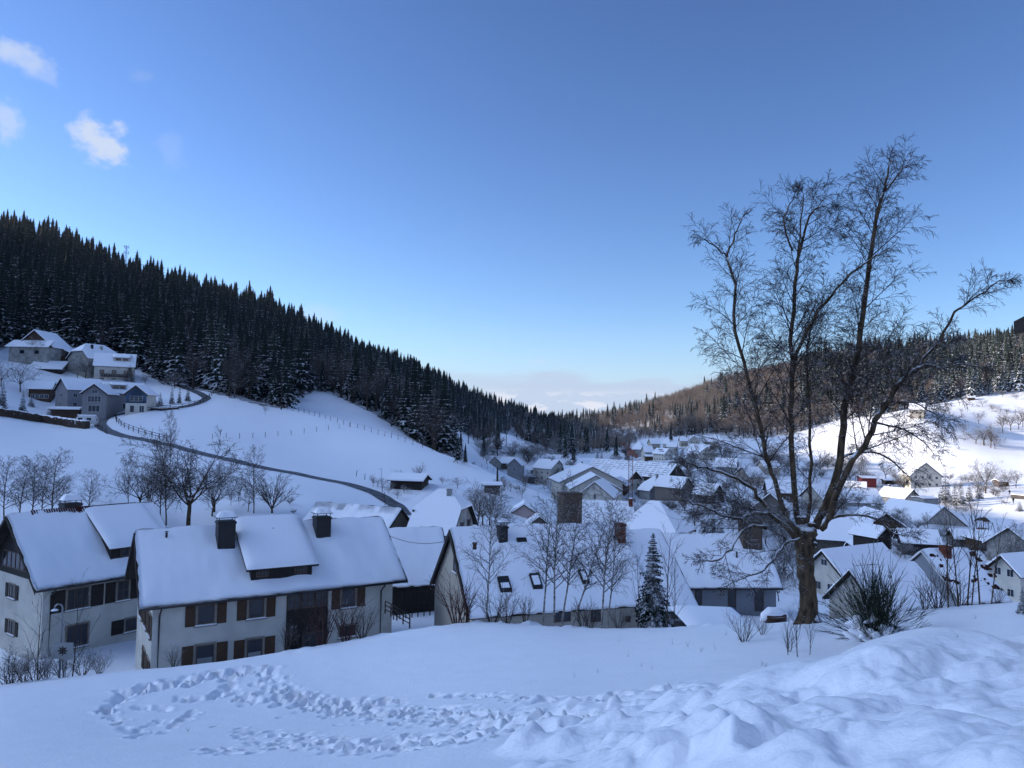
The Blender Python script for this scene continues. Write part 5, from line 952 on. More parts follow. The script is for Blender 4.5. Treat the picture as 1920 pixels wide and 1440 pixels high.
# log pile and snow-covered low roof on the crest
g = cg(1450, 27, 40); e = empty('log_pile', g, .3); e.scale = (.6, .6, .6); tag(e, 'small dark log pile under a cap of snow, left of the big trunk', 'log pile'); b = MB()
for i in range(5):
    for j in range(3-i//2): b.bar((-.7, -.3+i*.17, .1+j*.17), (.7, -.3+i*.17, .1+j*.17), .08, n=7)
b.build('logs', M['brown_wood'], e); b = MB(); b.tube([(-.95, .05, .1), (-.7, .05, .38), (-.3, .05, .55), (.3, .05, .5), (.8, .05, .35), (1.1, .05, .05)], [.1, .3, .42, .42, .32, .1], 10); b.build('snow_cap', M['snow'], e)
g = P(1345, 1158, 42); e = empty('shelter', g, .15); e.scale = (1.15, 1.1, .9); tag(e, 'low blue-edged shelter roof under thick smooth snow beside the annex', 'shelter')
b = MB(); b.slab([(-1.9, -1.6, -.25), (1.35, -1.6, -.5), (1.6, 1.6, .1), (-1.7, 1.6, .25)], (0, 0, -.12)); b.build('roof', mat('blue_sheet', (.02, .05, .14), .4, .5), e); b = MB(); n = 14; vs = []
for i in range(n+1):
    for j in range(n+1):
        fx, fy = i/n, j/n; ed = min(fx, 1-fx, fy, 1-fy)*2; vs.append((-1.92+3.5*fx, -1.62+3.3*fy, -.25*(1-fy)+.25*fy-.25*fx+.012+.34*(min(1, ed*2.2)**.5)))
b.add(vs, [(i*(n+1)+j, (i+1)*(n+1)+j, (i+1)*(n+1)+j+1, i*(n+1)+j+1) for i in range(n) for j in range(n)], 0, True); b.build('snow_cover', M['snow'], e)
b = MB(); b.box((-1.7, -1.3, -2), (1.2, 1.4, -.62)); b.build('wall', M['dark_wood'], e)
# ================= mid-distance bare trees, orchard trees, conifers of the village
FR = ('bark', 'twig_frost')
BT = [bare_tree(11, 201+k, 3, .12, dict(kids=[26, 9, 6, 4], rmin=.012, t0=[.2, .15, .1, .1]), ('bark', 'twig'), 'ash') for k in range(3)]
RT = [round_tree(9, 221+k, 7, 4, dict(kids=[7, 8, 6, 4, 3], rmin=.012), FR, r=.16) for k in range(3)]
RB = [round_tree(9, 231+k, 8, 4, dict(kids=[9, 10, 8, 6, 3], rmin=.010), ('bark', 'twig'), .3, r=.17) for k in range(1)]
FAN = [round_tree(6, 241, 10, 4, dict(spread=[30, 24, 24, 22, 20], fs=62, kids=[9, 9, 6, 4, 3], wig=[.05, .07, .1, .12, .1]), ('bark', 'twig'), .12)]
def tr(me, px, py, top, label, cat='tree', group=None, name='bare_tree', dmin=60, dmax=900, H0=11., w=1.0):
    g = on(px, py, dmin, dmax); s_ = hpx(g, py-top)/H0; e = put(me, g, name, label, cat, group, sc=s_*w); e.scale = (s_*w, s_*w, s_); return e
gm_ = 'bare trees on the meadow behind the nearest house'
for k, (px, py, top, kind, w, lab) in enumerate((
 (352,990,800,2,1.15,'tallest bare tree with domed crown, left of the wide dark dormer chimney'),(312,985,828,0,.9,'slim bare tree left of the tall domed one'),(300,978,850,0,.9,'second slim bare tree at the right corner of the tile-streaked roof'),(318,878,778,0,.6,'slender bare tree standing up by the road behind the domed one'),
 (262,960,848,1,1.1,'spreading bare tree above the dormer of the left-edge house'),(240,955,862,0,.9,'leafless tree at the left end of the middle group'),(285,972,870,1,1.0,'bushy bare tree between the slim ones'),(402,960,868,1,1.15,'low bare tree with arching limbs right of the domed one'),(398,968,900,1,1.3,'dense grey shrub tree below the arching limbs'),
 (447,940,888,1,.8,'small bare tree between the arching one and the leafy-tipped one'),(433,948,905,1,.6,'tiny bare tree above the big chimney'),(476,962,850,0,1.0,'bare tree with dark tufts of old leaves, left of the fan-shaped bush'),(465,960,900,1,.8,'low bush left of the tufted tree'))):
    tr((BT[k % 3], RT[k % 3], RB[0])[kind], px, py, top, lab, 'tree', gm_, H0=(11., 9., 9.)[kind], w=w, dmin=60)
tr(FAN[0], 510, 962, 893, 'wide fan-shaped leafless bush right of the tufted tree', 'bush', gm_, 'bush', H0=6., w=1.1)
for k, (px, py, top, lab) in enumerate(((543,945,932,'low dark scrub just right of the fan-shaped bush'),(550,963,955,'smallest dark scrub below the other one'))): tr(FAN[0], px, py, top, lab, 'shrub', gm_, 'shrub', H0=6., w=1.6)
gl = 'bare trees behind the left-edge house'
for k, (px, py, top, lab) in enumerate(((8,975,868,'bare tree at the very left edge above the roof'),(35,975,872,'second bare tree from the left edge'),(60,972,868,'third bare tree from the left edge'),(80,972,875,'fourth bare tree from the left edge'),(98,972,855,'tallest bare tree of the left row, by the left chimney'),(165,965,890,'smallest bare tree, alone right of the left row'),(120,972,900,'low bare tree behind the left chimney'))):
    tr(BT[k % 3], px, py, top, lab, 'tree', gl, w=1.2)
# meadow and hillside singles
tr(BT[1], 497, 778, 752, 'tiny lone bare tree on the open meadow below the wood', H0=11., w=.8)
tr(RT[0], 38, 735, 668, 'round bare tree below the highest farmhouse', group='bare trees around the upper farms', H0=9., dmin=190); tr(RT[1], 2, 725, 668, 'bare tree cut by the left edge, beside the upper farms', group='bare trees around the upper farms', H0=9., dmin=190)
tr(RT[2], 66, 684, 630, 'bare tree before the front wall of the highest farmhouse', group='bare trees around the upper farms', H0=9., dmin=190, w=.9); tr(RT[0], 160, 710, 664, 'spreading bare tree before the steep gabled wing', group='bare trees around the upper farms', H0=9., dmin=190, w=1.2); tr(RT[1], 145, 712, 672, 'second bare tree before the dark boarded barn', group='bare trees around the upper farms', H0=9., dmin=190, w=1.2)
tr(RT[2], 272, 722, 700, 'small bare tree right of the round dark evergreen', group='bare trees around the upper farms', H0=9., dmin=190, w=1.3); tr(RT[0], 328, 728, 690, 'bare tree where the road meets the wood', group='bare trees around the upper farms', H0=9., dmin=190, w=1.4)
CN = [conifer(20, 4.4, 300+k, 24, 9, 1, .40, ('trunk_far', 'needle_dust'), core=.5) for k in range(4)]
CS = [conifer(20, 4.4, 310+k, 24, 9, 1, .40, ('trunk_far', 'needle_snowy')) for k in range(2)]
CD = [conifer(12, 3.2, 320+k, 30, 11, 2, .45, ('trunk_far', 'needle_dust'), .02) for k in range(2)]
CB = conifer(12, 3.0, 330, 26, 10, 1, .45, ('trunk_far', 'hedge'), .02)
def con(px, py, top, label, group=None, kind=0, w=1.0, dmin=60, name='spruce', cat='spruce'):
    me, H0 = ((CD[rg.randrange(2)], 12), (CN[rg.randrange(4)], 20), (CS[rg.randrange(2)], 20), (CB, 12))[kind]; g = on(px, py, dmin, 900); s_ = hpx(g, py-top)/H0; e = put(me, g, name, label, cat, group, sc=s_*w); e.scale = (s_*w, s_*w, s_)
gu = 'garden evergreens around the upper farms'
for px, py, top, w, lab in ((322,757,722,.7,'left one of three slim evergreens inside the road loop'),(336,756,722,.6,'middle one of three slim evergreens inside the road loop'),(352,752,722,.9,'right one of three slim evergreens inside the road loop'),(300,762,735,1.2,'snow-dusted fir right of the blue gable'),(290,762,742,1.4,'low fir between the blue gable and the snow-dusted fir'),(243,714,684,1.6,'round dark evergreen before the balcony house'),(42,772,733,.9,'tall narrow evergreen left of the mauve house'),(58,762,742,1.6,'bushy evergreen beside the tall narrow one'),(4,760,712,.8,'dark evergreen cut by the left edge'),(92,784,765,2.2,'low evergreen shrub above the long hedge wall'),(252,762,748,1.0,'little evergreen before the white ground floor'),(8,768,752,2.0,'low evergreen mound at the left edge above the hedge wall')):
    con(px, py, top, lab, gu, 0, w, 170, 'evergreen', 'evergreen')
gv = 'conifers in the village'
for px, py, top, w, kind, lab in ((815,840,780,1.5,0,'broad snow-dusted fir at the lower tip of the hillside wood'),(858,868,815,.8,1,'dark fir below the strip meadow'),(840,850,765,.9,1,'tall dark fir left of the strip meadow'),(872,870,830,.8,1,'dark fir at the meadow crest, right of the others'),
 (1245,938,893,.9,0,'left one of the village spruces before the grey barn'),(1258,938,892,.9,0,'right one of the village spruces before the grey barn'),(1269,868,835,.9,0,'left one of the two spruces beside the smooth white house'),(1279,870,833,.9,0,'right one of the two spruces beside the smooth white house'),(1285,830,780,.8,2,'snow-laden spruce standing bright at the foot of the right-hand wood'),(1258,828,788,.7,1,'dark spruce at the foot of the wood above the far row'),
 (1120,868,842,1.0,0,'pair spruce at the upper left corner of the glazed barn roof'),(1128,868,845,1.0,0,'second spruce at the corner of the glazed barn roof'),(1176,862,838,1.2,0,'dark spruce beside the crane mast'),(1052,900,868,1.2,3,'brown-leaved tree by the white house with barge boards'),(1320,1006,968,1.6,0,'snow-dusted spruce behind the hall ridge'),(1336,1006,965,1.6,0,'second snow-dusted spruce behind the hall ridge'),(1352,1006,972,1.3,0,'third spruce behind the hall ridge, beside the dark chimney'),(1385,960,905,1.1,3,'dark brown tree behind the left limbs of the big tree'),(1345,952,912,1.0,3,'second dark brown tree behind the left limbs'),
 (1773,942,878,1.0,0,'tall dark spruce right of the big white house'),(1790,946,905,.9,0,'smaller spruce right of the tall dark one'),(1802,948,900,1.1,0,'broad spruce in the garden row'),(1818,940,905,1.1,0,'garden spruce left of the orchard trees'),(1836,935,903,1.2,0,'garden spruce at the right end of the row'),(1912,958,940,1.8,0,'round dark evergreen near the walkers'),(1918,1150,1100,1.0,0,'young spruce cut by the right edge on the crest'),
 (1138,850,800,.9,1,'dark fir in the valley mouth'),(1100,852,798,.8,1,'second dark fir in the valley mouth'),(1060,862,815,1.0,1,'fir behind the far grey gables'),(1075,866,828,1.0,1,'fir right of the far grey gables'),(1155,858,815,1.0,1,'third dark fir in the valley mouth')):
    con(px, py, top, lab, gv, kind, w, 45 if py < 1100 else 14)
go = 'orchard trees above the playground'
for px, py, top, w, lab in ((1848,925,862,1.2,'large snow-dusted orchard tree above the walkers'),(1832,925,875,1.1,'left one of the orchard trees'),(1885,915,876,1.3,'orchard tree beside the little hut'),(1905,915,880,1.1,'orchard tree right of the little hut'),(1862,928,895,1.6,'low dense brown bush between the orchard trees')):
    tr(RT[rg.randrange(3)], px, py, top, lab, 'tree', go, H0=9., w=w, dmin=190)
gf = 'bare trees and bushes in the sunlit field'
for k, (px, py, top, w, lab) in enumerate(((1845,835,790,1.6,'big grey bush island in the sunlit field'),(1830,832,800,1.6,'left part of the bush island'),(1858,840,798,1.2,'tall thin tree in the bush island'),(1866,842,808,1.1,'rightmost tree in the bush island'),(1835,795,765,1.0,'bare tree above the bush island'),(1880,812,770,1.0,'bare tree near the right edge in the field'),(1895,808,765,1.0,'second bare tree near the right edge'),(1910,805,768,1.0,'third bare tree near the right edge'),(1918,800,760,1.0,'bare tree cut by the right edge'),(1807,815,790,.8,'thin bare tree left of the bush island'),(1842,762,745,1.2,'small bush below the upper wood edge'),(1860,772,758,1.6,'second small bush below the upper wood edge'),(1880,745,728,1.2,'small bush on the upper field edge'),(1905,750,735,1.2,'small bush high at the right edge'),(1802,775,765,1.5,'tiny bush in the middle of the sunlit field'),(1790,788,778,1.5,'tiny bush left of the middle'),(1700,820,805,1.5,'scrub behind the right fork of the big tree'),(1680,818,806,1.5,'second scrub behind the right fork'),(1770,880,866,1.2,'low scrub beside the big white house'),(1640,800,786,1.4,'scrub under the wood left of the farmhouse'))):
    tr(RT[k % 3], px, py, top, lab, 'tree', gf, H0=9., w=w, dmin=230)
# hillside garden with a shed, and shrubs of the valley floor
gh = 'scrub around the hillside shed'
for k, (px, py, top, w, lab) in enumerate(((700,912,888,1.3,'frosted bush left of the bend lamp'),(718,914,893,1.2,'darker bush right of the bend lamp'),(745,908,880,1.2,'upright bush left of the hillside shed'),(786,900,866,1.0,'conifer-shaped bush behind the hillside shed'),(775,915,896,1.4,'low scrub before the hillside shed'),(800,908,893,1.6,'low scrub right of the hillside shed'),(830,908,892,1.6,'scrub between the shed and the tall bush'),(858,916,890,1.2,'tall round bush above the grey chimney'),(735,918,903,1.6,'low scrub above the road bend'),(758,925,908,1.6,'scrub on the bank above the shed roof'),(728,925,910,1.4,'scrub beside the road bend'),(745,935,918,1.4,'scrub at the lower end of the bank'))):
    tr(RT[k % 3], px, py, top, lab, 'bush', gh, 'bush', H0=9., w=w, dmin=100)
gc = 'tall shrubs right of the old farmhouse'
for k, (px, py, top, w, lab) in enumerate(((895,990,900,1.1,'dark tree against the right gable of the old farmhouse'),(905,985,905,1.1,'second dark tree by the old farmhouse gable'),(918,985,910,1.1,'third tree, before the grey hut'),(930,985,925,1.0,'lighter shrub right of the grey hut'),(940,1000,940,1.0,'frosted shrub left of the pink house'),(890,960,915,1.2,'bush behind the old farmhouse gable'),(950,995,955,1.0,'low frosted shrub beside the pink house'))):
    tr(RT[k % 3], px, py, top, lab, 'tree', gc, H0=9., w=w, dmin=95)
for key, px, py, dmin, h, lab_, wl_, kw in (('X1', 1447, 978, 110, [65, 9, 4.6, 4.0, 3.4], 'brown gabled house behind the left limbs of the big tree', 'taupe', {}),('X2', 1577, 1030, 100, [-22, 12, 6.0, 4.0, 2.6], 'house with dark slate roof almost free of snow, right of the big trunk', 'stone', dict(roof_m='clad_dark', snow_t=.012)),
 ('X4', 1405, 908, 200, [30, 10, 4.8, 3.8, 3.2], 'snow-roofed house between the far row and the forked stems', 'stucco_warm', dict(near=3)),('X5', 1362, 888, 230, [-20, 10, 4.8, 3.8, 3.2], 'house with plain snowy roof left of the big stems', 'stucco_grey', dict(near=3)),('X6', 1462, 940, 160, [-10, 9, 4.5, 3.5, 3.0], 'snowy-roofed house seen through the fork of the big tree', 'brown_wood', dict(near=2)),
 ('X7', 1545, 952, 160, [20, 10, 4.8, 3.8, 3.0], 'house with twig-crossed snow roof right of the fork', 'stucco_old', dict(near=3)),('X8', 1600, 935, 190, [-25, 9, 4.2, 3.2, 3.0], 'dark boarded house left of the wide snow roof', 'dark_wood', {}),('X9', 1720, 1040, 90, [-15, 6, 2.8, 1.8, 2.2], 'small dark shed behind the blue-grey gable', 'dark_wood', {}),('X10', 1820, 1028, 110, [-15, 8, 3.2, 1.6, 2.2], 'low garage row left of the shallow-roofed barn', 'brown_wood', {}),
 ('X11', 1905, 1052, 90, [40, 8, 4.0, 3.2, 3.0], 'snow-roofed house cut by the right edge', 'stucco_old', {}),('X12', 1160, 925, 220, [70, 8, 3.6, 2.8, 3.0], 'brown barn between the stepped hall and the crane', 'brown_wood', {}),('X13', 1070, 893, 240, [10, 8, 3.4, 2.4, 2.6], 'brown shed left of the stepped hall', 'brown_wood', {}),('X14', 955, 878, 300, [-20, 9, 4.2, 3.2, 2.8], 'dark house in the trees right of the long snowy roof face', 'brown_wood', {}),('X15', 1440, 888, 260, [15, 9, 4.2, 3.2, 3.0], 'house under the sunlit field, left stem of the big tree', 'stucco_warm', dict(near=2))):
    seat(key, px, py, dmin, 700, h); vh(key, lab_, wall=wl_, **kw)
for rgn, (x0, x1, y0, y1) in {'on the upper sunlit field': (1740, 1915, 750, 775), 'on the middle of the sunlit field': (1690, 1915, 775, 800), 'at the lower rim of the sunlit field': (1620, 1800, 800, 850)}.items():
    acs = []
    for i in range(14):
        px = rg.uniform(x0, x1); py = rg.uniform(y0, y1); h = rg.uniform(4, 9); acs.append((px, tr(RT[i % 3], px, py, py-h, 'x', 'shrub', gf, 'field_shrub', H0=9., w=2.0, dmin=230)))
    order(acs, 'low brown tussock shrub '+rgn+', %s there')
gx = 'frosted trees scattered through the village'; k = 0
for (x0, y0, x1, y1, n, h0, h1, w, ph) in ((905,845,1055,872,18,14,28,1.3,'around the far grey gables'),(940,885,1060,905,10,8,18,1.6,'near the stone outbuilding'),(1000,905,1060,935,8,14,30,1.1,'left of the stepped hall'),(1150,850,1180,870,4,12,20,1.5,'below the crane jib'),(1190,920,1240,935,8,12,28,1.1,'at the foot of the crane'),(1290,850,1400,900,18,16,36,1.2,'behind the left limbs of the big tree'),(1380,870,1500,930,16,16,40,1.2,'behind the big forked stems'),
  (1300,930,1400,1000,14,18,48,1.1,'behind the hall ridge'),(1400,940,1490,1010,14,18,48,1.1,'left of the pollard head'),(1500,930,1600,1010,14,18,44,1.1,'right of the pollard head'),(1560,900,1700,960,18,14,36,1.2,'around the red barn'),(1600,985,1700,1050,14,14,36,1.3,'around the window-grid house'),(1690,985,1790,1050,14,14,36,1.3,'around the skylight roof'),(1420,870,1600,900,14,14,28,1.3,'below the sunlit field'),(1780,1010,1900,1060,10,14,32,1.2,'near the shallow-roofed barn'),
  (1460,1060,1500,1130,5,40,80,1.0,'left of the big trunk'),(1500,1060,1540,1130,3,20,40,1.0,'hidden by the big trunk'),(1690,1020,1720,1060,4,20,36,1.2,'left of the blue-grey gable'),(1860,925,1890,958,5,8,14,1.6,'near the walkers'),(1750,945,1850,962,14,6,12,2.,'on the bank below the orchard'),(1760,1005,1900,1045,10,10,22,1.3,'near the steep-roofed house'),(1900,1040,1919,1100,4,50,80,1.,'at the right edge'),(1060,870,1110,885,5,8,16,1.3,'near the small white gabled house'),(1200,850,1290,866,10,8,16,1.3,'among the far row'),
  (1160,955,1300,1000,9,20,40,.9,'behind the annex ridge'),(1050,890,1180,912,12,8,18,1.4,'beside the middle step of the hall'),(1290,900,1380,935,12,14,30,1.3,'right of the grey barn gable'),(1500,870,1620,900,14,10,22,1.6,'above the forked stems, below the field'),(1620,940,1760,990,14,10,24,1.5,'around the long farm building'),(1560,1040,1700,1075,9,16,34,1.2,'above the broom bush'),(1400,1000,1490,1060,10,24,52,1.1,'beside the dark clad chimney of the hall'),(1180,868,1300,888,12,8,16,1.5,'behind the glazed barn'),(930,905,1000,935,10,10,22,1.3,'above the pink house'),(1780,900,1890,925,12,10,22,1.4,'between the garden spruces')):
    acc = []; acs = []; n = min(26, int(n*1.35))
    for i in range(n):
        px = rg.uniform(x0, x1); py = rg.uniform(y0, y1); h = rg.uniform(h0, h1)*1.1; u = rg.random()
        if u < .5: me, H0 = RT[k % 3], 9.5
        elif u < .72: me, H0 = BT[k % 3], 10.5
        elif u < .86: me, H0 = RB[0], 9.
        else: me, H0 = FAN[0], 6.
        if (h0+h1)/2*1.1 < 20 or h < (h0+h1)*.5: acs.append((px, tr(me, px, py, py-h, 'x', 'shrub', 'small frosted trees scattered through the village', 'shrub', H0=H0, w=w, dmin=60)))  # the lower trees of this scatter, from the same tree meshes
        else: acc.append((px, tr(me, px, py, py-h, 'x', 'tree', gx, H0=H0, w=w, dmin=60)))
        k += 1
    order(acc, 'frosted leafless tree '+ph+', %s there'); order(acs, 'small frosted leafless tree '+ph+', %s there')
HD['K1'] = [0, 0, 0, -12, 7, 2.6, 1.0, 2.6]; g = on(768, 912, 110, 400); HD['K1'][:3] = [float(g[0]), float(g[1]), float(g[2])+2.2]
vh('K1', 'dark tumbledown shed with snowy roof in the hillside scrub', 'shed', 'dark_wood')
HD['K2'] = [0, 0, 0, 5, 4, 1.8, .3, 2.2]; g = on(922, 925, 110, 400); HD['K2'][:3] = [float(g[0]), float(g[1]), float(g[2])+2.0]
vh('K2', 'small flat grey hut behind the dark trees, beside the power pole', 'hut', 'stone')
HD['K3'] = [0, 0, 0, 5, 5, 2.2, .6, 2.2]; g = on(1877, 912, 180, 400); HD['K3'][:3] = [float(g[0]), float(g[1]), float(g[2])+2.6]
vh('K3', 'little brown hut between the orchard trees', 'hut', 'shutter')
# ================= woods
gw = random.Random(77); WT = []
BRp = [round_tree(15, 400+k, 6, 3, dict(kids=[6, 9, 8, 5, 3], rmin=.035, n=[4, 4, 3, 2, 2], tl=0, lratio=[0, .5, .5, .5, .5]), ('trunk_far', 'brush'), .3) for k in range(3)]
def joined(me2, name, mats):
    """trunk and crown as one mesh for the far trees"""
    V, Fq, mi = [], [], []; off = 0
    for q, me in enumerate(me2):
        V += [tuple(v.co) for v in me.vertices]; Fq += [[i+off for i in p.vertices] for p in me.polygons]; off += len(me.vertices); mi += [q]*len(me.polygons)
    m = bpy.data.meshes.new(name); m.from_pydata(V, [], Fq)
    for mt in mats: m.materials.append(mt)
    m.polygons.foreach_set('material_index', mi); return m
CNl = [joined(conifer(24, 6.4, 340+k, 19, 10, 1, .44, ('trunk_far', 'needle_dust'), .06, pe=.80, core=.42), 'far_conifer', [M['trunk_far'], M['needle_dust']]) for k in range(5)]
CSl = [joined(conifer(24, 6.4, 350+k, 19, 10, 1, .44, ('trunk_far', 'needle_snowy'), .06, pe=.80, core=.40), 'far_snowy_conifer', [M['trunk_far'], M['needle_snowy']]) for k in range(3)]
BRl = [joined(b_, 'far_broadleaf', [M['trunk_far'], M['brush']]) for b_ in BRp]
DKl = [joined(round_tree(15, 410+k, 6, 3, dict(kids=[6, 9, 8, 5, 3], rmin=.03, n=[4, 4, 3, 2, 2], tl=0, fs=40), ('trunk_far', 'twig'), .35), 'far_dark_broadleaf', [M['trunk_far'], M['twig']]) for k in range(2)]
PROT = CNl+CSl+BRl+DKl           # 0-4 dark conifers, 5-7 snowy, 8-10 frosted broadleaf, 11-12 dark broadleaf
cmx = np.maximum.accumulate(np.where(DG > 60, SG, -9), axis=0)
cand = []; d = 240.0
while d < 2300:
    sp = 7.4 if d < 420 else (9.0 if d < 850 else (10 if d < 1300 else 14)); da = math.degrees(sp/d); a = -46.0 if d < 900 else -38.
    while a < 44:
        aa = R(a+gw.uniform(-.45, .45)*da); dd = d+gw.uniform(-.45, .45)*sp; cand.append((math.sin(aa)*dd, math.cos(aa)*dd)); a += da
    d += sp*.95
cand = np.array(cand); dd = np.hypot(cand[:, 0], cand[:, 1]); ii = np.interp(np.log(dd), lr, np.arange(NR)); jj = np.interp(np.degrees(np.arctan2(cand[:, 0], cand[:, 1])), az, np.arange(NC))
i0 = np.minimum(ii.astype(int), NR-2); j0 = np.minimum(jj.astype(int), NC-2); fa, fb = ii-i0, jj-j0
cz = (ZG[i0, j0]*(1-fb)+ZG[i0, j0+1]*fb)*(1-fa)+(ZG[i0+1, j0]*(1-fb)+ZG[i0+1, j0+1]*fb)*fa
inf, cpx, cpy = in_forest(cand[:, 0], cand[:, 1], cz, dd)
vis = (cz+26)/dd > cmx[i0, j0]-.002
side = (cpx < -20) & (dd > 300)
sel = (inf | side) & vis
nz_ = vnoise(cand[:, 0]/60, cand[:, 1]/60, 4)+.5*vnoise(cand[:, 0]/18, cand[:, 1]/18, 8)
for q in np.nonzero(sel)[0]:
    x, y, z, D_, px, py = cand[q, 0], cand[q, 1], cz[q], dd[q], cpx[q], cpy[q]; u = gw.random()
    edge = np.interp(px, LEDGE[:, 0], LEDGE[:, 1])-py
    if px < 1075:
        if (330 < px < 470 and edge < 70 and u < .55) or (600 < px < 830 and edge < 60 and u < .6) or (px > 860 and edge < 45 and u < .6): k = 11+gw.randrange(2)
        elif u < .05 and edge < 200: k = 11+gw.randrange(2)
        else: k = gw.randrange(5) if (u < .93 or edge > 110) else 5+gw.randrange(3)
    else:
        pc = .82 if px > 1740 else (.6 if px > 1500 else (.015+.20*(py > 775)*(py < 812)+(.30 if px < 1120 else 0))); pc = pc+nz_[q]*(.5 if px > 1480 else .15)
        k = (5+gw.randrange(3) if gw.random() < (.8 if px > 1480 else .55) else gw.randrange(5)) if u < pc else (8+gw.randrange(3) if gw.random() < .85 else 11)
    s_ = gw.choice((gw.uniform(.5, .9), gw.uniform(.75, 1.2), gw.uniform(.9, 1.38)))*(1 if k < 8 else 1.05)*(1.0+.25*nz_[q]); s_ = max(s_, .4)
    if 700 < D_ < 900 and px < 700: s_ *= 1.1
    if 850 < px < 1260 and D_ < 1100: s_ *= .58+.15*max(0, (920-px)/70 if px < 920 else (px-1180)/80 if px > 1180 else 0)
    if px > 1740: s_ *= 1.05
    WT.append((x, y, z-.3, k, s_, gw.uniform(0, 6.28), D_, px, py))
WT.sort(key=lambda t: t[6]/t[4]); vis_t = [t for t in WT if -10 < t[7] < 1930]; near = set(id(t) for t in vis_t[:290])
lab = {0: ('spruce', 'dark snow-dusted spruce standing in the hillside wood', 'spruce', 'spruces of the hillside wood'), 1: ('spruce', 'snow-laden spruce standing in the hillside wood', 'spruce', 'snow-laden spruces of the hillside wood'), 2: ('broadleaf_tree', 'leafless grey-brown tree standing in the hillside wood', 'tree', 'leafless trees of the hillside wood')}
rest = []
for t in WT:
    if id(t) in near:
        k = t[3]; nm, lb, ct, gp = lab[0 if k < 5 else (1 if k < 8 else 2)]; sd = 'left' if t[7] < 1075 else 'right'; lb = lb.replace('the hillside', 'the '+sd+' hillside'); gp = gp.replace('the hillside', 'the '+sd+' hillside'); o = bpy.data.objects.new(nm, PROT[k]); C.objects.link(o); o.location = t[:3]; o.scale = (t[4],)*3; o.rotation_euler = (0, 0, t[5]); tag(o, lb, ct, gp)
    else: rest.append(t)
print('wood trees', len(WT), 'individual', len(near))
def wood_stuff():
    rest_ = np.array([(t[0], t[1], t[2], t[3], t[4], t[5]) for t in rest]); me = bpy.data.meshes.new('wood_points'); me.vertices.add(len(rest_)); me.vertices.foreach_set('co', rest_[:, :3].astype(np.float32).ravel())
    for nm, tp, v in (('kind', 'INT', rest_[:, 3].astype(np.int32)), ('size', 'FLOAT', rest_[:, 4].astype(np.float32)), ('turn', 'FLOAT', rest_[:, 5].astype(np.float32))):
        a = me.attributes.new(nm, tp, 'POINT'); a.data.foreach_set('value', v)
    o = bpy.data.objects.new('forest', me); C.objects.link(o); tag(o, 'dense wood covering both valley sides', 'forest', kind='stuff')
    pc = bpy.data.collections.new('forest_kinds')
    for k, m_ in enumerate(PROT): po = bpy.data.objects.new('kind_%02d' % k, m_); pc.objects.link(po)
    ng = bpy.data.node_groups.new('plant_trees', 'GeometryNodeTree'); ng.interface.new_socket('Geometry', in_out='INPUT', socket_type='NodeSocketGeometry'); ng.interface.new_socket('Geometry', in_out='OUTPUT', socket_type='NodeSocketGeometry')
    N, L = ng.nodes, ng.links; gi = N.new('NodeGroupInput'); go_ = N.new('NodeGroupOutput'); ip = N.new('GeometryNodeInstanceOnPoints'); ci = N.new('GeometryNodeCollectionInfo'); ci.inputs[0].default_value = pc; ci.inputs['Separate Children'].default_value = True; ci.inputs['Reset Children'].default_value = True
    def na(nm, tp): n = N.new('GeometryNodeInputNamedAttribute'); n.data_type = tp; n.inputs[0].default_value = nm; return n.outputs[0]
    cx = N.new('ShaderNodeCombineXYZ'); L.new(na('turn', 'FLOAT'), cx.inputs[2]); L.new(gi.outputs[0], ip.inputs['Points']); L.new(ci.outputs[0], ip.inputs['Instance']); ip.inputs['Pick Instance'].default_value = True
    L.new(na('kind', 'INT'), ip.inputs['Instance Index']); L.new(cx.outputs[0], ip.inputs['Rotation']); L.new(na('size', 'FLOAT'), ip.inputs['Scale']); L.new(ip.outputs[0], go_.inputs[0])
    md = o.modifiers.new('trees', 'NODES'); md.node_group = ng
wood_stuff()
# ================= roads
def road(pl, w, name, dmin=100, lift=.07, m='asphalt'):
    pts = np.array([on(x, y, dmin, 420)[:2] for x, y in pl]); n = len(pts); out = []
    for q in np.linspace(0, n-1, (n-1)*8+1):
        i = min(int(q), n-2); f = q-i; p0, p1, p2, p3 = pts[max(i-1, 0)], pts[i], pts[i+1], pts[min(i+2, n-1)]; out.append(.5*((2*p1)+(-p0+p2)*f+(2*p0-5*p1+4*p2-p3)*f*f+(-p0+3*p1-3*p2+p3)*f**3))
    out = np.array(out); T = np.gradient(out, axis=0); T /= np.linalg.norm(T, axis=1)[:, None]+1e-9; S = np.stack([-T[:, 1], T[:, 0]], 1); b = MB(); vs = []
    for i, p in enumerate(out):
        ww = w*(1+.12*vnoise(np.array(i*.35), np.array(1.5), 5))
        zc = gz(*p)
        for j in range(7):
            q = p+S[i]*(j/6-.5)*ww; vs.append((q[0], q[1], max(gz(*q), zc-.25)+lift))
    b.add(vs, [(i*7+j, i*7+j+1, (i+1)*7+j+1, (i+1)*7+j) for i in range(len(out)-1) for j in range(6)], 0, True); o = b.build(name, M[m]); tag(o, kind='structure'); return out, S
RL, RS = road([(283,706),(310,716),(345,727),(375,738),(387,746),(378,753),(350,762),(300,768),(250,773),(215,779),(196,787),(188,796),(198,806),(225,816),(255,822),(290,829),(335,839),(400,856),(480,874),(560,889),(640,905),(690,920),(725,938),(745,951),(757,966)], 2.7, 'road', 105)
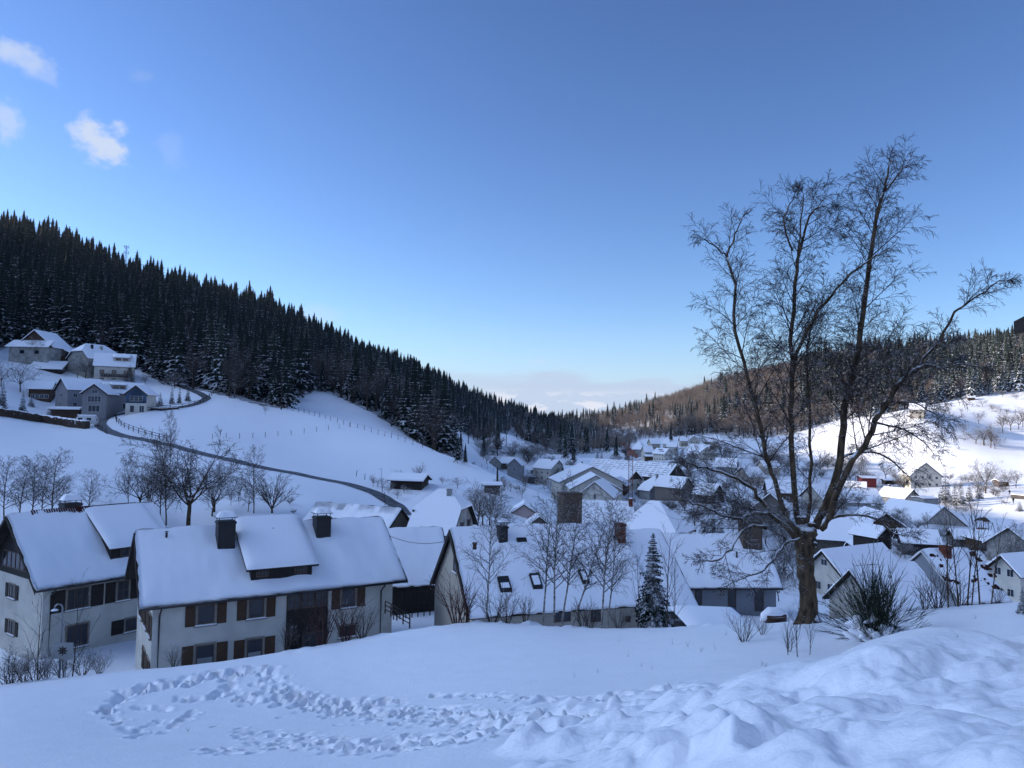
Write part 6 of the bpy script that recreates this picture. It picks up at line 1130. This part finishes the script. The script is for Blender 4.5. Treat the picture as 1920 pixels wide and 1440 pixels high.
# ================= fences
def fence(pl, step, h, label, rails=0, dmin=100, r=.06, cap=True, wire=True, name='fence'):
    pts = [on(x, y, dmin, 420) for x, y in pl]; P_ = np.array([p[:2] for p in pts]); seg = np.hypot(*(P_[1:]-P_[:-1]).T); cum = np.concatenate([[0], np.cumsum(seg)]); n = max(2, int(cum[-1]/step)); n = min(n, 95)
    e = empty(name, pts[0]); tag(e, label, 'fence', 'pasture fences'); O = pts[0]; tops = []
    me = MB(); me.bar((0, 0, -.4), (0, 0, h), r, n=6); me = me.data('post', [M['wood_post']])
    for i in range(n+1):
        t = i/n*cum[-1]; x, y = np.interp(t, cum, P_[:, 0]), np.interp(t, cum, P_[:, 1]); q = np.array([x, y, gz(x, y)])-O; o = bpy.data.objects.new('post', me); C.objects.link(o); o.parent = e; o.location = q; o.rotation_euler = (rg.gauss(0, .05), rg.gauss(0, .05), 0); tops.append(q)
    for k in range(max(rails, 1 if wire else 0)):
        b = MB(); b.tube([q+np.array([0, 0, h*(.92-.42*k)]) for q in tops], [.05 if rails else .012]*(n+1), 4); b.build('rail' if rails else 'wire', M['wood_post'], e)
fence([(425,743),(470,751),(520,762),(570,775),(620,789),(700,812),(770,833),(830,851),(890,871),(925,884)], 3.0, 1.35, 'long wire fence along the meadow crest below the wood', dmin=150, r=.065)
fence([(398,824),(450,822),(510,819),(560,814),(610,807),(655,801)], 3.6, 1.35, 'short line of posts across the open meadow', dmin=140, r=.06, wire=False)
fence([(217,786),(219,793),(232,802),(255,811),(285,820),(312,827)], 3.2, 1.3, 'two-railed fence inside the road bend by the caravan', 2, 120, .09)
fence([(236,777),(262,774),(300,769),(345,765),(378,756),(396,743),(410,735)], 3.2, 1.2, 'railed fence following the upper road loop', 2, 120, .09)
fence([(183,802),(190,808),(200,814)], 2.2, 1.1, 'three short posts at the outer side of the road bend', 0, 120, .08, wire=False)
fence([(668,893),(700,905),(718,925),(722,948)], 4.0, 1.2, 'few marker posts inside the lower road bend', 0, 90, .06, wire=False)
def rail_fence(p0, p1, h, lab, n, bars=3, name='railing', m='wood_post'):
    p0, p1 = np.array(p0), np.array(p1); e = empty(name, p0); tag(e, lab, 'railing'); b = MB()
    for i in range(n+1): q = (p1-p0)*i/n; c = MB(); c.bar(q, q+np.array([0, 0, h]), .045, n=6); c.build('post', M[m], e)
    for k in range(bars): z = h*(1-k*.33); c = MB(); c.bar(np.array([0, 0, z]), p1-p0+np.array([0, 0, z]), .03, n=5); c.build('rail', M[m], e)
q0, q1 = P(738, 1162, 52), P(806, 1154, 53); rail_fence(q0, q1, .95, 'dark railing of the yard between the nearest house and the skylit one', 6)
q0, q1 = P(722, 1150, 46), P(768, 1178, 42); rail_fence(q0, q1, .75, 'sloping stair railing beside the right corner of the nearest house', 4, 3)
q0, q1 = P(722, 1128, 60), P(800, 1124, 61); rail_fence(q0, q1, .7, 'low white-capped chain fence before the dark boarded barn wall', 5, 1)
b = MB(); a0, a1 = P(725, 1002, 62), P(838, 1014, 60); b.tube([a0+(a1-a0)*t-np.array([0, 0, .9*4*t*(1-t)*.5]) for t in np.linspace(0, 1, 9)], [.02]*9, 4); tag(b.build('cable', M['gutter']), 'thin sagging cable crossing the low barn roof', 'cable')
# ================= hedge wall, caravan, carport, garden hedges of the upper farms
def hedge(pl, h, w, label, dmin=150, snow=.25, step=.8, m='hedge', name='hedge', group=None):
    pts = [on(x, y, dmin, 400) for x, y in pl]; e = empty(name, pts[0]); tag(e, label, 'hedge', group); O = pts[0]; P_ = np.array(pts); seg = np.linalg.norm(P_[1:]-P_[:-1], axis=1); cum = np.concatenate([[0], np.cumsum(seg)]); n = int(cum[-1]/step)+2; b, s_ = MB(), MB(); rows_ = []
    for i in range(n):
        t = cum[-1]*i/(n-1); p = np.array([np.interp(t, cum, P_[:, k]) for k in range(3)]); p2 = np.array([np.interp(min(t+.5, cum[-1]+.01), cum, P_[:, k]) for k in range(3)]); p1 = np.array([np.interp(max(t-.5, 0), cum, P_[:, k]) for k in range(3)]); T = unit(p2-p1); S = np.array([-T[1], T[0], 0])
        hh = h*(1+rg.gauss(0, .05)); rows_.append([p-O+S*w/2*rg.uniform(.8, 1.15)-np.array([0, 0, .5]), p-O+S*w/2*rg.uniform(.8, 1.2)+np.array([0, 0, hh*.6]), p-O+S*w*.42+np.array([0, 0, hh]), p-O-S*w*.42+np.array([0, 0, hh]), p-O-S*w/2*rg.uniform(.8, 1.2)+np.array([0, 0, hh*.6]), p-O-S*w/2-np.array([0, 0, .5])])
    vs = [tuple(q) for r_ in rows_ for q in r_]; b.add(vs, [(i*6+j, i*6+j+1, (i+1)*6+j+1, (i+1)*6+j) for i in range(n-1) for j in range(5)]+[(0, 5, 4, 3, 2, 1), tuple((n-1)*6+j for j in range(6))])
    for k in range(int(n*h*14)):
        i = rg.randrange(n-1); f = rg.random(); j = rg.choice([0, 1, 1, 2, 3, 3, 4]); a_ = rows_[i][j]*(1-f)+rows_[i+1][j]*f; c_ = rows_[i][j+1]*(1-f)+rows_[i+1][j+1]*f; q = a_+(c_-a_)*rg.random(); r1, r2 = [np.array([rg.gauss(0, .13) for _ in range(3)]) for _ in (0, 1)]; b.add([tuple(q), tuple(q+r1), tuple(q+r2)], [(0, 1, 2)])
    b.build('leaves', M[m], e); vs = []
    for r_ in rows_: c = (r_[2]+r_[3])/2; vs += [tuple(r_[2]*1.0+np.array([0, 0, .01])), tuple(c+(r_[2]-c)*.7+np.array([0, 0, snow])), tuple(c+(r_[3]-c)*.7+np.array([0, 0, snow*rg.uniform(.8, 1.2)])), tuple(r_[3]+np.array([0, 0, .01]))]
    s_.add(vs, [(i*4+j, i*4+j+1, (i+1)*4+j+1, (i+1)*4+j) for i in range(n-1) for j in range(3)]+[(0, 3, 2, 1), tuple((n-1)*4+j for j in range(4))], 0, True); s_.build('snow_cap', M['snow'], e)
hedge([(-40,775),(0,780),(40,786),(80,792),(120,798),(163,804)], 1.8, 1.3, 'long straight brown hedge with snow on top, at the left edge')
hedge([(177,788),(190,783),(202,779),(210,775)], 1.9, 1.8, 'thick rounded hedge between the caravan and the mauve house', name='hedge')
hedge([(272,768),(300,770),(335,767)], .6, .8, 'low dark garden edging along the drive of the blue gable', snow=.12)
g = on(162, 800, 150, 300); e = empty('caravan', g, .25); e.scale = (1.15,)*3; tag(e, 'white caravan parked at the right end of the long hedge', 'caravan'); b = MB(); pr = [(-2.0, .5), (-2.1, 1.3), (-1.7, 2.1), (-1.2, 2.4), (1.5, 2.4), (1.95, 2.1), (2.1, 1.2), (1.95, .5)]
b.add([(x, -1.05, z) for x, z in pr]+[(x, 1.05, z) for x, z in pr], [tuple(range(8)), tuple(range(15, 7, -1))]+[(i, i+8, (i+1) % 8+8, (i+1) % 8) for i in range(8)]); b.build('body', M['paint_white'], e)
for sx in (-1.0, .7): b = MB(); b.box((sx-.45, -1.08, 1.35), (sx+.45, -1.051, 1.95)); b.build('window', M['glass'], e)
b = MB(); b.box((2.06, -.6, 1.3), (2.12, .6, 1.9)); b.build('window', M['glass'], e)
for sy in (-1, 1): b = MB(); b.bar((0, sy*.95, .32), (0, sy*1.07, .32), .32, n=14); b.build('wheel', M['cloth'], e)
b = MB(); b.slab([(-1.6, -1.0, 2.404), (1.6, -1.0, 2.404), (1.6, 1.0, 2.404), (-1.6, 1.0, 2.404)], (0, 0, .25)); b.build('snow_cap', M['snow'], e)
HD['K4'] = [0, 0, 0, 2, 9, 2.6, .4, 2.2]; g = on(128, 783, 150, 300); HD['K4'][:3] = [float(g[0]), float(g[1]), float(g[2])+2.7]; vh('K4', 'low carport under thick flat snow before the mauve house', 'carport', 'brown_wood', snow_t=.45)
# ================= crane, poles, mast
def lattice(mb, a, b_, w, n, r=.06):
    a, b_ = np.array(a, float), np.array(b_, float); T = unit(b_-a); X = unit(np.cross(T, [0.2, 1, .1])); Y = np.cross(T, X); c = [(-1, -1), (1, -1), (1, 1), (-1, 1)]
    for i, j in c: mb.bar(a+(X*i+Y*j)*w/2, b_+(X*i+Y*j)*w/2, r, n=4)
    for k in range(n):
        p, q = a+(b_-a)*k/n, a+(b_-a)*(k+1)/n
        for s_ in range(4): (i, j), (i2, j2) = c[s_], c[(s_+1) % 4]; mb.bar(p+(X*i+Y*j)*w/2, q+(X*i2+Y*j2)*w/2, r*.6, n=3)
g = on(1182, 941, 150, 400); H = htop(g, 850); e = empty('crane', g); tag(e, 'slim red construction crane with its jib folded up to the left', 'crane'); b = MB(); lattice(b, (0, 0, 0), (0, 0, H), 1.3, 16, .075); b.build('mast', M['crane_red'], e)
tp = P(1163, 828, g[1])-g; b = MB(); lattice(b, (.6, 0, H+.2), (tp[0], 0, tp[2]), .8, 7, .07); lattice(b, (.9, 0, H-1.0), (-1.3, 0, H+2.4), .7, 3, .07); b.build('jib', M['crane_red'], e)
b = MB(); b.box((-1.0, -.8, H-.8), (1.4, .8, H+.8)); b.box((1.4, -.6, H-1.6), (2.2, .6, H-.2)); b.build('slewing_gear', M['crane_red'], e); b = MB(); b.box((-1.5, -1.5, -.3), (1.5, 1.5, 1.0)); b.build('base', M['stucco_grey'], e)
def pole(px, py, top, lab, r=.14, arm=0, dmin=60, stay=False):
    g = on(px, py, dmin, 700); H = htop(g, top); e = empty('utility_pole', g); tag(e, lab, 'utility pole', 'wooden utility poles'); b = MB(); b.tube([(0, 0, -.5), (0, 0, H)], [r*1.15, r*.8], 8); b.build('pole', M['wood_post'], e)
    if arm: b = MB(); b.bar((-arm, 0, H-.5), (arm, 0, H-.5), .09, n=5); b.build('crossarm', M['wood_post'], e)
    return g+np.array([0, 0, H])
p1 = pole(527, 768, 700, 'wooden pole against the dark wood at the top of the meadow', .18, .7, 200); pole(932, 922, 877, 'dark pole beside the flat grey hut', .2, 0, 90); pole(878, 832, 800, 'pole on the upper strip meadow', .2, 0, 250); pole(949, 838, 812, 'pole with crossarm on the farther strip meadow', .2, 1.2, 350); pole(1761, 952, 925, 'thin pole behind the grey concrete block', .14, 0, 150)
def wire(a, c, sag, lab):
    a, c = np.array(a), np.array(c); b = MB(); b.tube([a+(c-a)*t-np.array([0, 0, sag*4*t*(1-t)]) for t in np.linspace(0, 1, 11)], [.02]*11, 3); tag(b.build('cable', M['gutter']), lab, 'cable', 'overhead cables')
g1 = on(932, 922, 90); g2 = on(1015, 905, 200); wire(g1+np.array([0, 0, 5]), P(1225, 945, 125), 1.2, 'overhead cable running from the dark pole towards the steep hipped roof'); wire(P(1226, 948, 128), P(1290, 975, 112), .7, 'overhead cable descending from the steep hipped roof over the white yard')
gi_, gj_ = 236, 498; d_ = P(236, 492, 1)[:2]; az_ = math.atan2(d_[0], d_[1]); jx = int(round(float(np.interp(math.degrees(az_), az, np.arange(NC))))); ia = np.searchsorted(rows, 500); ib = np.searchsorted(rows, 1000); im_ = ia+int(np.argmax(SG[ia:ib, jx])); g = np.array([XG[im_, jx], YG[im_, jx], ZG[im_, jx]]); H = max(htop(g, 468), 36)
e = empty('radio_mast', g); tag(e, 'thin lattice radio mast rising above the wooded ridge', 'mast'); b = MB(); lattice(b, (0, 0, 0), (0, 0, H), 1.2, 22, .09); b.build('mast', M['gutter'], e)
for k, z in enumerate((H-1.5, H-7)):
    for a in (0, 2.1, 4.2): b = MB(); b.box((math.cos(a)*2.2-.16, math.sin(a)*2.2-.16, z-1.4), (math.cos(a)*2.2+.16, math.sin(a)*2.2+.16, z+1.4)); b.bar((0, 0, z), (math.cos(a)*2.2, math.sin(a)*2.2, z), .1, n=4); b.build('antenna', M['wood_post'], e)
# ================= walkers
def person(px, py, lab, coat, face, stride):
    g = on(px, py, 190, 420); b = bpy.data.meshes.new('body'); v = {'pel': (0, 0, .95), 'chest': (0, 0.02, 1.32), 'neck': (0, .02, 1.5), 'head': (0, .04, 1.62), 'top': (0, .04, 1.76), 'hl': (-.11, 0, .90), 'kl': (-.11, stride, .5), 'al': (-.11, stride*.4, .08), 'tl': (-.11, stride*.4+.18, .04), 'hr': (.11, 0, .90), 'kr': (.11, -stride*.3, .5), 'ar': (.11, -stride*1.3, .10), 'tr': (.11, -stride*1.3+.18, .05), 'sl': (-.2, .01, 1.42), 'el': (-.25, -.06, 1.15), 'wl': (-.22, .06, .9), 'fl': (-.21, .10, .82), 'sr': (.2, .01, 1.42), 'er': (.25, .02, 1.15), 'wr': (.22, .16, .92), 'fr': (.21, .2, .85)}
    ks = list(v); E = [('pel', 'chest'), ('chest', 'neck'), ('neck', 'head'), ('head', 'top'), ('pel', 'hl'), ('hl', 'kl'), ('kl', 'al'), ('al', 'tl'), ('pel', 'hr'), ('hr', 'kr'), ('kr', 'ar'), ('ar', 'tr'), ('chest', 'sl'), ('sl', 'el'), ('el', 'wl'), ('wl', 'fl'), ('chest', 'sr'), ('sr', 'er'), ('er', 'wr'), ('wr', 'fr')]
    b.from_pydata([v[k] for k in ks], [(ks.index(a), ks.index(c)) for a, c in E], []); b.materials.append(coat); o = bpy.data.objects.new('person', b); C.objects.link(o); o.location = g; o.rotation_euler = (0, 0, face); tag(o, lab, 'person', 'walkers on the snowy path')
    md = o.modifiers.new('skin', 'SKIN'); rad = dict(pel=.17, chest=.19, neck=.065, head=.10, top=.07, hl=.11, kl=.08, al=.055, tl=.045, hr=.11, kr=.08, ar=.055, tr=.045, sl=.08, el=.06, wl=.045, fl=.04, sr=.08, er=.06, wr=.045, fr=.04)
    for i, k in enumerate(ks): s_ = b.skin_vertices[0].data[i]; s_.radius = (rad[k], rad[k]*.9); s_.use_root = (k == 'pel')
    o.modifiers.new('sub', 'SUBSURF').levels = 1; o.modifiers['sub'].render_levels = 1
person(1893, 928, 'upper walker in dark clothes on the path below the orchard trees', M['cloth'], 2.6, .16); person(1900, 944, 'lower walker in dark clothes nearer the round evergreen', M['cloth'], 2.8, -.14)
# ================= playground frame
g = on(1842, 1003, 120, 320); e = empty('playground_tower', g, .4); e.scale = (1.25,)*3; tag(e, 'reddish wooden climbing tower with slide in the flat snowfield', 'playground'); 
for sx in (-.7, .7):
    for sy in (-.7, .7): b = MB(); b.bar((sx, sy, -.3), (sx, sy, 2.7), .07, n=6); b.build('post', M['shutter'], e)
b = MB(); b.slab([(-1, -1, 2.6), (1, -1, 2.6), (1, 0, 3.3), (-1, 0, 3.3)], (0, 0, .06)); b.slab([(-1, 1, 2.6), (-1, 0.003, 3.3), (1, 0.003, 3.3), (1, 1, 2.6)], (0, 0, .06)); b.build('roof', M['shutter'], e); b = MB(); b.box((-.75, -.75, 1.2), (.75, .75, 1.3)); b.build('platform', M['shutter'], e)
b = MB(); b.slab([(-.9, -.3, 1.3), (-.9, .3, 1.3), (-2.6, .3, .2), (-2.6, -.3, .2)], (0, 0, .05)); b.build('slide', M['crane_red'], e); b = MB(); b.bar((.8, 0, 2.2), (3.0, 0, 2.2), .06, n=6); b.bar((3.0, -.6, -.2), (3.0, 0, 2.2), .05, n=6); b.bar((3.0, .6, -.2), (3.0, 0, 2.2), .05, n=6); b.build('swing_frame', M['shutter'], e)
# ================= the neighbouring house whose eave corner shows at the right edge
c0 = P(1901, 627, 9.0); e = empty('house', (c0[0]+3.6, c0[1]-3.6, gz(c0[0]+3.6, c0[1]-3.6))); tag(e, 'dark roof corner with snow reaching in at the right edge', 'house'); O = np.array(e.location); z = c0[2]-O[2]; b = MB(); A0 = c0-O
sp = [(A0[0], A0[1], z), (A0[0]+6.5, A0[1], z+3.4), (A0[0]+6.5, A0[1]-7, z+3.4), (A0[0], A0[1]-7, z)]; b.slab(sp[::-1], (0, 0, .16)); b.build('roof', M['under'], e); b = MB(); b.slab([(sp[3][0]+.5, sp[3][1]+.05, z+.426), (sp[2][0], sp[2][1]+.05, z+3.564), (sp[1][0], sp[1][1]-.05, z+3.564), (sp[0][0]+.5, sp[0][1]-.05, z+.426)], (0, 0, .25)); b.build('roof_snow', M['snow'], e)
b = MB(); b.box((A0[0]+.9, A0[1]-6.4, -1.5), (A0[0]+6.4, A0[1]-.7, z+.42)); b.build('wall', M['stucco'], e); b = MB(); b.box((A0[0]+.87, A0[1]-3.2, 1.0), (A0[0]+.897, A0[1]-2, 2.3)); b.build('window', M['glass'], e)
# low retaining wall near the walkers, dead grass stalks poking through the near snow
g0, g1 = on(1896, 934, 190, 400), on(1935, 938, 190, 400); e = empty('wall', g0); tag(e, 'short snow-capped stone wall at the right edge near the walkers', 'wall'); b = MB(); d_ = g1-g0; n_ = unit(np.array([-d_[1], d_[0], 0])); b.slab([n_*-.2, n_*.2, n_*.2+d_, n_*-.2+d_], (0, 0, 1.2)); b.build('stones', M['stone'], e); b = MB(); b.slab([n_*-.22+[0, 0, 1.204], n_*.22+[0, 0, 1.204], n_*.22+d_+[0, 0, 1.204], n_*-.22+d_+[0, 0, 1.204]], (0, 0, .2)); b.build('snow_cap', M['snow'], e)
ST = []
for k in range(3):
    b = MB(); rn = random.Random(k)
    for q in range(3+k): a = rn.uniform(0, 6.28); b.tube(branch_poly(np.array([rn.gauss(0, .02), rn.gauss(0, .02), -.05]), np.array([math.cos(a)*.3, math.sin(a)*.3, 1]), rn.uniform(.25, .55), 4, rn, .12, 0, .1), [.006, .005, .004, .004, .003], 3)
    ST.append(b.data('stalks', [M['twig']]))
STK = []
for k, (px, py) in enumerate(((1177,1232),(1203,1250),(1315,1222),(1342,1218),(1428,1248),(1435,1250),(1160,1203),(1262,1208),(1290,1212),(1222,1255),(1120,1262),(352,1372),(1078,1270),(1828,1160),(1795,1195),(1360,1192),(1385,1200),(1405,1196))):
    g = on(px, py, 6, 44); o = bpy.data.objects.new('dead_stalks', ST[k % 3]); C.objects.link(o); o.location = g; o.rotation_euler = (0, 0, k*1.3); o.scale = (hpx(g, 14)/.45,)*3; tag(o, None, 'stalks', 'dry stalks on the near slope'); STK.append((px, o))

order(STK, 'dry stalks poking through the near snow, %s in the picture')
# ================= thin air haze filling the valley
b = MB(); b.box((-9300, -9300, -450), (9300, 9300, 345)); hz_ = b.build('haze', bpy.data.materials.new('haze')); tag(hz_, kind='stuff'); nt = hz_.data.materials[0]; nt.use_nodes = True; nt = nt.node_tree; nt.nodes.clear(); o_ = nt.nodes.new('ShaderNodeOutputMaterial'); v_ = nt.nodes.new('ShaderNodeVolumePrincipled')
v_.inputs['Color'].default_value = (.80, .86, .95, 1); v_.inputs['Density'].default_value = .00003; v_.inputs['Anisotropy'].default_value = .2; nt.links.new(v_.outputs[0], o_.inputs['Volume'])
for o in bpy.data.objects:
    l = o.get('label')
    if l and not (4 <= len(l.split()) <= 16): print('LABEL', len(l.split()), l)
